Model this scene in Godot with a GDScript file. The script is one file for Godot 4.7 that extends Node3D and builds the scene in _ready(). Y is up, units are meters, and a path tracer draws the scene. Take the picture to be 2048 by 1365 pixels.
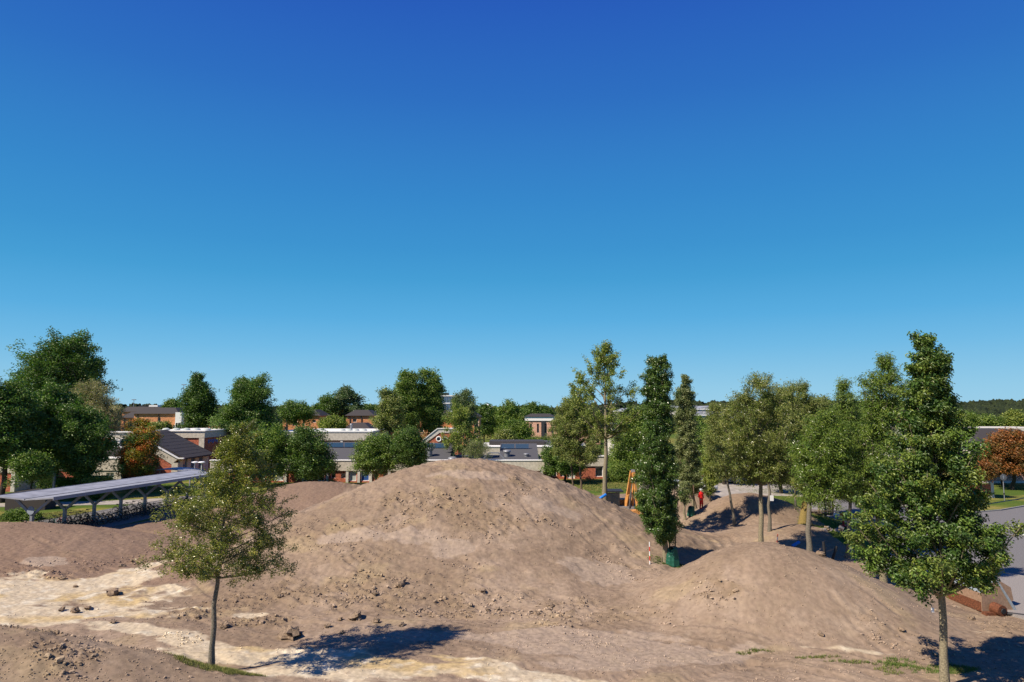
extends Node3D
# A drone's view over earth mounds on a building site, with young trees, low brick school buildings and a clear blue sky.
# Units are metres; the camera hangs 10 m above the ground at x = z = 0 and looks along -z, tipped up a little.

const EXPOSURE := 1.55
const PITCH := 5.83
const FOCAL := 1365.0          # focal length in pixels of a 2048 pixel wide picture
var names := {}
var M := {}                    # materials
var LEAF := {}                 # leaf spray meshes
var rng := RandomNumberGenerator.new()
var nz := FastNoiseLite.new()
var nz2 := FastNoiseLite.new()
var nz3 := FastNoiseLite.new()

# ---------------------------------------------------------------- geometry collector
class Geo:
	var v := PackedVector3Array()
	var n := PackedVector3Array()
	var c := PackedColorArray()
	var i := PackedInt32Array()
	var col := Color(1, 1, 1)
	var xf := Transform3D.IDENTITY
	func face(p: Array) -> void:      # convex polygon, clockwise seen from outside
		var a: Vector3 = xf * (p[0] as Vector3)
		var b: Vector3 = xf * (p[1] as Vector3)
		var d: Vector3 = xf * (p[p.size() - 1] as Vector3)
		var m: Vector3 = xf * (p[2] as Vector3)
		var nn := (m - a).cross(b - a)
		if nn.length() < 1e-9:
			nn = (d - a).cross(m - a)
		nn = nn.normalized()
		var s := v.size()
		for q in p:
			v.append(xf * (q as Vector3)); n.append(nn); c.append(col)
		for k in range(1, p.size() - 1):
			i.append(s); i.append(s + k); i.append(s + k + 1)
	func face_out(p: Array, out: Vector3) -> void:
		var nn: Vector3 = (p[2] - p[0]).cross(p[1] - p[0])
		if nn.dot(out) < 0.0:
			p = p.duplicate(); p.reverse()
		face(p)
	func box(ctr: Vector3, size: Vector3, b := Basis.IDENTITY) -> void:
		var h := size * 0.5
		for ax in 3:
			for s in [-1.0, 1.0]:
				var o := Vector3.ZERO; o[ax] = s
				var u := Vector3.ZERO; u[(ax + 1) % 3] = h[(ax + 1) % 3]
				var w := Vector3.ZERO; w[(ax + 2) % 3] = h[(ax + 2) % 3]
				var f := o * h[ax]
				var q := [ctr + b * (f - u - w), ctr + b * (f - u + w), ctr + b * (f + u + w), ctr + b * (f + u - w)]
				face_out(q, b * o)
	func span(a: Vector3, b: Vector3) -> void:   # box between two corners
		box((a + b) * 0.5, (b - a).abs())
	func bar(a: Vector3, b: Vector3, w: float, h: float) -> void:
		var d := b - a
		var z := d.normalized()
		var x := Vector3.UP.cross(z)
		x = Vector3.RIGHT if x.length() < 0.01 else x.normalized()
		box((a + b) * 0.5, Vector3(w, h, d.length()), Basis(x, z.cross(x), z))
	func prism(poly: Array, z0: float, z1: float) -> void:   # 2D outline (counter-clockwise in xy) between two depths; must be convex for the caps
		var fr := []
		var bk := []
		var mid := Vector3.ZERO
		for p in poly:
			fr.append(Vector3(p.x, p.y, z1)); bk.append(Vector3(p.x, p.y, z0)); mid += Vector3(p.x, p.y, (z0 + z1) / 2)
		mid /= poly.size()
		face_out(fr, Vector3(0, 0, z1 - z0)); face_out(bk, Vector3(0, 0, z0 - z1))
		for k in poly.size():
			var j := (k + 1) % poly.size()
			var q := [fr[k], fr[j], bk[j], bk[k]]
			face_out(q, (fr[k] + bk[j]) * 0.5 - mid)
	func tube(p: Array, r: Array, sides := 7, caps := true) -> void:
		var s := v.size()
		var np := p.size()
		var last := Vector3.RIGHT
		for k in np:
			var t: Vector3 = (p[mini(k + 1, np - 1)] - p[maxi(k - 1, 0)]).normalized()
			var x := last - t * last.dot(t)
			if x.length() < 0.01:
				x = Vector3.FORWARD - t * Vector3.FORWARD.dot(t)
			x = x.normalized(); last = x
			var y := t.cross(x)
			for j in sides:
				var a := TAU * j / sides
				var o := x * cos(a) + y * sin(a)
				v.append(xf * (p[k] + o * r[k])); n.append((xf.basis * o).normalized()); c.append(col)
		for k in np - 1:
			for j in sides:
				var a0 := s + k * sides + j
				var a1 := s + k * sides + (j + 1) % sides
				i.append_array(PackedInt32Array([a0, a0 + sides, a1, a1, a0 + sides, a1 + sides]))
		if caps:
			for e in [0, np - 1]:
				var ring := []
				for j in sides:
					ring.append(xf.affine_inverse() * v[s + e * sides + j])
				var d: Vector3 = p[0] - p[1] if e == 0 else p[np - 1] - p[np - 2]
				face_out(ring, d)
	func lathe(prof: Array, sides := 16) -> void:    # prof: Vector2(radius, height), bottom to top, turned round y
		var s := v.size()
		for k in prof.size():
			var d: Vector2 = prof[mini(k + 1, prof.size() - 1)] - prof[maxi(k - 1, 0)]
			for j in sides:
				var a := TAU * j / sides
				var o := Vector3(cos(a) * d.y, -d.x, sin(a) * d.y).normalized()
				v.append(xf * Vector3(cos(a) * prof[k].x, prof[k].y, sin(a) * prof[k].x)); n.append((xf.basis * o).normalized()); c.append(col)
		for k in prof.size() - 1:
			for j in sides:
				var a0 := s + k * sides + j
				var a1 := s + k * sides + (j + 1) % sides
				i.append_array(PackedInt32Array([a0, a1, a0 + sides, a1, a1 + sides, a0 + sides]))
	func ring(ctr: Vector3, ax: Vector3, R: float, r: float, seg := 24, sides := 5) -> void:
		var x := ax.cross(Vector3.UP)
		x = Vector3.RIGHT if x.length() < 0.01 else x.normalized()
		var y := ax.cross(x).normalized()
		var s := v.size()
		for k in seg:
			var a := TAU * k / seg
			var o := x * cos(a) + y * sin(a)
			for j in sides:
				var b := TAU * j / sides
				var q := o * cos(b) + ax * sin(b)
				v.append(xf * (ctr + o * R + q * r)); n.append((xf.basis * q).normalized()); c.append(col)
		for k in seg:
			for j in sides:
				var a0 := s + k * sides + j
				var a1 := s + k * sides + (j + 1) % sides
				var b0 := s + ((k + 1) % seg) * sides + j
				var b1 := s + ((k + 1) % seg) * sides + (j + 1) % sides
				i.append_array(PackedInt32Array([a0, a1, b0, b0, a1, b1]))
	func mesh() -> ArrayMesh:
		var a := []
		a.resize(Mesh.ARRAY_MAX)
		a[Mesh.ARRAY_VERTEX] = v; a[Mesh.ARRAY_NORMAL] = n; a[Mesh.ARRAY_COLOR] = c; a[Mesh.ARRAY_INDEX] = i
		var m := ArrayMesh.new()
		m.add_surface_from_arrays(Mesh.PRIMITIVE_TRIANGLES, a)
		return m

# ---------------------------------------------------------------- nodes
func numbered(called: String) -> String:
	if not names.has(called):
		names[called] = 0
		return called
	names[called] += 1
	return "%s_%03d" % [called, names[called]]

func thing(called: String, label: String, category: String, at := Vector3.ZERO, turn := 0.0, group := "") -> Node3D:
	var o := Node3D.new()
	o.name = numbered(called)
	add_child(o)
	o.position = at
	o.rotation.y = turn
	tag(o, label, category, group)
	return o

func tag(o: Node, label: String, category: String, group := "", kind := "") -> void:
	if label: o.set_meta("label", label)
	if category: o.set_meta("category", category)
	if group: o.set_meta("group", group)
	if kind: o.set_meta("kind", kind)

func part(parent: Node3D, called: String, g: Geo, m: Material) -> MeshInstance3D:
	return part_mesh(parent, called, g.mesh(), m)

func part_mesh(parent: Node3D, called: String, me: Mesh, m: Material) -> MeshInstance3D:
	var o := MeshInstance3D.new()
	o.mesh = me
	o.material_override = m
	o.name = called if parent != self else numbered(called)
	parent.add_child(o, true)
	return o

func structure(called: String, g: Geo, m: Material) -> MeshInstance3D:
	var o := part(self, called, g, m)
	o.set_meta("kind", "structure")
	return o

func copy_of(o: Node3D, label := "") -> Node3D:
	var r: Node3D = o.duplicate()
	r.name = numbered(String(o.name).rstrip("0123456789").trim_suffix("_"))
	add_child(r)
	if label: r.set_meta("label", label)
	return r

# ---------------------------------------------------------------- where things stand
func P(px: float, py: float, d: float) -> Vector3:   # the point at depth d seen at a pixel of the 2048 x 1365 photograph
	var t := deg_to_rad(PITCH)
	var u := (px - 1024.0) / FOCAL
	var w := -(py - 682.5) / FOCAL
	var dir := Vector3(u, sin(t) + w * cos(t), -cos(t) + w * sin(t))
	return Vector3(0, 10, 0) + dir * (d / -dir.z)

func X(px: float, d: float, py := 930.0) -> float: return P(px, py, d).x
func H(py: float, d: float) -> float: return P(1024, py, d).y

# mounds: centre x, z, radius to -x, +x, towards the camera, away, height, exponent of the profile
var mounds := [
	[-3.2, -52.0, 23.8, 22.8, 18.0, 15.0, 6.35, 1.0, 0.9],
	[13.4, -37.0, 9.2, 10.5, 8.5, 6.5, 3.0, 1.0],
	[-38.0, -51.5, 22.0, 19.0, 12.0, 6.0, 1.75, 0.75],
	[-22.0, -25.5, 12.0, 14.0, 6.0, 3.4, 2.35, 0.6],
	[21.5, -63.5, 7.5, 9.0, 8.0, 5.5, 2.5, 0.9],
	[-21.0, -77.0, 12.0, 14.0, 10.0, 5.0, 2.15, 0.8],
	[22.0, -53.0, 9.0, 7.0, 8.0, 8.0, 1.25, 0.9],
	[17.5, -74.0, 7.0, 9.0, 4.0, 4.0, 1.9, 0.9],
]

func mound_height(x: float, z: float) -> float:
	var s := 0.0
	for m in mounds:
		var dx: float = x - m[0]
		var dz: float = z - m[1]
		dx /= m[2] if dx < 0.0 else m[3]
		dz /= m[5] if dz < 0.0 else m[4]
		var r := dx * dx + dz * dz
		if m.size() > 8 and dx < 0.0 and dz > 0.0:       # the main mound's near left corner is squarer
			r = pow(pow(-dx, 2.7) + pow(dz, 2.7), 0.74)
		if r < 1.0:
			var h: float = m[6] * pow(0.5 + 0.5 * cos(PI * pow(r, 0.5 * (m[8] if m.size() > 8 else 1.0))), m[7])
			s += h * h
	return sqrt(s)

var soil_outline := PackedVector2Array([Vector2(-70, -8), Vector2(-70, -55), Vector2(-46, -55.5), Vector2(-36, -56.0), Vector2(-34.8, -58.5), Vector2(-32.6, -70), Vector2(-31, -78), Vector2(-27, -84),
	Vector2(-20, -95), Vector2(-8, -95), Vector2(1, -88), Vector2(7, -80), Vector2(12, -84), Vector2(24, -84), Vector2(30, -77), Vector2(27, -66), Vector2(26, -58), Vector2(23.4, -51),
	Vector2(23.6, -45), Vector2(24.0, -39), Vector2(26.0, -35), Vector2(31, -30.5), Vector2(38, -24), Vector2(46, -8)])

func soil_share(x: float, z: float) -> float:
	var w := Vector2(x + nz.get_noise_2d(x * 3.0, z * 3.0) * 1.2, z + nz.get_noise_2d(x * 3.0 + 90.0, z * 3.0) * 1.2)
	if Geometry2D.is_point_in_polygon(w, soil_outline):
		return 1.0
	return 0.0

func seg_dist(p: Vector2, a: Vector2, b: Vector2) -> Vector2:   # distance and how far along
	var ab := b - a
	var t := clampf((p - a).dot(ab) / ab.length_squared(), 0.0, 1.0)
	return Vector2(p.distance_to(a + ab * t), t * ab.length())

# wheel tracks left by the machines: x, z of both ends, half width
var tracks := []

func relief(x: float, z: float, fade: float) -> float:   # lumps, drag marks and wheel tracks of worked soil
	var rough := rough_at(x, z)
	var h := nz.get_noise_2d(x * 1.7, z * 1.7) * 0.20 + nz2.get_noise_2d(x, z) * 0.07
	h += nz3.get_noise_2d(x, z) * (0.010 + 0.12 * rough)
	h += absf(nz3.get_noise_2d(x * 2.1 + 40.0, z * 2.1)) * 0.10 * rough
	# drag marks run down and along the slopes of the mounds
	var ax := x + 2.5
	var az := z + 52.0
	var an := atan2(ax, az)
	var rd := sqrt(ax * ax + az * az)
	var warp := nz.get_noise_2d(x * 2.3, z * 2.3 + 40.0)
	var streak := nz2.get_noise_2d(an * 22.0 + warp * 4.0, rd * 0.35 + 31.0) + 0.6 * nz2.get_noise_2d(an * 57.0 + 9.0 + warp * 7.0, rd * 0.5)
	h += streak * 0.05 * smoothstep(27.0, 20.0, rd) * smoothstep(-0.25, 0.25, nz.get_noise_2d(x * 1.9 + 7.0, z * 1.9))
	var ledge := nz2.get_noise_2d(an * 5.0 + 77.0, rd * 1.5)
	h += smoothstep(0.12, 0.3, ledge) * 0.09 * smoothstep(25.0, 18.0, rd)
	for t in tracks:
		var q := seg_dist(Vector2(x, z), t[0], t[1])
		if q.x < t[2] * 1.9:
			var e: float = q.x / t[2]
			var worn := smoothstep(-0.3, 0.3, nz2.get_noise_2d(x * 0.5, z * 0.5))
			if t[0].y > -34.5:
				worn = 0.7 + 0.8 * worn
			h += (-0.055 * exp(-e * e * 1.6) + 0.03 * exp(-pow((e - 1.25) * 3.0, 2.0))) * worn
			h += 0.02 * sin(q.y * 19.0) * exp(-e * e * 1.2) * worn
	return h * fade

# where the digger left the soil in clods: x, z, radius x, radius z, strength
var rough_spots := [[-5.0, -45.5, 4.5, 1.6, 1.0], [-1.0, -43.8, 3.5, 1.3, 1.0], [-10.0, -43.5, 4.0, 0.9, 0.7], [-9.0, -37.2, 7.0, 2.0, 0.9], [-14.5, -36.0, 4.0, 2.2, 0.7], [-2.0, -36.6, 4.0, 1.4, 0.8], [3.0, -36.2, 2.6, 1.2, 0.7], [-1.5, -34.7, 4.2, 0.5, 1.0], [2.0, -34.6, 2.0, 0.5, 0.8],
	[-29.0, -42.6, 3.0, 0.8, 1.0], [-24.0, -45.5, 1.6, 0.7, 0.9], [-26.5, -43.6, 1.4, 0.5, 0.9], [-17.0, -26.6, 4.0, 0.9, 0.9], [-15.5, -25.0, 2.2, 1.2, 0.8], [-12.4, -33.8, 1.8, 0.8, 1.0], [9.8, -33.8, 1.6, 2.0, 0.7], [16.0, -31.0, 1.0, 2.0, 0.6], [17.5, -30.0, 1.5, 1.5, 0.7],
	[6.5, -43.4, 1.5, 0.5, 0.9], [7.6, -41.6, 1.6, 0.6, 0.7], [0.5, -48.2, 4.0, 0.6, 0.6], [5.5, -48.0, 2.5, 0.6, 0.6], [-9.4, -29.9, 1.4, 0.5, 0.7], [-18.6, -40.6, 2.4, 0.35, 0.8]]

func rough_at(x: float, z: float) -> float:   # 0 where the soil is smoothed, 1 where it lies in clods
	var r := nz.get_noise_2d(x * 1.3 + 500.0, z * 2.2 - 70.0) * 0.8 + 0.12
	for q in rough_spots:
		var dx: float = (x - q[0]) / q[2]
		var dz: float = (z - q[1]) / q[3]
		var e := dx * dx + dz * dz
		if e < 3.0:
			r = maxf(r, q[4] * exp(-e * 0.8) + nz2.get_noise_2d(x * 0.6, z * 0.6) * 0.4)
	return smoothstep(0.22, 0.75, r) * (1.0 - silt_share(x, z))

func ground(x: float, z: float) -> float:
	if z < -100.0 or absf(x) > 75.0:
		return 0.0
	var h := mound_height(x, z)
	if soil_share(x, z) > 0.5:
		h += relief(x, z, clear_of_paving(x, z))
	return h

func clear_of_paving(x: float, z: float) -> float:    # soil is flat where it runs in under the pavement
	if x < 20.0 or z > -20.0:
		return 1.0
	var e := 24.6 + (z + 34.0) * 0.95 if z > -34.0 else 24.6 + (z + 34.0) * 0.16 if z > -45.0 else 22.8 - (z + 45.0) * 0.1
	return clampf((e - x) / 1.6, 0.0, 1.0)

# sand and clay: x, z, radius x, radius z, turn in degrees, strength
var sand_spots := [
	[-27.5, -39.5, 9.0, 2.6, -8.0, 1.0], [-25.0, -40.4, 5.0, 1.7, 22.0, 1.1], [-23.4, -44.0, 2.6, 1.0, 50.0, 0.9], [-27.0, -34.8, 9.0, 2.1, 6.0, 1.1], [-22.5, -34.8, 3.2, 1.3, 6.0, 1.0], [-31.0, -37.0, 6.0, 2.5, 0.0, 1.1],
	[-17.2, -32.5, 3.2, 0.75, -16.0, 1.0], [-14.0, -30.9, 2.8, 0.75, -24.0, 1.0], [-10.2, -29.3, 3.6, 1.1, -4.0, 1.15], [-8.3, -27.6, 2.6, 0.9, 4.0, 1.0], [-6.4, -28.6, 2.4, 0.8, 0.0, 0.95], [-4.6, -27.2, 2.6, 0.9, 10.0, 0.95],
	[-0.9, -27.5, 2.2, 0.9, -12.0, 1.15], [0.9, -26.6, 2.6, 0.8, -14.0, 1.1], [-2.2, -29.0, 1.9, 0.35, -8.0, 0.9], [2.4, -26.0, 1.6, 0.5, 0.0, 1.0], [-5.4, -25.4, 4.0, 0.8, 0.0, 1.0],
	[-12.9, -34.6, 0.9, 0.7, 0.0, 0.72], [-16.2, -35.9, 1.6, 0.4, 12.0, 0.85], [-8.6, -39.0, 1.4, 0.25, 30.0, 0.7], [3.3, -41.0, 0.8, 0.9, 0.0, 0.72], [-0.4, -44.0, 1.2, 0.5, 0.0, 0.72],
	[-14.0, -69.0, 5.0, 1.4, 0.0, 0.62], [-17.0, -73.0, 7.0, 1.2, 6.0, 0.6], [-29.0, -45.2, 1.6, 1.4, 0.0, 0.62], [14.0, -29.6, 2.0, 0.25, -8.0, 0.7], [-22.5, -46.5, 1.6, 0.5, 30.0, 0.6],
]

func sand_share(x: float, z: float) -> float:
	var s := 0.0
	for q in sand_spots:
		var dx: float = x - q[0]
		var dz: float = z - q[1]
		if absf(dx) < q[2] * 1.8 and absf(dz) < q[2] * 1.8:
			var a := deg_to_rad(q[4])
			var ex: float = (dx * cos(a) - dz * sin(a)) / q[2]
			var ez: float = (dx * sin(a) + dz * cos(a)) / q[3]
			s = maxf(s, q[5] - 0.55 * (ex * ex + ez * ez))
	s += nz.get_noise_2d(x * 4.0, z * 9.0) * 0.55 + nz2.get_noise_2d(x * 1.2, z * 3.0 + 20.0) * 0.30
	s -= 0.75 * smoothstep(0.15, 0.55, mound_height(x, z))       # the sand lies in the hollows, brown soil is heaped over it
	return smoothstep(0.40, 0.62, s)

# crusts of dried silt with an edge of their own: x, z, radius x, radius z
var silt_spots := [[-3.6, -31.7, 2.6, 0.7], [-5.6, -30.9, 1.0, 0.4], [0.6, -31.6, 2.2, 0.9], [3.6, -31.0, 4.2, 1.6], [6.5, -29.4, 4.0, 1.4], [4.0, -28.4, 3.0, 0.8], [-6.4, -42.4, 2.2, 0.7], [-9.6, -42.6, 2.4, 0.6], [-3.5, -41.2, 1.4, 0.9], [5.0, -40.4, 2.0, 1.6], [-29.5, -44.6, 1.4, 0.9], [-3.0, -48.5, 3.0, 0.6], [2.6, -46.0, 2.2, 0.8]]

func silt_share(x: float, z: float) -> float:
	var s := -1.0
	for q in silt_spots:
		var dx: float = (x - q[0]) / q[2]
		var dz: float = (z - q[1]) / q[3]
		if absf(dx) < 2.0 and absf(dz) < 2.0:
			s = maxf(s, 1.0 - dx * dx - dz * dz)
	if s < -0.9:
		return 0.0
	return smoothstep(0.0, 0.16, s + nz.get_noise_2d(x * 6.0 + 31.0, z * 9.0) * 0.9 + nz2.get_noise_2d(x * 2.0, z * 3.0) * 0.35)

func ramp3(a: Color, b: Color, t: float) -> Color: return a.lerp(b, clampf(t, 0.0, 1.0))

func soil_color(x: float, z: float) -> Color:
	var lo := nz.get_noise_2d(x * 2.0 + 11.0, z * 2.0 + 3.0)
	var hi := nz2.get_noise_2d(x * 1.3, z * 1.3)
	var fine := nz3.get_noise_2d(x * 1.4, z * 1.4)
	var c := Color(0.328, 0.243, 0.175).lerp(Color(0.284, 0.208, 0.138), 0.9 * rough_at(x, z) + 0.5 * lo)
	c = ramp3(c, Color(0.232, 0.167, 0.120), 0.45 * smoothstep(-0.05, 0.45, lo + hi * 0.5) + maxf(0.0, fine) * 0.5)
	c = ramp3(c, Color(0.385, 0.292, 0.216), 0.75 * smoothstep(0.05, 0.5, -lo + hi * 0.6))
	c = ramp3(c, Color(0.43, 0.33, 0.195), 0.4 * smoothstep(0.28, 0.5, nz.get_noise_2d(x * 3.1 - 60.0, z * 5.0)))
	if z < -52.0 or (x < -18.0 and z < -40.0):     # redder topsoil on the mound by the cycle shed
		c = ramp3(c, Color(0.255, 0.170, 0.122), 0.75 if x < -18.0 else 0.1)
	var k := silt_share(x, z)
	if k > 0.0:
		c = c.lerp(Color(0.392, 0.305, 0.236).lerp(Color(0.43, 0.335, 0.25), clampf(hi * 2.0, 0.0, 1.0)), 0.85 * k)
	var s := sand_share(x, z)
	if s > 0.0:
		var sc := ramp3(Color(0.60, 0.50, 0.355), Color(0.56, 0.42, 0.22), smoothstep(0.0, 0.5, nz.get_noise_2d(x * 3.0 + 200.0, z * 5.0)))
		sc = ramp3(sc, Color(0.70, 0.62, 0.475), smoothstep(0.1, 0.5, hi))
		sc = ramp3(sc, Color(0.42, 0.32, 0.23), 0.5 * smoothstep(0.25, 0.55, fine + hi * 0.4))
		c = c.lerp(sc, s)
	return c

func grass_color(x: float, z: float) -> Color:
	var a := nz.get_noise_2d(x * 1.1 + 300.0, z * 2.4)
	var b := nz2.get_noise_2d(x * 0.9, z * 0.9)
	var c := ramp3(Color(0.095, 0.150, 0.028), Color(0.22, 0.215, 0.055), smoothstep(-0.25, 0.4, a + b * 0.4))
	return ramp3(c, Color(0.33, 0.27, 0.085), smoothstep(0.15, 0.55, a + b * 0.7) * 0.8)

# ---------------------------------------------------------------- materials
func noise_tex(seed_: int, freq: float, lo: float, hi: float, octaves := 4, size := 256, kind := FastNoiseLite.TYPE_SIMPLEX_SMOOTH) -> ImageTexture:
	var f := FastNoiseLite.new()
	f.seed = seed_; f.frequency = freq; f.fractal_octaves = octaves; f.noise_type = kind
	var im := f.get_seamless_image(size, size)
	im.convert(Image.FORMAT_L8)
	var by := im.get_data()
	for k in by.size():
		by[k] = int(clampf(lerpf(lo, hi, by[k] / 255.0), 0.0, 1.0) * 255.0)
	return ImageTexture.create_from_image(Image.create_from_data(size, size, false, Image.FORMAT_L8, by))

func lin(c: Color) -> Color: return c.linear_to_srgb()

func mat(called: String, c: Color, rough := 0.9, metal := 0.0) -> StandardMaterial3D:   # c: linear base colour
	var m := StandardMaterial3D.new()
	m.resource_name = called
	m.albedo_color = lin(c)
	m.roughness = rough
	m.metallic = metal
	m.metallic_specular = 0.4
	M[called] = m
	return m

func textured(m: StandardMaterial3D, t: Texture2D, tile: float, bump: Texture2D = null, cm := 0.0) -> StandardMaterial3D:
	m.albedo_texture = t
	m.uv1_triplanar = true
	m.uv1_world_triplanar = true
	m.uv1_scale = Vector3.ONE / tile
	if bump:
		m.heightmap_enabled = true
		m.heightmap_texture = bump
		m.heightmap_scale = cm
	return m

func brick_tex(seed_: int, mortar: float) -> ImageTexture:   # courses of brick, too far off to be told apart: 1.92 m square
	var r := RandomNumberGenerator.new()
	r.seed = seed_
	var im := Image.create(256, 256, false, Image.FORMAT_L8)
	im.fill(Color(mortar, mortar, mortar))
	for row in 24:
		var y0 := int(row * 256.0 / 24.0)
		var y1 := int((row + 1) * 256.0 / 24.0) - 2
		for k in 8:
			var x0 := k * 32 + (16 if row % 2 else 0)
			var tone := r.randf_range(0.66, 1.0)
			for q in [0, -256]:
				im.fill_rect(Rect2i(x0 + q, y0, 30, y1 - y0), Color(tone, tone, tone))
	return ImageTexture.create_from_image(im)

func make_materials() -> void:
	var grain := noise_tex(3, 0.035, 0.72, 1.0, 5, 512)
	var soil_grain := noise_tex(33, 0.022, 0.76, 1.0, 6, 1024)
	var soil_bump := noise_tex(43, 0.012, 0.0, 1.0, 7, 1024)
	var soft := noise_tex(5, 0.012, 0.78, 1.0, 4)
	var streak := noise_tex(8, 0.02, 0.82, 1.0, 5)
	var bump := noise_tex(13, 0.03, 0.0, 1.0, 6, 512)
	var bark_t := noise_tex(17, 0.03, 0.5, 1.0, 5)
	var bricks := brick_tex(4, 0.95)
	var g := mat("soil and grass", Color(1, 1, 1), 0.97)
	g.vertex_color_use_as_albedo = true
	g.metallic_specular = 0.15
	textured(g, soil_grain, 7.3, soil_bump, 3.0)
	g = mat("clod", Color(1, 1, 1), 0.97)
	g.vertex_color_use_as_albedo = true
	textured(mat("stone", Color(0.40, 0.29, 0.20), 0.92), bark_t, 0.9, bump, 2.0)
	textured(mat("asphalt", Color(0.215, 0.205, 0.205), 0.93), grain, 1.7, bump, 0.6)
	textured(mat("pavement", Color(0.33, 0.30, 0.28), 0.93), grain, 1.3, bump, 0.4)
	textured(mat("parking", Color(0.40, 0.36, 0.315), 0.95), soft, 3.0)
	textured(mat("kerbstone", Color(0.36, 0.34, 0.32), 0.9), grain, 0.8)
	textured(mat("red brick", Color(0.50, 0.155, 0.088), 0.93), bricks, 1.92)
	textured(mat("orange brick", Color(0.72, 0.32, 0.15), 0.93), bricks, 1.92)
	textured(mat("pale brick", Color(0.72, 0.44, 0.30), 0.93), bricks, 1.92)
	textured(mat("pink brick", Color(0.74, 0.43, 0.31), 0.93), bricks, 1.92)
	textured(mat("concrete", Color(0.62, 0.565, 0.465), 0.93), streak, 2.6)
	textured(mat("pale concrete", Color(0.66, 0.62, 0.55), 0.93), streak, 3.1)
	textured(mat("roofing felt", Color(0.105, 0.105, 0.115), 0.9), grain, 2.0)
	textured(mat("roof slate", Color(0.062, 0.055, 0.056), 0.8), grain, 1.5)
	textured(mat("roof tile", Color(0.42, 0.12, 0.05), 0.85), grain, 1.0)
	textured(mat("zinc", Color(0.40, 0.41, 0.45), 0.55, 0.25), soft, 4.0)
	mat("white paint", Color(0.75, 0.74, 0.71), 0.6)
	mat("grey paint", Color(0.24, 0.25, 0.28), 0.6)
	mat("dark paint", Color(0.03, 0.032, 0.036), 0.55)
	mat("dark timber", Color(0.055, 0.045, 0.04), 0.8)
	mat("galvanised", Color(0.25, 0.26, 0.285), 0.5, 0.4)
	mat("glass dark", Color(0.02, 0.025, 0.032), 0.07).metallic_specular = 0.7
	mat("glass blue", Color(0.05, 0.11, 0.20), 0.06).metallic_specular = 0.9
	mat("blue blind", Color(0.02, 0.075, 0.27), 0.7)
	mat("pale blind", Color(0.40, 0.44, 0.42), 0.8)
	mat("rubber", Color(0.022, 0.022, 0.022), 0.9)
	mat("red plastic", Color(0.62, 0.03, 0.02), 0.55)
	mat("white plastic", Color(0.78, 0.78, 0.78), 0.5)
	mat("blue plastic", Color(0.02, 0.19, 0.62), 0.4)
	mat("green tarpaulin", Color(0.012, 0.085, 0.055), 0.45)
	textured(mat("timber", Color(0.22, 0.15, 0.095), 0.9), streak, 0.8)
	textured(mat("rust", Color(0.24, 0.085, 0.04), 0.85), bark_t, 0.9, bump, 0.4)
	textured(mat("worn steel", Color(0.36, 0.235, 0.16), 0.55, 0.2), streak, 0.8)
	textured(mat("scuffed steel", Color(0.42, 0.47, 0.50), 0.42, 0.4), streak, 0.7)
	textured(mat("machine orange", Color(0.62, 0.29, 0.085), 0.5), soft, 1.1)
	textured(mat("machine grey", Color(0.32, 0.31, 0.31), 0.6), soft, 1.0)
	mat("machine black", Color(0.025, 0.025, 0.028), 0.6)
	mat("car white", Color(0.74, 0.74, 0.75), 0.25).clearcoat_enabled = true
	mat("car silver", Color(0.50, 0.51, 0.53), 0.3, 0.3).clearcoat_enabled = true
	mat("car blue grey", Color(0.16, 0.20, 0.25), 0.3, 0.2).clearcoat_enabled = true
	mat("tail light", Color(0.5, 0.01, 0.01), 0.2)
	mat("red cloth", Color(0.70, 0.018, 0.015), 0.85)
	mat("skin", Color(0.45, 0.25, 0.17), 0.6)
	mat("bike black", Color(0.02, 0.02, 0.022), 0.4)
	mat("bike silver", Color(0.12, 0.125, 0.13), 0.4, 0.3)
	mat("bike white", Color(0.45, 0.45, 0.45), 0.4)
	mat("bike green", Color(0.03, 0.10, 0.07), 0.4)
	mat("bike red", Color(0.25, 0.02, 0.02), 0.4)
	mat("sign blue", Color(0.03, 0.16, 0.45), 0.4)
	mat("grey sack", Color(0.22, 0.25, 0.29), 0.8)
	for b in [["bark brown", Color(0.24, 0.18, 0.12)], ["bark grey", Color(0.30, 0.265, 0.205)], ["bark pale", Color(0.42, 0.36, 0.235)], ["bark lichen", Color(0.42, 0.31, 0.10)], ["bark dark", Color(0.10, 0.08, 0.06)]]:
		textured(mat(b[0], b[1], 0.95), bark_t, 0.55, bump, 1.5)
	for l in [["leaf matt", 0.52], ["leaf glossy", 0.32]]:
		var lm := mat(l[0], Color(1, 1, 1), l[1])
		lm.vertex_color_use_as_albedo = true
		lm.cull_mode = BaseMaterial3D.CULL_DISABLED
		lm.backlight_enabled = true
		lm.backlight = Color(0.60, 0.74, 0.20)
		lm.metallic_specular = 0.55
	var gr := mat("grass blade", Color(1, 1, 1), 0.8)
	gr.vertex_color_use_as_albedo = true
	gr.cull_mode = BaseMaterial3D.CULL_DISABLED
	gr.backlight_enabled = true
	gr.backlight = Color(0.3, 0.4, 0.1)
	var wd := mat("far wood", Color(1, 1, 1), 0.95)
	wd.vertex_color_use_as_albedo = true
	textured(wd, noise_tex(23, 0.05, 0.25, 1.0, 5), 14.0)

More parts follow.
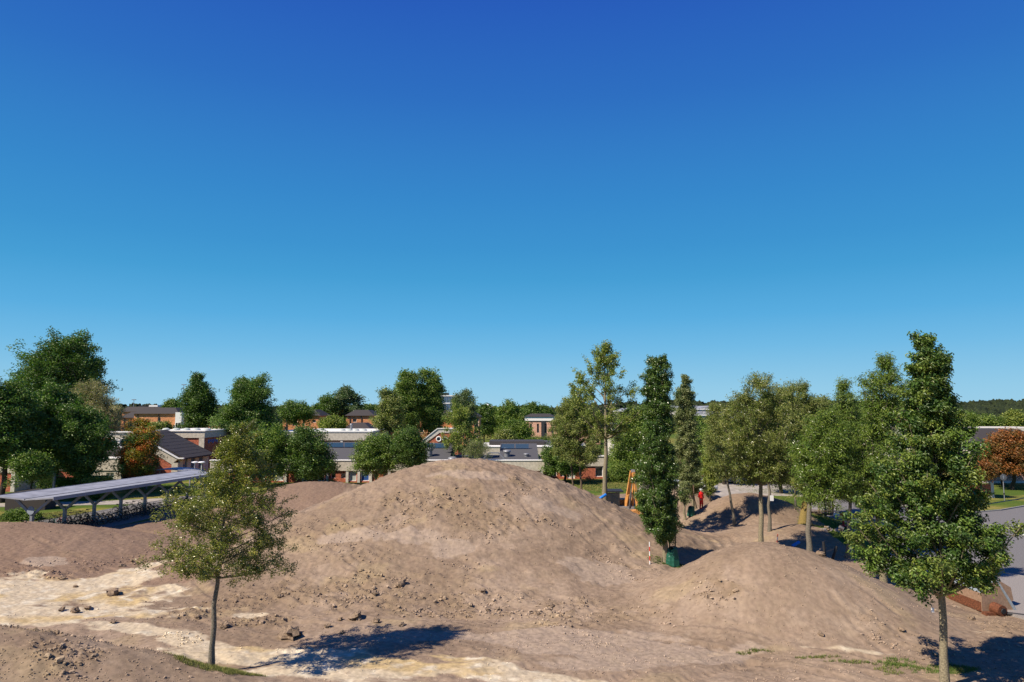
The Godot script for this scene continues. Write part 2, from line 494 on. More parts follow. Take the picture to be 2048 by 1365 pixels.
# ---------------------------------------------------------------- foliage
func leaf_spray(seed_: int, count: int, slim: float, droop: float, spread := 0.5) -> ArrayMesh:   # a twig's worth of single leaves; one unit is the leaf's length
	var r := RandomNumberGenerator.new()
	r.seed = seed_
	var g := Geo.new()
	for k in count:
		var base := Vector3(r.randfn(0, spread), r.randfn(0, spread * 0.7), r.randfn(0, spread)) * 1.6
		var yaw := r.randf() * TAU
		var dir := Vector3(cos(yaw), r.randf_range(-0.5, 0.5) - droop, sin(yaw)).normalized()
		var up := Vector3(r.randfn(0, 0.55), 1, r.randfn(0, 0.55)).normalized()
		var side := dir.cross(up).normalized()
		up = side.cross(dir)
		var l := r.randf_range(0.75, 1.15)
		var w := slim * l * r.randf_range(0.85, 1.15)
		var b := r.randf_range(0.8, 1.2)
		g.col = Color(b, b, b)
		var fold := up * w * 0.35
		var tip := base + dir * l - up * 0.12 * l
		var m := base + dir * l * 0.5
		g.face([base, m + side * w * 0.5 + fold, tip])
		g.face([base, tip, m - side * w * 0.5 + fold])
	return g.mesh()

func make_leaves() -> void:
	LEAF["broad"] = leaf_spray(2, 9, 0.62, 0.05)
	LEAF["oak"] = leaf_spray(7, 10, 0.60, 0.12, 0.42)
	LEAF["slim"] = leaf_spray(11, 9, 0.34, 0.55, 0.5)
	LEAF["fine"] = leaf_spray(19, 14, 0.6, 0.1, 0.75)

var PAL := {
	"dark": [Color(0.079, 0.140, 0.025), Color(0.113, 0.192, 0.032), Color(0.153, 0.232, 0.037)],
	"mid": [Color(0.115, 0.187, 0.031), Color(0.164, 0.245, 0.038), Color(0.224, 0.293, 0.052)],
	"oak": [Color(0.049, 0.104, 0.015), Color(0.076, 0.149, 0.021), Color(0.126, 0.198, 0.029), Color(0.198, 0.253, 0.041)],
	"column": [Color(0.068, 0.130, 0.027), Color(0.096, 0.166, 0.031), Color(0.135, 0.199, 0.041)],
	"olive": [Color(0.184, 0.223, 0.052), Color(0.251, 0.284, 0.073), Color(0.319, 0.331, 0.096), Color(0.154, 0.199, 0.043)],
	"young": [Color(0.212, 0.232, 0.041), Color(0.295, 0.296, 0.053), Color(0.413, 0.369, 0.084), Color(0.156, 0.184, 0.033), Color(0.150, 0.176, 0.030)],
	"lime": [Color(0.160, 0.217, 0.038), Color(0.241, 0.296, 0.054), Color(0.320, 0.352, 0.070)],
	"dusty": [Color(0.214, 0.246, 0.090), Color(0.276, 0.295, 0.121), Color(0.156, 0.197, 0.067)],
	"silver": [Color(0.521, 0.433, 0.248), Color(0.368, 0.317, 0.168), Color(0.273, 0.249, 0.120)],
	"autumn": [Color(0.626, 0.168, 0.033), Color(0.459, 0.241, 0.030), Color(0.396, 0.279, 0.033), Color(0.178, 0.206, 0.030), Color(0.125, 0.177, 0.027)],
	"rusty": [Color(0.302, 0.114, 0.028), Color(0.234, 0.110, 0.028), Color(0.159, 0.117, 0.028), Color(0.376, 0.134, 0.031)],
	"blue": [Color(0.137, 0.191, 0.078), Color(0.181, 0.234, 0.102), Color(0.110, 0.162, 0.059)],
}

# s: d depth, base [px, py], rows [[py, px left, px right] ... top to bottom] of the crown's outline; the crown is round, as deep as it is wide
func tree(called: String, label: String, s: Dictionary, group := "") -> Node3D:
	var r := RandomNumberGenerator.new()
	r.seed = hash(label) % 100000 + int(s.get("seed", 0))
	var d: float = s.d
	var foot := P(s.base[0], s.base[1], d)
	foot.y = ground(foot.x, foot.z) - 0.05
	var t := thing(called, label, s.get("category", "tree"), foot, 0.0, group)
	var rows := []               # height, centre x, radius; bottom to top, in the tree's own axes
	var src: Array = s.rows
	for k in range(src.size() - 1, -1, -1):
		var a := P(src[k][1], src[k][0], d)
		var b := P(src[k][2], src[k][0], d)
		var ta := atan2(a.x, d)
		var tb := atan2(b.x, d)
		var tc := (ta + tb) / 2
		var far_ := Vector2(foot.x, foot.z).length()
		var half := far_ * sin(absf(tb - ta) / 2)        # the clumps of leaves reach past the limbs
		rows.append([a.y - foot.y, sin(tc) * far_ - foot.x, maxf(half - 0.38 * s.get("clump", 0.42), half * 0.3), -cos(tc) * far_ - foot.z])
	rows[0][0] += 0.5 * s.get("clump", 0.42)
	rows[-1][0] -= 0.45 * s.get("clump", 0.42)
	var y0: float = rows[0][0]
	var y1: float = rows[rows.size() - 1][0]
	var mean_r := 0.0
	var top_r := 0.01
	for q in rows:
		mean_r += q[2] / rows.size()
		top_r = maxf(top_r, q[2])
	var at := func(y: float) -> Vector3:     # centre x, radius and centre z of the crown at a height
		for k in rows.size() - 1:
			if y <= rows[k + 1][0]:
				var f: float = clampf((y - rows[k][0]) / maxf(0.01, rows[k + 1][0] - rows[k][0]), 0.0, 1.0)
				return Vector3(lerpf(rows[k][1], rows[k + 1][1], f), lerpf(rows[k][2], rows[k + 1][2], f), lerpf(rows[k][3], rows[k + 1][3], f))
		return Vector3(rows[-1][1], rows[-1][2], rows[-1][3])
	# trunk
	var tr: float = s.get("trunk", 0.14)
	var top := lerpf(y0, y1, s.get("leader", 0.85))
	var tp := []
	var rad := []
	var steps := 11
	for k in steps:
		var f := float(k) / (steps - 1)
		var y := f * top
		var cx: float = at.call(maxf(y, y0)).x
		if s.has("stem"):      # where the stem enters the crown, px
			var sx: float = P(s.stem, 900, d).x - foot.x
			cx = sx * y / maxf(y0, 0.1) if y < y0 else lerpf(sx, rows[-1][1], (y - y0) / (y1 - y0))
		elif y < y0:
			cx = at.call(y0).x * y / maxf(y0, 0.1)
		var wob: float = s.get("wobble", 0.05)
		tp.append(Vector3(cx + (r.randfn(0, wob) if k > 0 else 0.0), y - (0.25 if k == 0 else 0.0), r.randfn(0, wob) if k > 0 else 0.0))
		rad.append(tr * (1.35 if k == 0 else lerpf(1.0, 0.12, pow(f, 1.1))))
	var g := Geo.new()
	g.tube(tp, rad, 9)
	part(t, "trunk", g, M[s.get("bark", "bark grey")])
	# limbs
	var bg := Geo.new()
	var clumps := []             # position, radius
	var rise: float = s.get("rise", 0.7)
	var nl: int = s.get("limbs", 26)
	var ragged: float = s.get("ragged", 0.16)
	var lobes := FastNoiseLite.new()
	lobes.seed = r.randi() % 1000
	lobes.frequency = 0.9 / maxf(mean_r, 0.3)
	var size: float = s.get("leaf", 0.1)
	var cr: float = s.get("clump", 0.42)
	for k in nl:
		var f := (k + 0.5 + r.randf_range(-0.4, 0.4)) / nl
		var ye := lerpf(y0, y1, 0.04 + 0.94 * f)
		var q: Vector3 = at.call(ye)
		var az := k * 2.39996 + r.randf_range(-0.5, 0.5)
		var reach := q.y * r.randf_range(0.62, 1.0 + ragged)
		var e := Vector3(q.x + cos(az) * reach, ye, q.z + sin(az) * reach)
		var ys := clampf(ye - rise * reach - 0.2, minf(y0 * 0.92, ye), top * 0.97)
		var fi := ys / top * (steps - 1)
		var st: Vector3 = tp[int(fi)].lerp(tp[mini(int(fi) + 1, steps - 1)], fi - int(fi))
		var mid := st.lerp(e, 0.5) + Vector3(cos(az), -0.25, sin(az)) * reach * 0.16 + Vector3(r.randfn(0, 0.06), r.randfn(0, 0.06), r.randfn(0, 0.06)) * reach
		var lr := maxf(0.012, tr * 0.42 * (1.0 - 0.7 * ys / top))
		var path := []
		var pr := []
		for j in 6:
			var w := j / 5.0
			path.append(st.lerp(mid, w).lerp(mid.lerp(e, w), w))
			pr.append(lr * lerpf(1.0, 0.22, w))
		bg.tube(path, pr, 5, false)
		var nc: int = s.get("along", 5)
		for j in nc:
			var w := lerpf(s.get("inner", 0.35), 1.03, (j + r.randf()) / nc)
			var c := st.lerp(mid, w).lerp(mid.lerp(e, w), w)
			var off := Vector3(r.randfn(0, 1), r.randfn(0, 0.8), r.randfn(0, 1)) * cr * 0.8
			if s.get("twigs", true):
				bg.tube([c, c + off], [lr * 0.3, 0.006], 4, false)
			clumps.append([c + off * minf(1.0, q.y / cr), minf(cr, 0.55 * q.y + 0.07) * r.randf_range(0.6, 1.15)])
	# foliage away from the main limbs
	var guard := 0
	var want: int = s.get("fill", 60)
	var made := 0
	while made < want and guard < want * 20:
		guard += 1
		var y := lerpf(y0, y1, r.randf())
		var q: Vector3 = at.call(y)
		if r.randf() > q.y / top_r + 0.12:
			continue
		made += 1
		var az := r.randf() * TAU
		var rr := q.y * pow(r.randf(), s.get("shell", 0.42)) * 0.98
		rr *= 1.0 + 2.2 * ragged * lobes.get_noise_3d(cos(az) * q.y, y, sin(az) * q.y)
		clumps.append([Vector3(q.x + cos(az) * rr, y, q.z + sin(az) * rr), minf(cr, 0.55 * q.y + 0.07) * r.randf_range(0.55, 1.2)])
	# leading shoots that stand out of the crown
	var ns: int = s.get("shoots", 22)
	for k in ns:
		var y := lerpf(y0, y1, pow(r.randf(), 0.6))
		if k < ns / 5:
			y = y1 - 0.25 * cr * r.randf()
		var q: Vector3 = at.call(y)
		var az := r.randf() * TAU
		var p0 := Vector3(q.x + cos(az) * q.y * 0.85, y, q.z + sin(az) * q.y * 0.85)
		var long: float = s.get("shoot", 0.32) * top_r * r.randf_range(0.6, 1.25)
		var up: float = s.get("shoot_up", 1.4)
		var dir := Vector3(cos(az), up * (1.6 if k < ns / 5 else r.randf_range(0.3, 1.2)), sin(az)).normalized()
		bg.tube([p0 - dir * 0.2 * long, p0 + dir * long], [0.016, 0.005], 4, false)
		for j in 5:
			clumps.append([p0 + dir * long * (j + 0.6) / 5.0 + Vector3(r.randfn(0, 0.03), 0, r.randfn(0, 0.03)), size * lerpf(1.3, 0.7, j / 4.0)])
	if bg.v.size():
		part(t, "limbs", bg, M[s.get("bark", "bark grey")])
	# leaves
	var total: int = s.get("sprays", 2500)
	var mm := MultiMesh.new()
	mm.transform_format = MultiMesh.TRANSFORM_3D
	mm.use_colors = true
	mm.mesh = LEAF[s.get("kind", "broad")]
	mm.instance_count = total
	var pal: Array = PAL[s.get("pal", "mid")]
	var mixed: float = s.get("mixed", 0.35)
	var spot := []
	for c in clumps:
		spot.append([pal[r.randi() % pal.size()], r.randf_range(0.85, 1.15)])
	var wsum := PackedFloat32Array()
	var acc := 0.0
	for c in clumps:
		acc += pow(maxf(c[1], cr * 0.42), 2.0)
		wsum.append(acc)
	for k in total:
		var ci := mini(wsum.bsearch(r.randf() * acc), clumps.size() - 1)
		var c: Array = clumps[ci]
		var o := Vector3(r.randfn(0, 1), r.randfn(0, 0.75), r.randfn(0, 1))
		o = o.normalized() * pow(r.randf(), 0.5) * c[1] if o.length() > 1.6 else o * c[1] * 0.62
		var b := Basis(Vector3.UP, r.randf() * TAU) * Basis(Vector3.RIGHT, r.randfn(0, 0.35))
		b = b.scaled(Vector3.ONE * size * r.randf_range(0.75, 1.25))
		mm.set_instance_transform(k, Transform3D(b, c[0] + o))
		var col: Color = spot[ci][0]
		if r.randf() < mixed:
			col = pal[r.randi() % pal.size()]
		col *= spot[ci][1] * r.randf_range(0.85, 1.18)
		col.a = 1.0
		mm.set_instance_color(k, col)
	var mi := MultiMeshInstance3D.new()
	mi.multimesh = mm
	mi.material_override = M[s.get("gloss", "leaf matt")]
	mi.name = "crown"
	mi.set_meta("kind", "stuff")
	t.add_child(mi, true)
	return t

# ---------------------------------------------------------------- the land
func lines(a: float, b: float, step: float) -> PackedFloat32Array:
	var o := PackedFloat32Array()
	var n := int(round((b - a) / step))
	for k in n:
		o.append(a + (b - a) * k / n)
	return o

func build_ground() -> void:
	tracks = [
		[Vector2(-2.0, -27.0), Vector2(8.5, -31.5), 0.30], [Vector2(-0.5, -25.6), Vector2(10.0, -30.2), 0.30], [Vector2(3.0, -33.2), Vector2(14.5, -26.8), 0.28], [Vector2(5.2, -34.0), Vector2(17.0, -27.6), 0.26],
		[Vector2(4.5, -25.4), Vector2(9.5, -28.4), 0.34], [Vector2(9.5, -28.4), Vector2(13.5, -26.0), 0.34], [Vector2(1.5, -24.8), Vector2(5.0, -27.4), 0.32], [Vector2(-14.0, -27.4), Vector2(-9.0, -25.6), 0.25],
		[Vector2(-24.0, -36.5), Vector2(-15.5, -41.5), 0.3], [Vector2(-22.5, -35.5), Vector2(-14.8, -40.0), 0.26], [Vector2(-9.0, -46.0), Vector2(-2.0, -39.5), 0.22], [Vector2(4.0, -50.0), Vector2(9.0, -41.0), 0.24], [Vector2(6.0, -51.0), Vector2(11.5, -45.0), 0.24],
		[Vector2(-1.0, -49.0), Vector2(2.0, -43.0), 0.22], [Vector2(1.0, -49.5), Vector2(5.0, -43.0), 0.22], [Vector2(-8.0, -49.0), Vector2(-12.5, -42.0), 0.2], [Vector2(10.5, -34.5), Vector2(8.4, -29.8), 0.2], [Vector2(14.5, -34.5), Vector2(15.5, -29.5), 0.22], [Vector2(16.0, -35.0), Vector2(19.0, -30.0), 0.22],
		[Vector2(12.0, -36.0), Vector2(10.0, -31.5), 0.18], [Vector2(-33.0, -48.0), Vector2(-24.0, -43.5), 0.24], [Vector2(-35.0, -46.0), Vector2(-26.0, -42.0), 0.22], [Vector2(-26.0, -27.5), Vector2(-19.0, -22.5), 0.25],
	]
	var xs := PackedFloat32Array([-4000, -2500, -1500, -900, -600, -400, -280, -200, -150, -115, -95, -80])
	xs.append_array(lines(-70, -33, 0.55))
	xs.append_array(lines(-33, 33, 0.135))
	xs.append_array(lines(33, 70, 0.7))
	xs.append_array(PackedFloat32Array([70, 80, 95, 115, 150, 200, 280, 400, 600, 900, 1500, 2500, 4000]))
	var zs := PackedFloat32Array([300, 60, 5, -6, -14])
	zs.append_array(lines(-17, -46, -0.12 * -1.0 if false else -0.12))
	zs.append_array(lines(-46, -72, -0.19))
	zs.append_array(lines(-72, -100, -0.5))
	zs.append_array(PackedFloat32Array([-100, -105, -112, -120, -130, -145, -165, -190, -230, -280, -350, -450, -600, -900, -1500, -2500, -4500]))
	var nx := xs.size()
	var nzz := zs.size()
	var v := PackedVector3Array()
	var c := PackedColorArray()
	v.resize(nx * nzz); c.resize(nx * nzz)
	for j in nzz:
		var z := zs[j]
		var near := z < -12.0 and z > -100.5
		for k in nx:
			var x := xs[k]
			var h := 0.0
			var col: Color
			if near and absf(x) < 71.0:
				h = mound_height(x, z)
				if soil_share(x, z) > 0.5:
					h += relief(x, z, clear_of_paving(x, z))
					col = soil_color(x, z)
				else:
					col = grass_color(x, z)
					h += nz3.get_noise_2d(x, z) * 0.02
			else:
				col = grass_color(x * 0.4, z * 0.4) if z < -12.0 else Color(0.3, 0.21, 0.15)
			v[j * nx + k] = Vector3(x, h, z)
			c[j * nx + k] = col
	var n := PackedVector3Array()
	n.resize(nx * nzz)
	var ind := PackedInt32Array()
	ind.resize((nx - 1) * (nzz - 1) * 6)
	var w := 0
	for j in nzz:
		var ju := maxi(j - 1, 0)
		var jd := mini(j + 1, nzz - 1)
		for k in nx:
			var kl := maxi(k - 1, 0)
			var kr := mini(k + 1, nx - 1)
			n[j * nx + k] = (v[ju * nx + k] - v[jd * nx + k]).cross(v[j * nx + kr] - v[j * nx + kl]).normalized()
			if j < nzz - 1 and k < nx - 1:
				var a := j * nx + k
				ind[w] = a; ind[w + 1] = a + nx; ind[w + 2] = a + 1
				ind[w + 3] = a + 1; ind[w + 4] = a + nx; ind[w + 5] = a + nx + 1
				w += 6
	var arr := []
	arr.resize(Mesh.ARRAY_MAX)
	arr[Mesh.ARRAY_VERTEX] = v; arr[Mesh.ARRAY_NORMAL] = n; arr[Mesh.ARRAY_COLOR] = c; arr[Mesh.ARRAY_INDEX] = ind
	var me := ArrayMesh.new()
	me.add_surface_from_arrays(Mesh.PRIMITIVE_TRIANGLES, arr)
	var o := part_mesh(self, "ground", me, M["soil and grass"])
	o.set_meta("kind", "structure")

func sheet(called: String, pts: Array, y: float, m: Material, thick := 0.3) -> void:   # a flat paved surface with an outline, y its top
	var p2 := PackedVector2Array(pts)
	if Geometry2D.is_polygon_clockwise(p2):
		p2.reverse()
	var tri := Geometry2D.triangulate_polygon(p2)
	var g := Geo.new()
	for k in range(0, tri.size(), 3):
		var q := []
		for e in 3:
			q.append(Vector3(p2[tri[k + e]].x, y, p2[tri[k + e]].y))
		g.face_out(q, Vector3.UP)
	for k in p2.size():
		var a := p2[k]
		var b := p2[(k + 1) % p2.size()]
		var out := Vector3(b.y - a.y, 0, a.x - b.x)
		g.face_out([Vector3(a.x, y, a.y), Vector3(b.x, y, b.y), Vector3(b.x, y - thick, b.y), Vector3(a.x, y - thick, a.y)], out)
	structure(called, g, m)

func kerb(called: String, pts: Array, w: float, y0: float, y1: float, m: Material) -> void:
	var g := Geo.new()
	for k in pts.size() - 1:
		var a := Vector3(pts[k].x, (y0 + y1) / 2, pts[k].y)
		var b := Vector3(pts[k + 1].x, (y0 + y1) / 2, pts[k + 1].y)
		g.bar(a, b, w, y1 - y0)
	structure(called, g, m)

func build_paving() -> void:
	var near_edge := [Vector2(42, -27), Vector2(36, -34.5), Vector2(31.2, -41.2), Vector2(28.2, -46.5), Vector2(26.6, -52), Vector2(27.5, -59), Vector2(30.5, -66), Vector2(34.5, -74), Vector2(37, -80)]
	var far_edge := [Vector2(90, -98), Vector2(70, -84), Vector2(58, -75.6), Vector2(49, -69.8), Vector2(45, -68.2), Vector2(42.6, -69.8), Vector2(41.5, -74), Vector2(41.2, -80)]
	var road := near_edge.duplicate()
	var back := far_edge.duplicate()
	back.reverse()
	road.append_array(back)
	road.append_array([Vector2(110, -70), Vector2(80, -27)])
	sheet("road", road, 0.03, M["asphalt"])
	# pavements along both sides
	var inner := [Vector2(36, -24.5), Vector2(29.5, -29.5), Vector2(24.6, -34.0), Vector2(23.0, -39.0), Vector2(22.8, -44.5), Vector2(23.4, -50.5), Vector2(24.2, -57), Vector2(27.2, -66), Vector2(31.2, -74.5), Vector2(33.6, -80)]
	inner.reverse()
	var pv := []
	for q in near_edge: pv.append(q + Vector2(-0.16, 0.05))
	pv.append_array(inner)
	sheet("pavement", pv, 0.13, M["pavement"])
	kerb("kerb", near_edge, 0.16, -0.1, 0.145, M["kerbstone"])
	var outer := []
	for q in far_edge: outer.append(q + Vector2(-1.2, -2.6))
	outer.reverse()
	pv = far_edge.duplicate()
	pv.append_array(outer)
	sheet("pavement", pv, 0.12, M["pavement"])
	kerb("kerb", far_edge, 0.16, -0.1, 0.14, M["kerbstone"])
	# car park and access lane behind the mounds
	sheet("parking_area", [Vector2(9, -86), Vector2(15, -80.5), Vector2(30, -82), Vector2(41.2, -80), Vector2(37, -80), Vector2(44, -90), Vector2(58, -98), Vector2(58, -108), Vector2(30, -104), Vector2(18, -103)].slice(0, 0) + [Vector2(14.5, -82), Vector2(22, -79), Vector2(31, -82), Vector2(37, -80.0), Vector2(41.2, -80.0), Vector2(50, -90), Vector2(60, -96), Vector2(60, -104), Vector2(30, -101.5), Vector2(19, -100)], 0.06, M["parking"])
	# paths by the cycle shed
	sheet("path", [Vector2(-64, -70.5), Vector2(-64, -73.5), Vector2(-45, -77.0), Vector2(-33, -82.6), Vector2(-24, -92), Vector2(-20.5, -90), Vector2(-29, -79.6), Vector2(-38.5, -75)], 0.05, M["parking"])
	sheet("shed_floor", [Vector2(-45.2, -53.6), Vector2(-35.4, -54.8), Vector2(-30.8, -82.5), Vector2(-38.6, -81)], 0.06, M["asphalt"])
	# white ring painted on the road
	var g := Geo.new()
	for k in 40:
		var a0 := TAU * k / 40
		var a1 := TAU * (k + 1) / 40
		var p := func(a: float, r: float) -> Vector3: return Vector3(42.6 + cos(a) * r, 0.036, -55.5 + sin(a) * r * 1.0)
		g.face_out([p.call(a0, 1.75), p.call(a1, 1.75), p.call(a1, 1.45), p.call(a0, 1.45)], Vector3.UP)
	g.span(Vector3(42.45, 0.033, -56.5), Vector3(42.75, 0.0365, -54.5))
	g.span(Vector3(41.6, 0.033, -55.65), Vector3(43.6, 0.0368, -55.35))
	var ring := structure("road_marking", g, M["white paint"])
	ring.position.y = 0.001

func lumpy(seed_: int, rings: int, sides: int, rough: float) -> ArrayMesh:    # an uneven lump of earth or stone, one unit across
	var f := FastNoiseLite.new()
	f.seed = seed_; f.frequency = 0.9; f.fractal_octaves = 3
	var g := Geo.new()
	var pt := func(a: float, b: float) -> Vector3:
		var u := Vector3(cos(a) * sin(b), cos(b), sin(a) * sin(b))
		var k := 1.0 + f.get_noise_3dv(u * 1.3) * rough * 1.6
		u = u * k * 0.5
		u.y *= 0.75
		return u
	for j in rings:
		for k in sides:
			var b0 := PI * j / rings
			var b1 := PI * (j + 1) / rings
			var a0 := TAU * k / sides
			var a1 := TAU * (k + 1) / sides
			var q := [pt.call(a0, b0), pt.call(a1, b0), pt.call(a1, b1), pt.call(a0, b1)]
			if j == 0: q = [q[0], q[2], q[3]]
			elif j == rings - 1: q = [q[0], q[1], q[2]]
			g.face_out(q, (q[0] + q[1] + q[2]) / 3)
	return g.mesh()

func build_clods() -> void:
	var r := RandomNumberGenerator.new()
	r.seed = 77
	for variant in 2:
		var list := []
		var tries := 0
		while list.size() < (26000 if variant == 0 else 4600) and tries < 260000:
			tries += 1
			var z := -lerpf(23.0, 66.0, pow(r.randf(), 1.5))
			var x := r.randf_range(-0.78, 0.72) * -z
			var a := rough_at(x, z)
			var band := exp(-pow((nz2.get_noise_2d(x * 0.35, z * 0.35)) * 9.0, 2.0))
			var p := a * a * 0.9 + band * 0.25 + (0.12 if variant == 0 else 0.02)
			if r.randf() > p or soil_share(x, z) < 0.5:
				continue
			if sand_share(x, z) > 0.5 and r.randf() < 0.85:
				continue
			var s := 0.022 + 0.045 * pow(r.randf(), 2.0) if variant == 0 else 0.04 - 0.032 * log(maxf(r.randf(), 0.002)) * (0.5 + a)
			list.append([x, z, minf(s, 0.26)])
		if variant == 1:       # the row of clods that rolled to the foot of the main mound
			for k in 190:
				var px := lerpf(-6.0, 2.6, r.randf())
				list.append([px, -34.6 - 0.02 * px * px + r.randfn(0, 0.28), 0.05 + 0.13 * pow(r.randf(), 1.6)])
			for q in [[[690, 1100], [800, 1045]], [[800, 1045], [880, 1030]], [[600, 1105], [690, 1082]], [[560, 1080], [640, 1040]], [[860, 1080], [990, 1075]], [[840, 1015], [900, 985]], [[1000, 990], [1100, 985]], [[1090, 1040], [1180, 1075]], [[1180, 1110], [1240, 1130]], [[870, 1120], [960, 1140]],
				[[1040, 1230], [1130, 1260]], [[1130, 1260], [1240, 1300]], [[60, 1130], [110, 1150]], [[100, 1125], [200, 1130]], [[200, 1135], [300, 1100]], [[330, 1270], [400, 1290]], [[1320, 1230], [1350, 1260]], [[1400, 1180], [1440, 1210]], [[1730, 1265], [1790, 1300]], [[700, 1160], [840, 1165]], [[1230, 1150], [1300, 1160]]]:
				var a := on_ground(q[0][0], q[0][1])
				var b := on_ground(q[1][0], q[1][1])
				for k in 60:
					var t := r.randf()
					list.append([lerpf(a.x, b.x, t) + r.randfn(0, 0.28), lerpf(a.z, b.z, t) + r.randfn(0, 0.3), 0.035 + 0.11 * pow(r.randf(), 2.0)])
			for k in 60:
				list.append([-8.0 + r.randfn(0, 0.5), -36.6 + r.randfn(0, 0.3), 0.05 + 0.1 * r.randf()])
		var mm := MultiMesh.new()
		mm.transform_format = MultiMesh.TRANSFORM_3D
		mm.use_colors = true
		mm.mesh = lumpy(40 + variant, 3 + variant, 5 + variant * 2, 0.5)
		mm.instance_count = list.size()
		for k in list.size():
			var q: Array = list[k]
			var b := Basis.from_euler(Vector3(r.randf() * TAU, r.randf() * TAU, r.randf() * TAU)).scaled(Vector3(q[2] * r.randf_range(0.8, 1.5), q[2] * r.randf_range(0.7, 1.1), q[2] * r.randf_range(0.8, 1.3)))
			mm.set_instance_transform(k, Transform3D(b, Vector3(q[0], ground(q[0], q[1]) + q[2] * 0.18, q[1])))
			var c := soil_color(q[0], q[1]) * r.randf_range(0.85, 1.15)
			c.a = 1.0
			mm.set_instance_color(k, c)
		var mi := MultiMeshInstance3D.new()
		mi.multimesh = mm
		mi.material_override = M["clod"]
		mi.name = "soil_crumbs" if variant == 0 else "soil_lumps"
		add_child(mi)
		tag(mi, "fine brown crumbs of soil strewn over the mounds" if variant == 0 else "coarse brown lumps of soil strewn over the mounds", "soil", "", "stuff")

func build_rocks() -> void:
	# px, py, width in metres, label
	var list := [
		[580, 1276, 0.78, "large jagged clay boulder at the foot of the main mound, edge of the sand"],
		[712, 1238, 0.62, "flat tan boulder on the lower slope, above the gravel flat"],
		[803, 1171, 0.50, "mossy brown boulder halfway up the main mound with a dark hollow beneath"],
		[750, 1190, 0.34, "dark flat stone below the mossy boulder on the main mound"],
		[561, 1197, 0.30, "pale round stone beneath the drooping tips of the young tree"],
		[752, 1246, 0.30, "small dark clod to the side of the flat tan boulder"],
		[803, 1253, 0.28, "small clod at the top edge of the smooth grey flat"],
		[655, 1255, 0.28, "lone clod between the jagged boulder and the flat tan boulder"],
		[684, 1268, 0.24, "small dark clod just above the sandy strip"],
		[680, 1242, 0.24, "little grey stone touching the shadow of the flat tan boulder"],
		[225, 1191, 0.62, "dark clod heap in the middle of the pale sand channel"],
		[124, 1160, 0.36, "lone dark clod on the sand below the reddish mound"],
		[150, 1226, 0.40, "dark clod at the near edge of the sand channel"],
		[175, 1219, 0.30, "smaller clod beside the dark clod at the edge of the sand channel"],
		[244, 1134, 0.34, "brown clod at the upper end of the sand channel"],
		[150, 1176, 0.26, "small clod on the yellow sand"],
		[124, 1221, 0.28, "mossy clod on the yellow sand, low down"],
		[225, 1248, 0.26, "small brown clod at the foot of the mound, below the clod heap"],
		[396, 1240, 0.26, "dark clod on the yellow clay patch by the young tree"],
		[448, 1258, 0.42, "brown clod at the mound's foot just past the young tree's trunk"],
		[966, 1186, 0.32, "round pale stone halfway up the middle of the main mound"],
		[975, 1223, 0.24, "end stone of the row of clods along the mound's foot"],
		[1101, 1217, 0.36, "pair-like brown clod at the corner of the smooth flat"],
		[1075, 1230, 0.28, "tan clod lying out on the smooth flat"],
		[996, 1223, 0.30, "dark clod under the middle of the main mound"],
		[1640, 1112, 0.40, "brown weed-topped clod on the crest of the smaller mound"],
		[1945, 1242, 0.30, "brown clod in front of the rusty bucket, in shade"],
		[1805, 1263, 0.26, "pale clod beside the oak's lowest leaves"],
		[1642, 1271, 0.24, "tan clod on the front of the smaller mound"],
	]
	var r := RandomNumberGenerator.new()
	r.seed = 5
	var k := 0
	for q in list:
		var p := on_ground(q[0], q[1])
		var m := lumpy(100 + k, 7, 10, 0.62)
		var o := part_mesh(self, "boulder" if q[2] > 0.45 else "clod", m, M["stone"])
		o.position = p + Vector3(0, q[2] * 0.16, 0)
		o.rotation = Vector3(r.randf_range(-0.3, 0.3), r.randf() * TAU, r.randf_range(-0.3, 0.3))
		o.scale = Vector3(q[2] * 1.1, q[2] * 0.95, q[2])
		tag(o, q[3], "boulder" if q[2] > 0.45 else "clod", "loose stones and clods on the mounds")
		k += 1

func on_ground(px: float, py: float) -> Vector3:     # where the line of sight through a pixel meets the ground
	var d := 18.0
	while d < 120.0:
		var p := P(px, py, d)
		if p.y <= ground(p.x, p.z):
			return Vector3(p.x, ground(p.x, p.z), p.z)
		d += 0.1
	return P(px, py, 60.0)

func blob(seed_: int) -> ArrayMesh:
	var f := FastNoiseLite.new()
	f.seed = seed_; f.frequency = 1.4; f.fractal_octaves = 3
	var g := Geo.new()
	var rings := 9
	var sides := 14
	var pt := func(a: float, b: float) -> Vector3:
		var u := Vector3(cos(a) * sin(b), cos(b), sin(a) * sin(b))
		return u * (0.5 + f.get_noise_3dv(u * 1.2) * 0.26)
	for j in rings:
		for k in sides:
			var q := [pt.call(TAU * k / sides, PI * j / rings), pt.call(TAU * (k + 1) / sides, PI * j / rings), pt.call(TAU * (k + 1) / sides, PI * (j + 1) / rings), pt.call(TAU * k / sides, PI * (j + 1) / rings)]
			if j == 0: q = [q[0], q[2], q[3]]
			elif j == rings - 1: q = [q[0], q[1], q[2]]
			g.face_out(q, (q[0] + q[1] + q[2]) / 3)
	return g.mesh()

func hill_height(x: float, z: float) -> float:
	var f := smoothstep(-420.0, -900.0, z)
	var b := 6.0 + 7.0 * smoothstep(-100, 500, x) * smoothstep(1500.0, 500.0, x) + nz.get_noise_2d(x * 0.055, z * 0.05) * 12.0
	return maxf(0.0, b) * f

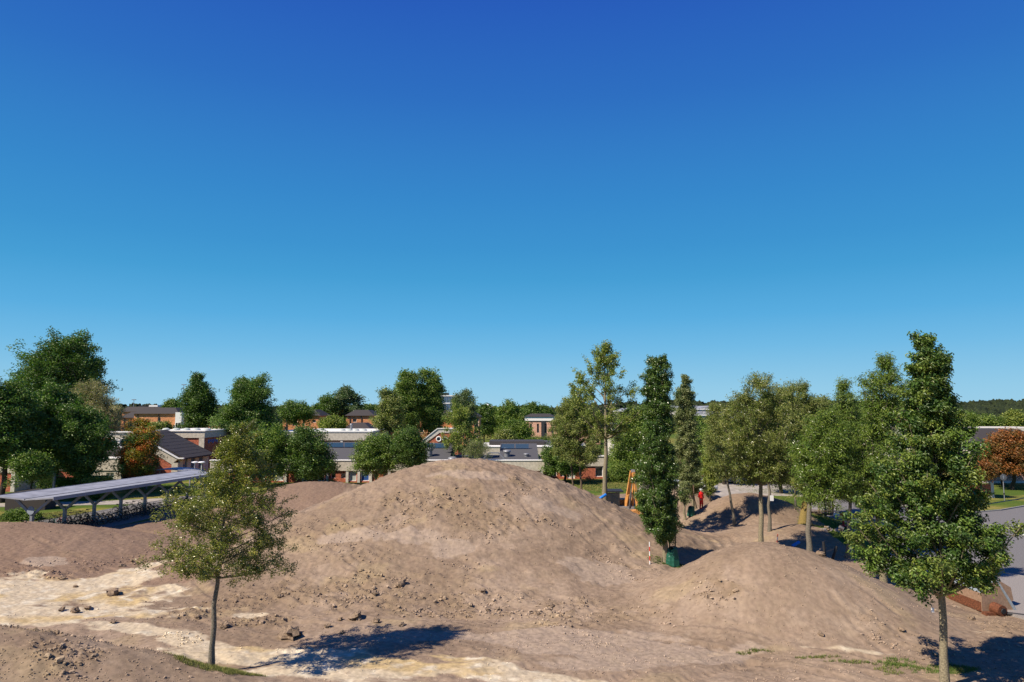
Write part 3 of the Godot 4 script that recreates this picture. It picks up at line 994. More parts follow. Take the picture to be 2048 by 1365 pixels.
func build_hills() -> void:
	var g := Geo.new()
	var xs := lines(-1500, 1500, 50.0)
	var zs := lines(-400, -1500, -50.0)
	for j in zs.size() - 1:
		for k in xs.size() - 1:
			var q := []
			for e in [[0, 0], [1, 0], [1, 1], [0, 1]]:
				var x := xs[k + e[0]]
				var z := zs[j + e[1]]
				q.append(Vector3(x, hill_height(x, z) + 0.02, z))
			g.col = Color(0.05, 0.085, 0.02)
			g.face_out([q[0], q[1], q[2]], Vector3.UP)
			g.face_out([q[0], q[2], q[3]], Vector3.UP)
	structure("hills", g, M["far wood"])
	var r := RandomNumberGenerator.new()
	r.seed = 41
	for variant in 2:
		var mm := MultiMesh.new()
		mm.transform_format = MultiMesh.TRANSFORM_3D
		mm.use_colors = true
		mm.mesh = blob(60 + variant)
		var list := []
		while list.size() < 3600:
			var z := -r.randf_range(330, 950)
			var x := r.randf_range(-0.85, 0.85) * -z
			var cover := nz.get_noise_2d(x * 0.12, z * 0.12) + (0.5 if z < -520.0 else -0.02)
			if r.randf() < cover + 0.35:
				list.append(Vector3(x, hill_height(x, z), z))
		mm.instance_count = list.size()
		for k in list.size():
			var s := r.randf_range(6.0, 11.0) * (0.8 if list[k].z > -500 else 1.0)
			var b := Basis(Vector3.UP, r.randf() * TAU).scaled(Vector3(s, s * r.randf_range(0.85, 1.25), s))
			mm.set_instance_transform(k, Transform3D(b, list[k] + Vector3(0, s * 0.32, 0)))
			var t := r.randf()
			var c := Color(0.030, 0.055, 0.018).lerp(Color(0.066, 0.095, 0.028), t)
			mm.set_instance_color(k, c)
		var mi := MultiMeshInstance3D.new()
		mi.multimesh = mm
		mi.material_override = M["far wood"]
		mi.name = "woodland" if variant == 0 else "undergrowth"
		add_child(mi)
		tag(mi, "dark green woods along the horizon, taller crowns" if variant == 0 else "dark green woods along the horizon, lower crowns between", "woods", "", "stuff")

func grass_tufts(called: String, label: String, spots: Array, count: int, tall: float, dry: float) -> void:    # spots: x, z, radius x, radius z
	var r := RandomNumberGenerator.new()
	r.seed = hash(label) % 9999
	var g := Geo.new()
	for k in 7:
		var a := r.randf() * TAU
		var o := Vector3(r.randfn(0, 0.25), 0, r.randfn(0, 0.25))
		var lean := Vector3(cos(a), 0, sin(a)) * r.randf_range(0.1, 0.5)
		var side := Vector3(-sin(a), 0, cos(a)) * 0.05
		var t := r.randf_range(0.6, 1.1)
		g.face([o - side, o + side, o + lean * t + Vector3(0, t, 0)])
	var mm := MultiMesh.new()
	mm.transform_format = MultiMesh.TRANSFORM_3D
	mm.use_colors = true
	mm.mesh = g.mesh()
	mm.instance_count = count
	for k in count:
		var s: Array = spots[r.randi() % spots.size()]
		var a := r.randf() * TAU
		var q := sqrt(r.randf()) * (1.0 + nz2.get_noise_2d(cos(a) * 2.0 + s[0], sin(a) * 2.0) * 0.6)
		var x: float = s[0] + cos(a) * q * s[2]
		var z: float = s[1] + sin(a) * q * s[3]
		var sc := tall * r.randf_range(0.6, 1.3)
		mm.set_instance_transform(k, Transform3D(Basis(Vector3.UP, r.randf() * TAU).scaled(Vector3(sc * 1.3, sc, sc * 1.3)), Vector3(x, ground(x, z) - 0.01, z)))
		var c := Color(0.075, 0.135, 0.022).lerp(Color(0.27, 0.235, 0.075), clampf(dry + r.randfn(0, 0.2), 0.0, 1.0)) * r.randf_range(0.8, 1.2)
		c.a = 1.0
		mm.set_instance_color(k, c)
	var mi := MultiMeshInstance3D.new()
	mi.multimesh = mm
	mi.material_override = M["grass blade"]
	mi.name = numbered(called)
	add_child(mi)
	tag(mi, label, "grass", "", "stuff")

# ---------------------------------------------------------------- trees
func build_trees() -> void:
	var young := "young trees planted among the mounds"
	var far := "trees among the buildings"
	# the young tree in front, its crown pale and loose
	tree("young_maple", "young loose-crowned yellow-green tree with bare trunk in front of the main mound", {"d": 27.2, "base": [422, 1350], "stem": 446, "trunk": 0.115, "bark": "bark grey", "leaf": 0.074, "kind": "broad", "gloss": "leaf glossy", "pal": "young", "mixed": 0.5,
		"rows": [[858, 462, 492], [890, 440, 520], [925, 428, 530], [955, 392, 545], [985, 345, 560], [1020, 328, 592], [1050, 322, 585], [1085, 312, 560], [1115, 300, 565], [1128, 345, 590], [1150, 395, 602]],
		"limbs": 56, "along": 7, "inner": 0.36, "fill": 300, "shell": 0.5, "clump": 0.30, "sprays": 7800, "rise": 0.45, "wobble": 0.04, "leader": 0.8, "shoots": 40, "shoot": 0.26, "shoot_up": 0.7}, young)
	# the big oak by the road
	tree("fastigiate_oak", "tall dark green oak with spire top and pale trunk beside the rusty bucket", {"d": 25.8, "base": [1891, 1392], "stem": 1868, "trunk": 0.15, "bark": "bark pale", "leaf": 0.118, "kind": "oak", "pal": "oak", "mixed": 0.4,
		"rows": [[690, 1842, 1856], [715, 1832, 1884], [745, 1826, 1894], [785, 1818, 1898], [820, 1800, 1916], [860, 1795, 1935], [910, 1770, 1960], [960, 1752, 1972], [1010, 1735, 1990], [1050, 1722, 2014], [1085, 1706, 2012], [1110, 1704, 1985], [1135, 1715, 1960], [1160, 1765, 1935], [1185, 1810, 1915]],
		"limbs": 84, "along": 5, "fill": 110, "shell": 0.4, "clump": 0.27, "sprays": 9600, "rise": 1.2, "inner": 0.4, "leader": 0.97, "ragged": 0.3, "shoots": 46, "shoot": 0.22}, young)
	# slender columns
	tree("columnar_hornbeam", "dense dark columnar tree beside the green watering bag and striped pole", {"d": 43.0, "base": [1330, 1128], "trunk": 0.17, "bark": "bark pale", "leaf": 0.115, "pal": "column", "gloss": "leaf glossy", "kind": "oak",
		"shoots": 40, "shoot": 0.28, "shoot_up": 3.0, "rows": [[722, 1298, 1334], [742, 1291, 1339], [790, 1291, 1341], [840, 1289, 1341], [880, 1284, 1346], [930, 1275, 1354], [980, 1270, 1360], [1020, 1276, 1356], [1042, 1290, 1353], [1064, 1306, 1350], [1082, 1314, 1344]],
		"limbs": 60, "along": 5, "fill": 300, "shell": 0.35, "clump": 0.28, "sprays": 10500, "rise": 2.2, "inner": 0.2}, young)
	tree("columnar_hornbeam", "dusty grey-green columnar tree behind the dark one, worker in red at its foot", {"d": 66.0, "base": [1392, 1018], "trunk": 0.2, "bark": "bark pale", "leaf": 0.14, "pal": "dusty", "kind": "oak",
		"rows": [[754, 1366, 1380], [775, 1360, 1384], [800, 1353, 1387], [840, 1353, 1391], [880, 1350, 1396], [920, 1350, 1402], [960, 1354, 1404], [985, 1366, 1402]],
		"limbs": 40, "along": 5, "fill": 190, "shell": 0.35, "clump": 0.36, "sprays": 5200, "rise": 2.2, "inner": 0.2}, young)
	tree("columnar_hornbeam", "short green columnar tree between the white van and the silver car", {"d": 72.0, "base": [1421, 1000], "trunk": 0.1, "bark": "bark dark", "leaf": 0.14, "pal": "lime", "kind": "oak",
		"rows": [[905, 1408, 1432], [930, 1402, 1436], [960, 1407, 1434], [988, 1414, 1428]], "limbs": 16, "along": 4, "fill": 70, "clump": 0.34, "sprays": 1700, "rise": 1.6}, young)
	tree("columnar_hornbeam", "small leafy stump-like tree at the edge of the dark column, by the white notice", {"d": 62.0, "base": [1370, 1026], "trunk": 0.12, "bark": "bark pale", "leaf": 0.12, "pal": "dusty", "kind": "oak",
		"rows": [[965, 1360, 1376], [985, 1358, 1378], [1008, 1364, 1376]], "limbs": 10, "along": 4, "fill": 30, "clump": 0.28, "sprays": 800, "rise": 1.4}, young)
	# airy young limes
	tree("young_lime", "tall airy young tree with long bare pale trunk on the mound's shoulder", {"d": 53.0, "base": [1209, 1002], "stem": 1212, "trunk": 0.19, "bark": "bark pale", "leaf": 0.15, "kind": "broad", "pal": "lime", "mixed": 0.5,
		"shoots": 44, "shoot": 0.34, "shoot_up": 1.6, "rows": [[700, 1203, 1216], [722, 1186, 1232], [750, 1152, 1246], [790, 1142, 1276], [815, 1142, 1283], [845, 1165, 1262], [872, 1180, 1240]],
		"limbs": 34, "along": 6, "inner": 0.4, "fill": 12, "clump": 0.27, "sprays": 1900, "rise": 1.1, "wobble": 0.03, "leader": 0.95}, young)
	tree("young_lime", "light green young tree left of the tall airy one, its stem on the mound's edge", {"d": 66.0, "base": [1167, 980], "trunk": 0.13, "bark": "bark brown", "leaf": 0.15, "kind": "broad", "pal": "olive", "mixed": 0.5,
		"rows": [[784, 1148, 1166], [810, 1118, 1190], [840, 1104, 1206], [870, 1098, 1212], [900, 1100, 1214], [925, 1112, 1206]],
		"limbs": 34, "along": 6, "fill": 60, "clump": 0.42, "sprays": 3400, "rise": 0.8}, young)
	tree("young_lime", "bare-stemmed sapling standing close to the light green young tree", {"d": 68.0, "base": [1149, 976], "trunk": 0.12, "bark": "bark brown", "leaf": 0.14, "pal": "olive",
		"rows": [[800, 1128, 1142], [840, 1108, 1168], [880, 1100, 1172], [915, 1112, 1172]], "limbs": 20, "along": 5, "fill": 20, "clump": 0.4, "sprays": 1500, "rise": 0.8}, young)
	# the stand on the second ridge
	tree("young_lime", "olive tree with gnarled lichen trunk rising behind the smaller mound's crest", {"d": 45.0, "base": [1521, 1090], "stem": 1517, "trunk": 0.19, "wobble": 0.10, "bark": "bark pale", "leaf": 0.135, "kind": "slim", "pal": "olive", "gloss": "leaf glossy", "mixed": 0.5,
		"shoots": 50, "shoot": 0.36, "shoot_up": 2.0, "rows": [[768, 1500, 1536], [788, 1474, 1562], [810, 1446, 1580], [850, 1430, 1592], [890, 1436, 1598], [930, 1456, 1596], [962, 1484, 1580]],
		"limbs": 64, "along": 9, "fill": 60, "clump": 0.30, "sprays": 7600, "rise": 1.5}, young)
	tree("young_lime", "slim pale-stemmed tree just right of the gnarled trunk, with a white notice", {"d": 52.0, "base": [1539, 1058], "stem": 1536, "trunk": 0.13, "wobble": 0.07, "bark": "bark grey", "leaf": 0.15, "kind": "slim", "pal": "olive", "mixed": 0.5,
		"rows": [[778, 1552, 1580], [810, 1530, 1604], [850, 1520, 1612], [900, 1516, 1612], [940, 1524, 1596]], "limbs": 40, "along": 8, "fill": 60, "clump": 0.32, "sprays": 4600, "rise": 1.5}, young)
	tree("young_lime", "broad olive tree with thick forked yellow-lichened trunk on the far ridge", {"d": 57.0, "base": [1606, 1046], "trunk": 0.38, "bark": "bark lichen", "leaf": 0.16, "kind": "slim", "pal": "olive", "mixed": 0.5,
		"shoots": 46, "shoot": 0.3, "shoot_up": 1.8, "rows": [[776, 1572, 1612], [796, 1556, 1646], [830, 1552, 1660], [870, 1544, 1678], [910, 1542, 1688], [950, 1552, 1684], [980, 1572, 1662]], "limbs": 60, "along": 8, "fill": 120, "clump": 0.36, "sprays": 7600, "rise": 1.2, "wobble": 0.12}, young)
	tree("young_lime", "green tree with pale slender trunk at the right end of the smaller mound's crest", {"d": 38.5, "base": [1619, 1094], "stem": 1612, "trunk": 0.17, "bark": "bark grey", "leaf": 0.13, "kind": "slim", "pal": "mid", "gloss": "leaf glossy", "mixed": 0.5,
		"rows": [[830, 1634, 1662], [860, 1608, 1696], [900, 1594, 1714], [940, 1596, 1720], [975, 1606, 1716], [1000, 1636, 1696]], "limbs": 40, "along": 6, "fill": 100, "clump": 0.34, "sprays": 5200, "rise": 0.5}, young)
	tree("young_lime", "tall open tree with upswept tips directly behind the oak's spire", {"d": 38.0, "base": [1766, 1120], "trunk": 0.17, "bark": "bark pale", "leaf": 0.13, "kind": "slim", "pal": "mid", "gloss": "leaf glossy", "mixed": 0.5, "shoots": 46, "shoot": 0.5, "shoot_up": 2.2,
		"rows": [[730, 1764, 1778], [750, 1746, 1794], [765, 1726, 1814], [800, 1722, 1806], [830, 1738, 1796], [880, 1712, 1816], [930, 1700, 1816], [980, 1700, 1812], [1030, 1720, 1796]], "limbs": 56, "along": 11, "inner": 0.3, "fill": 50, "clump": 0.19, "sprays": 5600, "rise": 2.3, "leader": 0.96}, young)
	tree("young_lime", "smaller open tree with a thin pointed top between the broad olive tree and the oak", {"d": 47.0, "base": [1692, 1080], "trunk": 0.14, "bark": "bark grey", "leaf": 0.14, "kind": "slim", "pal": "mid", "mixed": 0.5,
		"shoots": 34, "shoot": 0.5, "shoot_up": 2.2, "rows": [[772, 1680, 1692], [790, 1670, 1706], [810, 1668, 1722], [850, 1658, 1738], [900, 1652, 1752], [950, 1656, 1752], [1000, 1672, 1740]], "limbs": 48, "along": 10, "fill": 60, "clump": 0.23, "sprays": 4400, "rise": 2.2, "leader": 0.95}, young)
	tree("young_lime", "sparse thin-topped tree standing left of the gnarled trunk's crown", {"d": 58.0, "base": [1468, 1010], "trunk": 0.12, "bark": "bark grey", "leaf": 0.15, "kind": "slim", "pal": "olive", "mixed": 0.5, "shoots": 40, "shoot": 0.5, "shoot_up": 1.8,
		"rows": [[815, 1424, 1440], [850, 1412, 1462], [890, 1408, 1478], [930, 1416, 1484], [955, 1430, 1474]], "limbs": 34, "along": 7, "fill": 30, "clump": 0.3, "sprays": 2600, "rise": 1.5}, young)
	tree("young_lime", "leafy pale-stemmed tree filling the gap behind the smaller open tree", {"d": 56.0, "base": [1716, 1046], "trunk": 0.14, "bark": "bark pale", "leaf": 0.15, "kind": "slim", "pal": "mid", "mixed": 0.5, "shoots": 34, "shoot": 0.4, "shoot_up": 1.8,
		"rows": [[820, 1716, 1740], [850, 1700, 1762], [900, 1690, 1780], [950, 1690, 1784], [1000, 1706, 1770]], "limbs": 40, "along": 7, "fill": 90, "clump": 0.34, "sprays": 4200, "rise": 1.3}, young)
	tree("young_lime", "yellow-green tree between the broad olive tree and the smaller open tree", {"d": 66.0, "base": [1660, 1030], "trunk": 0.13, "bark": "bark pale", "leaf": 0.17, "kind": "slim", "pal": "olive", "mixed": 0.5, "shoots": 34, "shoot": 0.4, "shoot_up": 1.8,
		"rows": [[800, 1628, 1656], [830, 1616, 1680], [880, 1612, 1694], [930, 1620, 1694], [960, 1636, 1680]], "limbs": 36, "along": 7, "fill": 70, "clump": 0.38, "sprays": 3600, "rise": 1.3}, young)
	# trees round the car park, behind
	tree("maple", "shady round tree with dark trunk over the silver car", {"d": 94.0, "base": [1449, 968], "trunk": 0.22, "bark": "bark dark", "leaf": 0.26, "pal": "mid", "kind": "fine",
		"rows": [[846, 1420, 1452], [868, 1396, 1478], [895, 1390, 1490], [918, 1398, 1486], [934, 1420, 1470]], "limbs": 20, "along": 4, "fill": 90, "clump": 0.8, "sprays": 1500}, far)
	tree("maple", "bushy green tree seen between the airy tree and the dark column", {"d": 100.0, "base": [1262, 945], "trunk": 0.25, "bark": "bark dark", "leaf": 0.28, "pal": "mid", "kind": "fine",
		"rows": [[818, 1256, 1290], [845, 1238, 1306], [880, 1226, 1316], [910, 1222, 1310], [938, 1232, 1300]], "limbs": 20, "along": 4, "fill": 110, "clump": 0.9, "sprays": 1900}, far)
	tree("maple", "dark round tree on the lawn behind the broad olive tree", {"d": 84.0, "base": [1562, 990], "trunk": 0.24, "bark": "bark dark", "leaf": 0.25, "pal": "dark", "kind": "fine",
		"rows": [[890, 1544, 1580], [915, 1528, 1600], [940, 1524, 1608], [962, 1540, 1590]], "limbs": 18, "along": 4, "fill": 80, "clump": 0.7, "sprays": 1400}, far)
	tree("maple", "dark round tree on the lawn nearest the long brick wing", {"d": 80.0, "base": [1633, 1002], "trunk": 0.22, "bark": "bark dark", "leaf": 0.25, "pal": "mid", "kind": "fine",
		"rows": [[880, 1622, 1660], [910, 1604, 1690], [940, 1604, 1692], [966, 1616, 1676]], "limbs": 18, "along": 4, "fill": 90, "clump": 0.7, "sprays": 1500}, far)
	var sap := 0
	for q in [[1592, 1024, 62.0, "bark grey"], [1638, 1016, 66.0, "bark pale"], [1651, 1020, 64.0, "bark grey"], [1666, 1018, 66.0, "bark dark"]]:
		var where: String = ["pale-trunked sapling just left of the lichened trunk", "leftmost of three slim saplings on the shaded lawn by the barrier", "middle one of three slim saplings on the shaded lawn by the barrier", "dark-stemmed sapling nearest the red and white barrier"][sap]
		tree("sapling", where, {"d": q[2], "base": [q[0], q[1]], "trunk": 0.1, "bark": q[3], "leaf": 0.18, "kind": "slim", "pal": "mid",
			"rows": [[880, q[0] - 4, q[0] + 14], [910, q[0] - 22, q[0] + 26], [945, q[0] - 26, q[0] + 26], [968, q[0] - 12, q[0] + 12]], "limbs": 14, "along": 4, "fill": 20, "clump": 0.45, "sprays": 800, "wobble": 0.03}, young)
		sap += 1
	tree("rowan", "spreading tree with rust-brown foliage on the lawn beside the traffic sign", {"d": 88.0, "base": [2026, 975], "trunk": 0.26, "bark": "bark dark", "leaf": 0.24, "pal": "rusty", "kind": "fine",
		"rows": [[868, 2000, 2040], [885, 1976, 2070], [905, 1966, 2086], [925, 1968, 2090], [946, 1986, 2080]], "limbs": 24, "along": 4, "fill": 90, "clump": 0.7, "sprays": 2000, "rise": 0.4}, far)
	tree("rowan", "smaller rust-tinged tree behind the traffic sign", {"d": 93.0, "base": [2008, 972], "trunk": 0.2, "bark": "bark dark", "leaf": 0.24, "pal": "rusty", "kind": "fine",
		"rows": [[885, 1984, 2010], [905, 1964, 2020], [930, 1962, 2026], [948, 1980, 2014]], "limbs": 16, "along": 4, "fill": 50, "clump": 0.7, "sprays": 1100}, far)
	tree("plum", "low purple-red leaved tree at the corner of the brick garden wall", {"d": 80.0, "base": [1962, 985], "trunk": 0.12, "bark": "bark dark", "leaf": 0.2, "pal": "rusty", "kind": "fine",
		"rows": [[925, 1950, 1975], [940, 1940, 1990], [958, 1944, 1988]], "limbs": 12, "along": 4, "fill": 30, "clump": 0.45, "sprays": 700}, far)
	# left: behind the cycle shed
	tree("maple", "huge domed dark tree towering behind the left buildings", {"d": 118.0, "base": [112, 945], "trunk": 0.5, "bark": "bark dark", "leaf": 0.34, "pal": "dark", "kind": "fine",
		"rows": [[676, 106, 166], [695, 70, 196], [720, 44, 208], [750, 24, 216], [780, 14, 206], [815, 20, 190], [850, 40, 170]], "limbs": 40, "along": 5, "fill": 260, "clump": 1.35, "sprays": 5200, "rise": 0.9}, far)
	tree("willow", "silvery grey wispy tree below the huge domed tree", {"d": 104.0, "base": [180, 945], "trunk": 0.3, "bark": "bark grey", "leaf": 0.24, "pal": "silver", "kind": "slim",
		"rows": [[768, 160, 196], [790, 140, 232], [815, 132, 248], [845, 136, 262], [870, 150, 256]], "limbs": 40, "along": 6, "fill": 90, "clump": 0.7, "sprays": 2900, "rise": 0.6}, far)
	tree("maple", "dark broad tree with leaning trunk at the photo's left edge", {"d": 76.0, "base": [4, 992], "trunk": 0.32, "bark": "bark dark", "leaf": 0.25, "pal": "dark", "kind": "fine",
		"rows": [[768, -28, 24], [795, -50, 60], [830, -70, 84], [870, -76, 92], [905, -60, 84], [930, -40, 60]], "limbs": 30, "along": 5, "fill": 160, "clump": 0.85, "sprays": 3600}, far)
	tree("maple", "dark broad tree behind the near end of the cycle shed, trunk with a grey post", {"d": 84.0, "base": [108, 988], "trunk": 0.3, "bark": "bark dark", "leaf": 0.25, "pal": "dark", "kind": "fine",
		"rows": [[776, 70, 128], [800, 50, 152], [830, 40, 170], [870, 44, 178], [905, 48, 176], [940, 66, 160]], "limbs": 30, "along": 5, "fill": 170, "clump": 0.85, "sprays": 3800}, far)
	tree("maple", "dark tree whose crown hides the round windows of the left brick house", {"d": 80.0, "base": [162, 992], "trunk": 0.26, "bark": "bark dark", "leaf": 0.24, "pal": "dark", "kind": "fine",
		"rows": [[818, 130, 176], [845, 112, 212], [875, 108, 232], [905, 112, 222], [935, 128, 190], [955, 140, 176]], "limbs": 24, "along": 5, "fill": 130, "clump": 0.75, "sprays": 2800}, far)
	tree("maple", "low leafy tree under the dark broad ones, close to the ground", {"d": 74.0, "base": [60, 985], "trunk": 0.14, "bark": "bark dark", "leaf": 0.22, "pal": "mid", "kind": "fine",
		"rows": [[908, 40, 80], [925, 22, 100], [945, 24, 104], [960, 40, 90]], "limbs": 14, "along": 4, "fill": 50, "clump": 0.55, "sprays": 1000}, far)
	tree("cherry", "small tree in red, orange and yellow autumn leaf before the slate-roofed house", {"d": 88.0, "base": [291, 958], "trunk": 0.13, "bark": "bark brown", "leaf": 0.19, "pal": "autumn", "kind": "fine", "mixed": 0.25,
		"rows": [[862, 270, 306], [875, 254, 318], [895, 238, 322], [918, 228, 318], [938, 232, 312], [950, 258, 304]], "limbs": 26, "along": 5, "fill": 60, "clump": 0.5, "sprays": 2200}, far)
	tree("oak", "dark pointed tree in front of the orange block, right of the light mast", {"d": 150.0, "base": [398, 900], "trunk": 0.3, "bark": "bark dark", "leaf": 0.36, "pal": "dark", "kind": "fine",
		"rows": [[753, 388, 400], [770, 374, 416], [800, 366, 430], [830, 366, 434], [858, 374, 424]], "limbs": 26, "along": 4, "fill": 90, "clump": 1.0, "sprays": 2100, "rise": 1.4}, far)
	tree("oak", "big dark tree with three pointed tops left of the brick hall", {"d": 124.0, "base": [482, 920], "trunk": 0.35, "bark": "bark dark", "leaf": 0.33, "pal": "dark", "kind": "fine",
		"rows": [[760, 484, 526], [785, 466, 542], [815, 442, 548], [850, 420, 560], [885, 418, 556]], "limbs": 30, "along": 5, "fill": 150, "clump": 1.05, "sprays": 3000, "rise": 1.3}, far)
	tree("oak", "slim pointed top beside the three-topped dark tree", {"d": 126.0, "base": [470, 910], "trunk": 0.2, "bark": "bark dark", "leaf": 0.32, "pal": "dark", "kind": "fine",
		"rows": [[760, 480, 490], [780, 472, 498], [810, 466, 508], [840, 460, 510]], "limbs": 12, "along": 4, "fill": 30, "clump": 0.8, "sprays": 700, "rise": 1.6}, far)
	tree("maple", "mid green tree partly behind the young front tree, by the long low wing", {"d": 92.0, "base": [535, 960], "trunk": 0.2, "bark": "bark dark", "leaf": 0.25, "pal": "mid", "kind": "fine",
		"rows": [[858, 515, 560], [880, 490, 582], [905, 478, 592], [930, 486, 584], [950, 510, 560]], "limbs": 20, "along": 5, "fill": 80, "clump": 0.7, "sprays": 1700}, far)
	tree("maple", "dark low-branched tree in front of the wing's tall windows", {"d": 91.0, "base": [614, 964], "trunk": 0.22, "bark": "bark dark", "leaf": 0.24, "pal": "dark", "kind": "fine",
		"rows": [[862, 598, 630], [880, 580, 650], [905, 576, 668], [928, 588, 670], [955, 606, 640]], "limbs": 22, "along": 5, "fill": 90, "clump": 0.65, "sprays": 1900}, far)
	tree("cherry", "small round tree with dark forked trunk by the blue-blinded window", {"d": 91.0, "base": [752, 966], "trunk": 0.17, "bark": "bark dark", "leaf": 0.22, "pal": "mid", "kind": "fine",
		"rows": [[876, 738, 770], [892, 716, 790], [912, 708, 794], [932, 712, 790], [942, 728, 776]], "limbs": 22, "along": 5, "fill": 70, "clump": 0.6, "sprays": 1500, "rise": 0.4}, far)
	tree("cherry", "darker round tree where the main mound's slope meets the wing", {"d": 90.0, "base": [818, 955], "trunk": 0.17, "bark": "bark dark", "leaf": 0.22, "pal": "dark", "kind": "fine",
		"rows": [[862, 800, 832], [880, 782, 850], [905, 780, 858], [925, 792, 852], [936, 806, 836]], "limbs": 22, "along": 5, "fill": 70, "clump": 0.6, "sprays": 1600, "rise": 0.5}, far)
	tree("poplar", "left one of the twin tall green trees behind the flat roofs", {"d": 140.0, "base": [815, 900], "trunk": 0.3, "bark": "bark dark", "leaf": 0.34, "pal": "mid", "kind": "fine",
		"rows": [[748, 804, 830], [765, 794, 838], [800, 790, 840], [835, 786, 842], [862, 794, 836]], "limbs": 26, "along": 5, "fill": 80, "clump": 0.85, "sprays": 1900, "rise": 1.2}, far)
	tree("poplar", "right one of the twin tall green trees behind the flat roofs", {"d": 142.0, "base": [856, 900], "trunk": 0.32, "bark": "bark dark", "leaf": 0.34, "pal": "mid", "kind": "fine",
		"rows": [[744, 844, 870], [762, 838, 880], [800, 836, 882], [835, 836, 886], [865, 842, 882]], "limbs": 26, "along": 5, "fill": 90, "clump": 0.85, "sprays": 2100, "rise": 1.2}, far)
	tree("poplar", "lower olive tree leaning against the left twin tree", {"d": 132.0, "base": [775, 895], "trunk": 0.25, "bark": "bark brown", "leaf": 0.32, "pal": "olive", "kind": "fine",
		"rows": [[784, 768, 790], [805, 756, 800], [835, 750, 804], [860, 758, 800]], "limbs": 20, "along": 4, "fill": 40, "clump": 0.8, "sprays": 1100}, far)
	tree("birch", "feathery pale birch in front of the blue glass block", {"d": 150.0, "base": [928, 900], "trunk": 0.2, "bark": "bark grey", "leaf": 0.32, "pal": "blue", "kind": "fine",
		"rows": [[784, 920, 938], [800, 908, 948], [825, 902, 954], [850, 904, 950]], "limbs": 22, "along": 4, "fill": 30, "clump": 0.8, "sprays": 900, "rise": 1.3}, far)
	tree("apple", "loose yellow-green tree seen just over the main mound's summit", {"d": 104.0, "base": [915, 945], "trunk": 0.14, "bark": "bark brown", "leaf": 0.22, "pal": "lime", "kind": "broad",
		"rows": [[812, 906, 932], [835, 896, 946], [860, 886, 962], [885, 884, 972], [904, 892, 968]], "limbs": 34, "along": 5, "fill": 30, "clump": 0.55, "sprays": 1700, "rise": 0.9}, far)
	tree("apple", "leafless-looking thin shrub tree on the flat roof's edge above the summit", {"d": 96.0, "base": [950, 940], "trunk": 0.1, "bark": "bark grey", "leaf": 0.17, "pal": "dusty", "kind": "slim",
		"rows": [[882, 936, 960], [898, 920, 985], [912, 926, 975]], "limbs": 24, "along": 4, "fill": 10, "clump": 0.45, "sprays": 500, "rise": 0.9}, far)
	tree("maple", "dark round tree before the right end of the low wing", {"d": 96.0, "base": [1131, 958], "trunk": 0.2, "bark": "bark dark", "leaf": 0.24, "pal": "dark", "kind": "fine",
		"rows": [[882, 1112, 1146], [898, 1090, 1170], [918, 1082, 1180], [936, 1090, 1176], [948, 1110, 1150]], "limbs": 22, "along": 5, "fill": 80, "clump": 0.65, "sprays": 1700}, far)
	# far crowns between the blocks: px centre, top py, bottom py, half width, depth, palette, label
	var n := 0
	for q in [[592, 806, 842, 36, 175, "dark", "rounded dark crown right of the three-topped tree, before the orange houses"], [652, 797, 842, 26, 205, "dark", "dark crown left of the bluish pointed tree"], [692, 778, 842, 30, 210, "blue", "bluish pointed crown above the dark roofs"],
		[665, 838, 862, 24, 165, "lime", "pale rounded willow bush over the brick hall's roof"], [990, 818, 872, 30, 235, "mid", "green crown left of the distant tree belt by the pink block"], [1022, 808, 876, 34, 225, "mid", "tallest rounded crown of the belt left of the pink block"],
		[1060, 812, 860, 26, 260, "dark", "darker crown of the belt directly behind the pink block"], [968, 815, 870, 20, 215, "dark", "narrow dark crown beside the pale end wall"], [1035, 846, 885, 32, 190, "mid", "lower crown in front of the tree belt"], [1010, 866, 888, 20, 170, "olive", "olive bush at the foot of the tree belt"],
		[1088, 818, 850, 20, 280, "dark", "small crown right above the pink block's roof"], [1930, 830, 858, 30, 240, "mid", "rounded crown over the pale flat-roofed house"], [1975, 836, 858, 26, 250, "mid", "second rounded crown over the pale flat-roofed house"],
		[2030, 826, 856, 24, 260, "lime", "light green crown at the photo's right edge"], [345, 805, 835, 18, 240, "mid", "green crown behind the roof left of the light mast"], [455, 826, 850, 20, 190, "mid", "small crown behind the three-topped tree"],
		[735, 815, 845, 20, 230, "dark", "dark crown behind the roofs left of the olive tree"], [1385, 838, 872, 30, 180, "mid", "green crown left of the dusty column's foot"], [1300, 838, 870, 24, 190, "dark", "dark crown behind the dark column"], [275, 845, 866, 22, 150, "autumn", "yellowing bush on the roof line behind the slate-roofed house"],
		[318, 850, 866, 20, 145, "olive", "olive bush beneath the orange block's windows"], [1700, 850, 890, 26, 130, "mid", "crown behind the smaller open tree"], [1490, 846, 884, 26, 140, "olive", "crown behind the olive trees, below the grey hall"]]:
		var px: float = q[0]
		var hw: float = q[3]
		var dd: float = q[4]
		tree("far_tree", q[6], {"d": dd, "base": [px, 885 if dd > 160 else 905], "trunk": 0.25, "bark": "bark dark", "leaf": 0.0024 * dd, "pal": q[5], "kind": "fine", "twigs": false,
			"rows": [[q[1], px - hw * 0.25, px + hw * 0.3], [lerpf(q[1], q[2], 0.2), px - hw * 0.7, px + hw * 0.65], [lerpf(q[1], q[2], 0.5), px - hw, px + hw], [lerpf(q[1], q[2], 0.8), px - hw * 0.95, px + hw], [q[2], px - hw * 0.7, px + hw * 0.7]],
			"limbs": 12, "along": 3, "fill": 70, "clump": hw * dd / 1365.0 * 0.28, "sprays": 900}, far)
		n += 1

# ---------------------------------------------------------------- buildings
func node_at(parent: Node3D, called: String, at: Vector3) -> Node3D:
	var o := Node3D.new()
	o.name = called
	parent.add_child(o, true)
	o.position = at
	return o

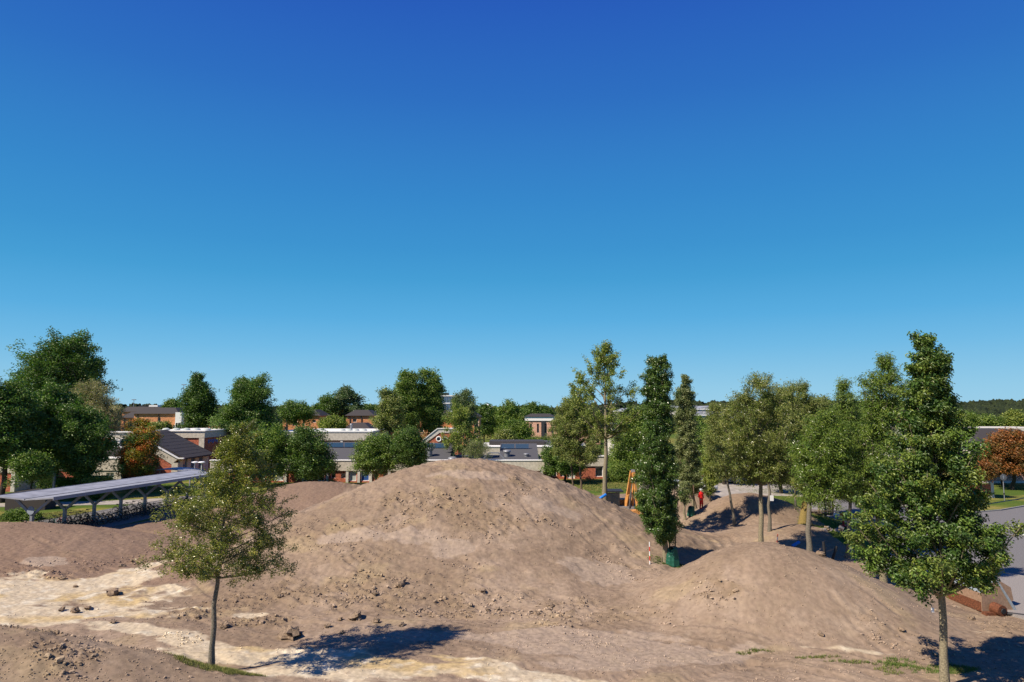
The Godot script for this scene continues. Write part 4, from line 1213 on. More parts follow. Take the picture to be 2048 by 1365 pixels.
# a wall in the plane z = z0 of its building, facing +z, with real openings [x, y, w, h, glass, frame, panes across, recess]
func facade(b: Node3D, x0: float, x1: float, y0: float, y1: float, z0: float, thick: float, holes: Array, m: Material, called := "wall") -> void:
	var xs := [x0, x1]
	var ys := [y0, y1]
	for h in holes:
		xs.append(h[0]); xs.append(h[0] + h[2]); ys.append(h[1]); ys.append(h[1] + h[3])
	xs.sort(); ys.sort()
	var g := Geo.new()
	for k in xs.size() - 1:
		if xs[k + 1] - xs[k] < 0.001:
			continue
		for j in ys.size() - 1:
			if ys[j + 1] - ys[j] < 0.001:
				continue
			var cx: float = (xs[k] + xs[k + 1]) / 2
			var cy: float = (ys[j] + ys[j + 1]) / 2
			var open := false
			for h in holes:
				if cx > h[0] and cx < h[0] + h[2] and cy > h[1] and cy < h[1] + h[3]:
					open = true
			if not open:
				g.span(Vector3(xs[k], ys[j], z0 - thick), Vector3(xs[k + 1], ys[j + 1], z0))
	part(b, called, g, m)
	for h in holes:
		window(b, h[0], h[1], h[2], h[3], z0 - (h[7] if h.size() > 7 else 0.12), h[4] if h.size() > 4 else "glass dark", h[5] if h.size() > 5 else "white paint", h[6] if h.size() > 6 else 1)

func window(b: Node3D, x: float, y: float, w: float, h: float, z: float, glass := "glass dark", frame := "white paint", panes := 1) -> void:
	var g := Geo.new()
	var t := clampf(minf(w, h) * 0.09, 0.05, 0.12)
	g.span(Vector3(x, y, z - 0.08), Vector3(x + t, y + h, z))
	g.span(Vector3(x + w - t, y, z - 0.08), Vector3(x + w, y + h, z))
	g.span(Vector3(x + t, y, z - 0.08), Vector3(x + w - t, y + t, z))
	g.span(Vector3(x + t, y + h - t, z - 0.08), Vector3(x + w - t, y + h, z))
	for k in range(1, panes):
		var mx := x + w * k / panes
		g.span(Vector3(mx - t * 0.4, y + t, z - 0.075), Vector3(mx + t * 0.4, y + h - t, z - 0.005))
	var f := part(b, "window", g, M[frame])
	for k in panes:
		var gp := Geo.new()
		var a := x + (w * k / panes) + (t if k == 0 else t * 0.4)
		var e := x + (w * (k + 1) / panes) - (t if k == panes - 1 else t * 0.4)
		gp.span(Vector3(a, y + t, z - 0.06), Vector3(e, y + h - t, z - 0.045))
		part(f, "pane", gp, M[glass])

func block(b: Node3D, called: String, a: Vector3, e: Vector3, m: String) -> MeshInstance3D:
	var g := Geo.new()
	g.span(a, e)
	return part(b, called, g, M[m])

func dome_light(b: Node3D, at: Vector3, r: float, m := "pale blind") -> void:
	var g := Geo.new()
	g.xf = Transform3D(Basis.IDENTITY, at)
	g.lathe([Vector2(r, -0.05), Vector2(r, 0.12), Vector2(r * 0.86, r * 0.34), Vector2(r * 0.5, r * 0.52), Vector2(0.001, r * 0.58)], 12)
	part(b, "skylight", g, M[m])

func vent(b: Node3D, at: Vector3, r: float, h: float) -> void:
	var g := Geo.new()
	g.xf = Transform3D(Basis.IDENTITY, at)
	g.lathe([Vector2(r, 0), Vector2(r, h * 0.7), Vector2(r * 1.35, h * 0.72), Vector2(r * 1.35, h * 0.95), Vector2(0.001, h)], 12)
	part(b, "roof_vent", g, M["galvanised"])

func hip_roof(b: Node3D, x0: float, x1: float, z0: float, z1: float, y: float, h: float, inset: float, m: String, called := "roof") -> MeshInstance3D:   # truncated hipped roof
	var g := Geo.new()
	var lo := [Vector3(x0, y, z0), Vector3(x1, y, z0), Vector3(x1, y, z1), Vector3(x0, y, z1)]
	var dz := minf(inset, absf(z1 - z0) * 0.45) * signf(z1 - z0)
	var hi := [Vector3(x0 + inset, y + h, z0 + dz), Vector3(x1 - inset, y + h, z0 + dz), Vector3(x1 - inset, y + h, z1 - dz), Vector3(x0 + inset, y + h, z1 - dz)]
	var mid := Vector3((x0 + x1) / 2, y, (z0 + z1) / 2)
	for k in 4:
		var j := (k + 1) % 4
		g.face_out([lo[k], lo[j], hi[j], hi[k]], (lo[k] + lo[j]) / 2 - mid + Vector3(0, 0.3, 0))
	g.face_out(hi, Vector3.UP)
	g.face_out(lo, Vector3.DOWN)
	return part(b, called, g, M[m])

func build_buildings() -> void:
	# ---- the long low wing behind the main mound
	var d := 97.0
	var o := thing("school_wing", "long low brick and concrete wing with white roof edge behind the main mound", "building", Vector3(0, 0, -d))
	var xa := X(424, d)
	var xb := X(1086, d)
	var holes := []
	for q in [[546, 568, "pale blind"], [612, 626, "glass dark"], [636, 650, "glass dark"], [699, 713, "pale blind"], [722, 739, "blue blind"], [783, 798, "glass dark"], [838, 852, "glass dark"], [900, 914, "glass dark"], [470, 486, "glass dark"]]:
		holes.append([X(q[0], d), 0.18, X(q[1], d) - X(q[0], d), 1.36, q[2], "white paint", 1, 0.1])
	for q in [596, 662, 682, 747, 766, 812, 866, 500, 520]:
		holes.append([X(q, d), 0.55, 0.68, 0.72, "glass dark", "white paint", 1, 0.25])
	facade(o, xa, xb, 0.0, 1.62, 0.0, 0.35, holes, M["red brick"])
	for px in [537, 572, 608, 655, 695, 718, 742, 779, 802, 1083]:
		block(o, "pilaster", Vector3(X(px, d) - 0.18, 0, 0.004), Vector3(X(px, d) + 0.18, 1.62, 0.16), "pale concrete")
	block(o, "fascia", Vector3(xa - 0.2, 1.62, -0.35), Vector3(xb + 0.2, 3.0, 0.22), "concrete")
	block(o, "roof_edge", Vector3(xa - 0.3, 3.0, -0.5), Vector3(xb + 0.3, 3.14, 0.3), "white paint")
	block(o, "roof", Vector3(xa, 2.7, -14), Vector3(xb, 2.95, -0.5), "roofing felt")
	block(o, "side_wall", Vector3(xa, 0, -14), Vector3(xa + 0.3, 2.69, -0.36), "red brick")
	block(o, "side_wall", Vector3(xb - 0.3, 0, -14), Vector3(xb, 2.69, -0.36), "red brick")
	# raised lights on its roof
	for q in [[600, 722, 4.1], [752, 905, 4.0], [1000, 1075, 3.9]]:
		var x0 := X(q[0], 106)
		var x1 := X(q[1], 106)
		var g := Geo.new()
		g.xf = Transform3D(Basis(Vector3.UP, PI / 2), Vector3(x0, 0, 0))
		g.prism([Vector2(3.5, 2.95), Vector2(13, 2.95), Vector2(13, q[2] + 0.9), Vector2(9.0, q[2] + 0.3)], 0, x1 - x0)
		var pr := part(o, "clerestory", g, M["roofing felt"])
		var n := int((x1 - x0) / 2.2)
		for k in n:
			var gx := x0 + 0.2 + k * 2.2
			var gp := Geo.new()
			gp.span(Vector3(gx, q[2] + 0.35, -8.9), Vector3(gx + 2.0, q[2] + 1.0, -8.7))
			part(pr, "roof_light", gp, M["glass blue"])
	vent(o, Vector3(X(1014, 102), 2.95, -5), 0.42, 1.3)
	vent(o, Vector3(X(1053, 102), 2.95, -5), 0.3, 0.8)
	vent(o, Vector3(X(862, 104), 3.3, -5), 0.4, 1.3)
	dome_light(o, Vector3(X(905, 101), 2.95, -4), 0.7, "galvanised")
	dome_light(o, Vector3(X(835, 101), 2.95, -4), 0.6, "galvanised")
	# chevron canopy with a light metal edge
	var ch := Geo.new()
	var cx := X(985, 99)
	ch.bar(Vector3(cx - 1.5, 2.95, -1.5), Vector3(cx - 0.5, 4.0, -1.5), 0.3, 0.18)
	ch.bar(Vector3(cx - 0.5, 4.0, -1.5), Vector3(cx + 0.9, 4.0, -1.5), 0.3, 0.18)
	ch.bar(Vector3(cx + 0.9, 4.0, -1.5), Vector3(cx + 1.9, 2.95, -1.5), 0.3, 0.18)
	part(o, "canopy_frame", ch, M["galvanised"])
	# ---- its right end, set back
	d = 102.0
	o = thing("school_wing", "right end of the low school wing, concrete band over red brick, behind slim trunks", "building", Vector3(0, 0, -d))
	xa = X(1088, d) + 0.02
	xb = X(1212, d)
	holes = [[X(1120, d), 0.35, 0.8, 1.3, "glass dark"], [X(1134, d), 0.05, 1.2, 1.75, "pale blind"], [X(1191, d), 0.3, 1.1, 1.5, "glass dark"], [X(1104, d), 0.35, 0.7, 1.3, "glass dark"]]
	facade(o, xa, xb - 0.5, 0.0, 1.85, 0.0, 0.3, holes, M["red brick"])
	block(o, "corner_pier", Vector3(xb - 0.5, 0, -0.3), Vector3(xb, 1.85, 0.06), "pale concrete")
	block(o, "fascia", Vector3(xa, 1.85, -0.3), Vector3(xb + 0.15, 3.25, 0.15), "concrete")
	block(o, "roof_edge", Vector3(xa, 3.25, -0.4), Vector3(xb + 0.25, 3.42, 0.25), "white paint")
	block(o, "roof", Vector3(xa, 3.0, -12), Vector3(xb, 3.2, -0.4), "roofing felt")
	block(o, "side_wall", Vector3(xb - 0.3, 0, -12), Vector3(xb, 2.99, -0.31), "red brick")
	block(o, "roof_light", Vector3(xa + 2.2, 3.2, -8), Vector3(xa + 6.5, 4.5, -5), "roof slate")
	vent(o, Vector3(xb - 1.2, 3.2, -4), 0.3, 1.0)
	# ---- the second flat roof behind, with railings
	d = 120.0
	o = thing("flat_building", "flat-roofed concrete building with dark rooftop box behind the summit", "building", Vector3(0, 0, -d))
	xa = X(965, d)
	xb = X(1180, d)
	block(o, "wall", Vector3(xa, 0, -14), Vector3(xb, 2.2, -0.02), "red brick")
	block(o, "fascia", Vector3(xa - 0.2, 2.2, -14.2), Vector3(xb + 0.2, 3.7, 0.2), "concrete")
	block(o, "roof_edge", Vector3(xa - 0.3, 3.7, -14.3), Vector3(xb + 0.3, 3.82, 0.3), "white paint")
	block(o, "rooftop_box", Vector3(xa + 1, 3.82, -12), Vector3(xa + 11, 4.5, -4), "roof slate")
	block(o, "rooftop_box", Vector3(xa + 11.2, 3.82, -12), Vector3(xb - 1, 4.35, -4), "roofing felt")
	var rl := Geo.new()
	for k in 14:
		rl.span(Vector3(xa + 11 + k * 0.6, 3.82, -1.03), Vector3(xa + 11.05 + k * 0.6, 4.6, -0.98))
	rl.span(Vector3(xa + 11, 4.6, -1.03), Vector3(xa + 19, 4.66, -0.97))
	part(o, "railing", rl, M["dark paint"])
	# ---- the brick hall with roof domes
	d = 124.0
	o = thing("sports_hall", "taller brick and concrete hall with a row of white roof domes, left of centre", "building", Vector3(0, 0, -d))
	xa = X(556, d)
	xb = X(742, d)
	block(o, "wall", Vector3(xa, 0, -16), Vector3(xb, 4.7, -0.02), "orange brick")
	for px in [588, 682, 739]:
		block(o, "pilaster", Vector3(X(px, d) - 0.22, 0, -0.018), Vector3(X(px, d) + 0.22, 4.7, 0.12), "pale concrete")
	block(o, "fascia", Vector3(xa - 0.1, 4.7, -16.1), Vector3(xb + 0.1, 6.15, 0.2), "concrete")
	block(o, "roof_edge", Vector3(xa - 0.2, 6.15, -16.2), Vector3(xb + 0.2, 6.36, 0.3), "white paint")
	block(o, "lower_roof", Vector3(xa + 6, 0, -0.01 + 0.02), Vector3(xb + 3, 3.4, 6.5), "roofing felt")
	for px in [600, 620, 635, 676, 690, 704, 720]:
		dome_light(o, Vector3(X(px, d), 6.36, -2.5), 0.6)
	vent(o, Vector3(X(693, d), 6.36, -3), 0.2, 1.3)
	# ---- gabled brick house with round windows right of the twin trees
	d = 128.0
	o = thing("gabled_house", "small red brick gable with two round white windows over the summit", "building", Vector3(0, 0, -d))
	gable(o, X(846, d), X(874, d), X(916, d), 3.8, 4.3, 6.6, [[X(877, d), 4.75], [X(890, d), 4.7]], 10.0, "red brick")
	# ---- left: the slate-roofed brick house
	d = 100.0
	o = thing("slate_house", "red brick house with steep dark slate roof and round windows by the cycle shed", "building", Vector3(0, 0, -d))
	var ye := H(918, d)
	var yt := H(865, d)
	var xl := X(196, d)
	var xp := X(258, d)
	var xr := X(356, d)
	var g2 := Geo.new()
	g2.prism([Vector2(xl, 0), Vector2(xr - 0.9, 0), Vector2(xr - 0.9, ye - 0.5), Vector2(xp, yt - 0.9), Vector2(xl, yt - 0.9)], -9.0, 0.0)
	part(o, "wall", g2, M["red brick"])
	var g3 := Geo.new()      # concrete band along the verge, in straight lengths
	g3.prism([Vector2(xl, yt - 0.9), Vector2(xp - 0.05, yt - 0.9), Vector2(xp + 0.15, yt), Vector2(xl, yt)], -0.4, 0.15)
	g3.prism([Vector2(xp - 0.05, yt - 0.895), Vector2(xr - 0.9, ye - 0.8), Vector2(xr, ye), Vector2(xp + 0.17, yt)], -0.4, 0.146)
	g3.span(Vector3(xr - 0.9, 0, -0.4), Vector3(xr, ye - 0.6, 0.14))
	part(o, "verge", g3, M["concrete"])
	var g4 := Geo.new()
	var edge := [Vector3(xl, yt + 0.06, 0.2), Vector3(xp + 0.1, yt + 0.06, 0.2), Vector3(xr + 0.1, ye + 0.06, 0.2), Vector3(xr + 0.9, ye + 0.06, 0.2)]
	for k in 3:
		g4.bar(edge[k], edge[k + 1], 0.35, 0.16)
	part(o, "roof_edge", g4, M["white paint"])
	# slate roof in courses
	var back := -10.0
	var rf := Geo.new()
	rf.prism([Vector2(xp + 0.3, yt - 0.1), Vector2(xr + 0.9, ye - 0.12), Vector2(xr + 0.9, ye + 0.02), Vector2(xp + 0.3, yt + 0.04)], back, 0.0)
	var rnode := part(o, "roof", rf, M["roof slate"])
	var courses := 9
	var rr := RandomNumberGenerator.new()
	rr.seed = 3
	var slate := Geo.new()
	slate.span(Vector3(-0.5, 0, -0.5), Vector3(0.5, 0.03, 0.5))
	var slate_mesh := slate.mesh()
	var slope := Vector3(xr + 0.9 - xp - 0.3, ye - yt, 0)
	var ang := atan2(slope.y, slope.x)
	for k in courses:
		for j in 10:
			var w := slope.length() / courses
			var cp := Vector3(xp + 0.3, yt + 0.06, 0) + slope.normalized() * (k + 0.5) * w
			var sl := part_mesh(rnode, "slate", slate_mesh, M["roof slate"])
			sl.transform = Transform3D(Basis(Vector3(0, 0, 1), ang + 0.02).scaled_local(Vector3(w * 1.04, 1, 0.985)), cp + Vector3(0, rr.randf_range(0.0, 0.015), -0.5 - j * 0.99 - (0.0 if k % 2 else 0.003)))
	# eaves wall, in shade, with window bands
	var ev := node_at(o, "eaves_wall", Vector3(xr, 0, -0.5))
	ev.rotation.y = PI / 2
	facade(ev, 0.0, 9.4, 0.0, ye - 0.3, 0.0, 0.25, [[0.9, 0.3, 1.4, 2.6, "glass blue", "grey paint"], [3.4, 0.3, 1.4, 2.6, "glass blue", "grey paint"], [6.0, 0.3, 1.4, 2.6, "glass blue", "grey paint"]], M["concrete"], "panel")
	# round windows: white rings standing proud
	for q in [[231.0, 887.0], [246.0, 887.0]]:
		var c := P(q[0], q[1], d)
		round_window(o, Vector3(c.x, c.y, 0.02), 0.62)
	# ---- the tall concrete and brick block behind it
	d = 112.0
	o = thing("brick_block", "concrete-topped brick block with shaded blue-lettered side beside the slate roof", "building", Vector3(0, 0, -d))
	xa = X(300, d)
	xb = X(405, d)
	yt = H(862, d)
	block(o, "wall", Vector3(xa, 0, -15), Vector3(xb, yt - 1.15, -0.02), "red brick")
	block(o, "fascia", Vector3(xa - 0.1, yt - 1.15, -15.1), Vector3(xb + 0.15, yt - 0.1, 0.15), "concrete")
	block(o, "corner_pier", Vector3(xb - 0.75, 0, -0.015), Vector3(xb + 0.12, yt - 1.15, 0.12), "concrete")
	block(o, "roof_edge", Vector3(xa - 0.2, yt - 0.1, -15.2), Vector3(xb + 0.3, yt + 0.05, 0.3), "white paint")
	for k in 5:
		dome_light(o, Vector3(lerpf(xa, xb, (k + 0.6) / 5.0), yt + 0.05, -2.5), 0.6)
	var let := Geo.new()
	for k in 5:       # blue marks on the shaded side
		let.span(Vector3(xb + 0.001, yt - 2.1 + 0.18 * (k % 2), -2.0 - k * 0.8), Vector3(xb + 0.06, yt - 1.5, -1.6 - k * 0.8))
	part(o, "blue_lettering", let, M["sign blue"])
	# ---- flat-roofed parts far left
	d = 93.0
	o = thing("flat_building", "low concrete building with pale window slits behind the hedge at left", "building", Vector3(0, 0, -d))
	xa = X(150, d)
	xb = X(243, d)
	facade(o, xa, xb, 0.0, 2.0, 0.0, 0.3, [[X(213, d), 0.2, 0.5, 1.5, "pale blind"], [X(221, d), 0.2, 0.5, 1.5, "pale blind"]], M["concrete"])
	block(o, "fascia", Vector3(xa, 2.0, -8), Vector3(xb + 0.2, 3.55, 0.12), "concrete")
	block(o, "roof_edge", Vector3(xa, 3.55, -8.1), Vector3(xb + 0.3, 3.7, 0.2), "white paint")
	block(o, "rooftop_box", Vector3(xa + 1.0, 3.7, -6), Vector3(xb - 0.6, 4.7, -2), "roof slate")
	d = 86.0
	o = thing("flat_building", "brick wall end with white coping at the photo's left edge under the trees", "building", Vector3(0, 0, -d))
	xa = X(-30, d)
	xb = X(32, d)
	block(o, "wall", Vector3(xa, 0, -9), Vector3(xb - 0.5, 2.3, 0), "red brick")
	block(o, "corner_pier", Vector3(xb - 0.5, 0, -9), Vector3(xb, 2.3, 0.06), "pale concrete")
	block(o, "fascia", Vector3(xa, 2.3, -9.1), Vector3(xb + 0.1, 3.5, 0.1), "concrete")
	block(o, "roof_edge", Vector3(xa, 3.5, -9.2), Vector3(xb + 0.2, 3.66, 0.2), "white paint")
	o = thing("flat_building", "shaded low wing between the left trees, dark under its roof edge", "building", Vector3(0, 0, -92))
	xa = X(36, 92)
	xb = X(148, 92)
	block(o, "wall", Vector3(xa, 0, -8), Vector3(xb, 2.1, 0), "red brick")
	block(o, "fascia", Vector3(xa, 2.1, -8.1), Vector3(xb, 3.4, 0.1), "concrete")
	block(o, "roof_edge", Vector3(xa, 3.4, -8.2), Vector3(xb, 3.55, 0.2), "white paint")
	# ---- orange brick housing far behind
	orange_house("orange brick block with tall white bay window left of centre", 190.0, 262, 352, 828, 6, [[286, 292, 845, 838], [310, 316, 855, 836]], true)
	orange_house("orange brick block with low wing at its left end", 205.0, 236, 300, 836, 4, [[246, 254, 866, 858], [268, 274, 866, 858]], false)
	orange_house("orange brick block behind the dark pointed tree", 200.0, 372, 462, 826, 5, [[380, 386, 848, 838], [440, 446, 848, 838]], false)
	orange_house("orange house with grey-framed windows seen right of the rounded dark crown", 185.0, 562, 636, 832, 5, [[582, 592, 852, 836], [622, 629, 846, 840]], false)
	orange_house("orange terraced house behind the dark roofs at centre left", 200.0, 690, 745, 832, 5, [[703, 711, 845, 838]], false)
	orange_house("orange block behind the olive tree", 210.0, 742, 812, 834, 5, [[760, 766, 846, 840], [800, 806, 848, 838]], false)
	orange_house("orange block between the twin trees and the birch", 195.0, 828, 905, 833, 5, [[838, 846, 870, 856], [870, 874, 866, 848], [895, 901, 846, 840]], false)
	orange_house("orange block with pale glazed end wall right of the birch", 185.0, 902, 958, 834, 5, [[948, 957, 876, 836]], false)
	var dk := thing("terraced_house", "low house with long dark pitched roof in front of the orange terraces", "building", Vector3(0, 0, -180))
	block(dk, "wall", Vector3(X(686, 180), 0, -8), Vector3(X(738, 180), H(858, 180), 0), "orange brick")
	hip_roof(dk, X(684, 180), X(740, 180), 0.5, -8.5, H(858, 180), 1.5, 2.0, "roof slate")
	# ---- far roofs on the skyline at left
	var sk := thing("apartment_block", "long dark-roofed apartment block with white rooftop box on the left skyline", "building", Vector3(0, 0, -250))
	block(sk, "wall", Vector3(X(238, 250), 0, -12), Vector3(X(352, 250), H(824, 250), 0), "orange brick")
	hip_roof(sk, X(236, 250), X(354, 250), 0.5, -12.5, H(824, 250), H(814, 250) - H(824, 250), 1.6, "roof slate")
	block(sk, "rooftop_box", Vector3(X(282, 250), H(814, 250), -7), Vector3(X(300, 250), H(810.5, 250), -3), "white paint")
	block(sk, "rooftop_box", Vector3(X(262, 250), H(814, 250), -7), Vector3(X(276, 250), H(811.5, 250), -3), "dark paint")
	# ---- blue glass office tower
	d = 420.0
	o = thing("glass_office", "blue glass office block with white floor bands on the skyline behind the birch", "building", Vector3(0, 0, -d))
	xa = X(876, d)
	xb = X(918, d)
	block(o, "core", Vector3(xa, 0, -14), Vector3(xb, H(791, d), -0.3), "glass blue")
	for py in [792, 807, 823, 839]:
		block(o, "floor_band", Vector3(xa - 0.4, H(py, d) - 0.35, -14.2), Vector3(xb + 0.4, H(py, d) + 0.35, 0.05), "white paint")
	for k in 14:
		block(o, "mullion", Vector3(lerpf(xa, xb, k / 13.0) - 0.1, 0, -0.28), Vector3(lerpf(xa, xb, k / 13.0) + 0.1, H(794, d), -0.1), "grey paint")
	block(o, "rooftop_box", Vector3(xa - 2, H(791, d), -10), Vector3(X(894, d), H(786, d), -3), "dark paint")
	# ---- pale dome on the horizon
	o = thing("domed_hall", "small pale domed roof on the wooded horizon", "building", Vector3(X(974, 800), 0, -800))
	var dg := Geo.new()
	dg.lathe([Vector2(10, 0), Vector2(10, H(816, 800)), Vector2(9.2, H(814.5, 800)), Vector2(6, H(812.5, 800)), Vector2(2.5, H(811, 800)), Vector2(2.5, H(809.5, 800)), Vector2(0.01, H(808.5, 800))], 24)
	part(o, "dome", dg, M["white paint"])
	# ---- pink brick block at centre right
	d = 205.0
	o = thing("pink_block", "pinkish brick block with dark roof, white porch and slim windows right of centre", "building", Vector3(X(1052, d), 0, -d), -0.12)
	holes = []
	for k in 3:
		holes.append([1.2 + k * 2.1, H(866, d), 0.62, H(848, d) - H(866, d), "glass dark", "grey paint"])
	facade(o, 0.0, 7.6, 0.0, H(842, d), 0.0, 0.4, holes, M["pink brick"])
	holes = []
	for k in 4:
		holes.append([9.0 + k * 2.0, H(866, d), 0.55, H(848, d) - H(866, d), "glass dark", "grey paint"])
		holes.append([9.0 + k * 2.0, 0.3, 0.55, 1.4, "glass dark", "grey paint"])
	facade(o, 7.6, 22.0, 0.0, H(845, d), -0.6, 0.4, holes, M["pale brick"])
	block(o, "roof_edge", Vector3(-0.3, H(842, d), -9), Vector3(8.2, H(834, d), 0.3), "white paint")
	hip_roof(o, -0.6, 8.6, 0.6, -9.4, H(834, d), 0.9, 2.0, "roof slate")
	hip_roof(o, 8.61, 22.4, 0.0, -9.0, H(845, d), H(836, d) - H(845, d), 2.4, "roof slate")
	block(o, "drainpipe", Vector3(4.6, 0, 0.01), Vector3(5.6, H(842, d), 0.5), "dark paint")
	block(o, "chimney", Vector3(12.6, H(838, d), -3), Vector3(13.3, H(828, d), -2.3), "pale concrete")
	block(o, "side_wall", Vector3(0, 0, -9), Vector3(0.3, H(842, d), -0.42), "pale brick")
	# ---- grey factory halls on the right horizon
	d = 330.0
	for q in [[1240, 1335, 816, "pale grey factory hall with sloping roof lights behind the airy tree"], [1382, 1492, 824, "low white-walled factory hall on the right horizon"], [1330, 1422, 812, "grey flat-roofed factory hall behind the columns"]]:
		var fo := thing("factory_hall", q[3], "building", Vector3(0, 0, -d))
		block(fo, "wall", Vector3(X(q[0], d), 0, -20), Vector3(X(q[1], d), H(q[2] + 8, d), 0), "pale concrete")
		block(fo, "roof_edge", Vector3(X(q[0], d) - 0.5, H(q[2] + 8, d), -20.5), Vector3(X(q[1], d) + 0.5, H(q[2] + 6, d), 0.5), "white paint")
		var rg := Geo.new()
		var x0 := X(q[0], d)
		var n := 4
		var step := (X(q[1], d) - x0) / n
		for k in n:
			rg.prism([Vector2(x0 + k * step, H(q[2] + 6, d)), Vector2(x0 + (k + 0.98) * step, H(q[2] + 6, d)), Vector2(x0 + (k + 0.98) * step, H(q[2], d))], -20, 0)
		part(fo, "sawtooth_roof", rg, M["zinc"])
		d += 25.0
	d = 150.0
	o = thing("flat_building", "pale flat-roofed wing between the airy tree and the dark column", "building", Vector3(0, 0, -d))
	block(o, "wall", Vector3(X(1225, d), 0, -10), Vector3(X(1275, d), H(856, d), 0), "pale concrete")
	block(o, "roof", Vector3(X(1224, d), H(856, d), -10.2), Vector3(X(1276, d), H(848, d), 0.3), "zinc")
	# ---- red tiled roofs right
	for q in [[1708, 1752, 846, 150.0, "left one of two low houses with bright red tiled roof behind the stand of trees"], [1762, 1826, 845, 155.0, "right one of two low houses with bright red tiled roof behind the stand of trees"]]:
		var ho := thing("tiled_house", q[4], "building", Vector3(0, 0, -q[3]))
		block(ho, "wall", Vector3(X(q[0], q[3]), 0, -9), Vector3(X(q[1], q[3]), H(q[2], q[3]), 0), "pale concrete")
		hip_roof(ho, X(q[0], q[3]) - 0.4, X(q[1], q[3]) + 0.4, 0.5, -9.5, H(q[2], q[3]), H(831, q[3]) - H(q[2], q[3]), 2.4, "roof tile")
	# ---- long brick wing behind the stand
	d = 100.0
	o = thing("school_wing", "long low red brick wing with pale plinth across the lawn at right", "building", Vector3(0, 0, -d))
	xa = X(1656, d)
	xb = X(1850, d)
	block(o, "wall", Vector3(xa, 0.9, -12), Vector3(xb, 2.2, 0), "red brick")
	block(o, "plinth", Vector3(xa, 0, -12.1), Vector3(xb, 0.9, 0.15), "pale concrete")
	block(o, "fascia", Vector3(xa, 2.2, -12.1), Vector3(xb, 3.4, 0.15), "concrete")
	block(o, "roof_edge", Vector3(xa - 0.1, 3.4, -12.2), Vector3(xb + 0.1, 3.55, 0.25), "white paint")
	# ---- right edge: dark-roofed house and garden walls
	d = 112.0
	o = thing("dark_roofed_house", "house with broad purplish dark roof and white eaves at the right edge", "building", Vector3(0, 0, -d))
	xa = X(1950, d)
	xb = X(2110, d)
	block(o, "wall", Vector3(xa + 0.6, 0, -12), Vector3(xb - 0.6, 3.9, -0.6), "pale concrete")
	hip_roof(o, xa, xb, 0.3, -12.6, H(888, d), H(860, d) - H(888, d), 3.2, "roof slate")
	block(o, "eaves", Vector3(xa - 0.1, H(888, d) - 0.35, -12.7), Vector3(xb + 0.1, H(888, d) - 0.01, 0.4), "white paint")
	o = thing("flat_building", "long pale flat roof behind the dark-roofed house", "building", Vector3(0, 0, -150))
	block(o, "wall", Vector3(X(1920, 150), 0, -12), Vector3(X(2110, 150), H(866, 150), 0), "pale brick")
	block(o, "fascia", Vector3(X(1919, 150), H(866, 150), -12.2), Vector3(X(2112, 150), H(856, 150), 0.3), "pale concrete")
	d = 80.0
	o = thing("garden_wall", "brick garden wall with pale concrete frame beside the purple tree", "wall", Vector3(0, 0, -d))
	block(o, "brick_panel", Vector3(X(1930, d), 0.25, -0.25), Vector3(X(1979, d), 1.55, -0.02), "red brick")
	block(o, "pier", Vector3(X(1979, d), 0, -0.3), Vector3(X(1985, d), 1.75, 0.03), "pale concrete")
	block(o, "base", Vector3(X(1930, d), 0, -0.3), Vector3(X(1979, d), 0.25, 0.02), "pale concrete")
	o = thing("garden_wall", "pale garden wall behind the traffic sign", "wall", Vector3(0, 0, -96))
	block(o, "brick_panel", Vector3(X(1960, 96), 0.3, -0.25), Vector3(X(2110, 96), 2.3, -0.02), "pink brick")
	block(o, "coping", Vector3(X(1959, 96), 2.3, -0.35), Vector3(X(2111, 96), 2.5, 0.08), "pale concrete")
	block(o, "base", Vector3(X(1960, 96), 0, -0.3), Vector3(X(2110, 96), 0.3, 0.02), "pale concrete")

func round_window(o: Node3D, c: Vector3, r: float) -> void:
	var g := Geo.new()
	g.ring(c + Vector3(0, 0, 0.12), Vector3(0, 0, 1), r, r * 0.26, 24, 6)
	var f := part(o, "window", g, M["white paint"])
	var p := Geo.new()
	p.xf = Transform3D(Basis(Vector3.RIGHT, PI / 2), c)
	p.lathe([Vector2(r * 0.9, 0), Vector2(r * 0.9, 0.1), Vector2(0.001, 0.1)], 20)
	part(f, "pane", p, M["glass dark"])

func gable(o: Node3D, xl: float, xp: float, xr: float, y0: float, ye: float, yt: float, rounds: Array, deep: float, m: String) -> void:
	var g := Geo.new()
	g.prism([Vector2(xl, 0), Vector2(xr, 0), Vector2(xr, yt - 0.7), Vector2(xp + 0.4, yt - 0.7), Vector2(xl, ye - 0.6)], -deep, 0)
	part(o, "wall", g, M[m])
	g = Geo.new()
	g.prism([Vector2(xl, ye - 0.6), Vector2(xp + 0.4, yt - 0.7), Vector2(xp, yt), Vector2(xl - 0.3, ye)], -deep, 0.12)
	g.prism([Vector2(xp + 0.42, yt - 0.7), Vector2(xr, yt - 0.7), Vector2(xr, yt), Vector2(xp, yt)], -deep, 0.115)
	part(o, "verge", g, M["pale concrete"])
	g = Geo.new()
	g.bar(Vector3(xl - 0.3, ye + 0.08, 0), Vector3(xp, yt + 0.08, 0), 0.5, 0.14)
	g.bar(Vector3(xp, yt + 0.08, 0.003), Vector3(xr, yt + 0.08, 0.003), 0.5, 0.14)
	part(o, "roof_edge", g, M["white paint"])
	for q in rounds:
		round_window(o, Vector3(q[0], q[1], 0.02), 0.42)

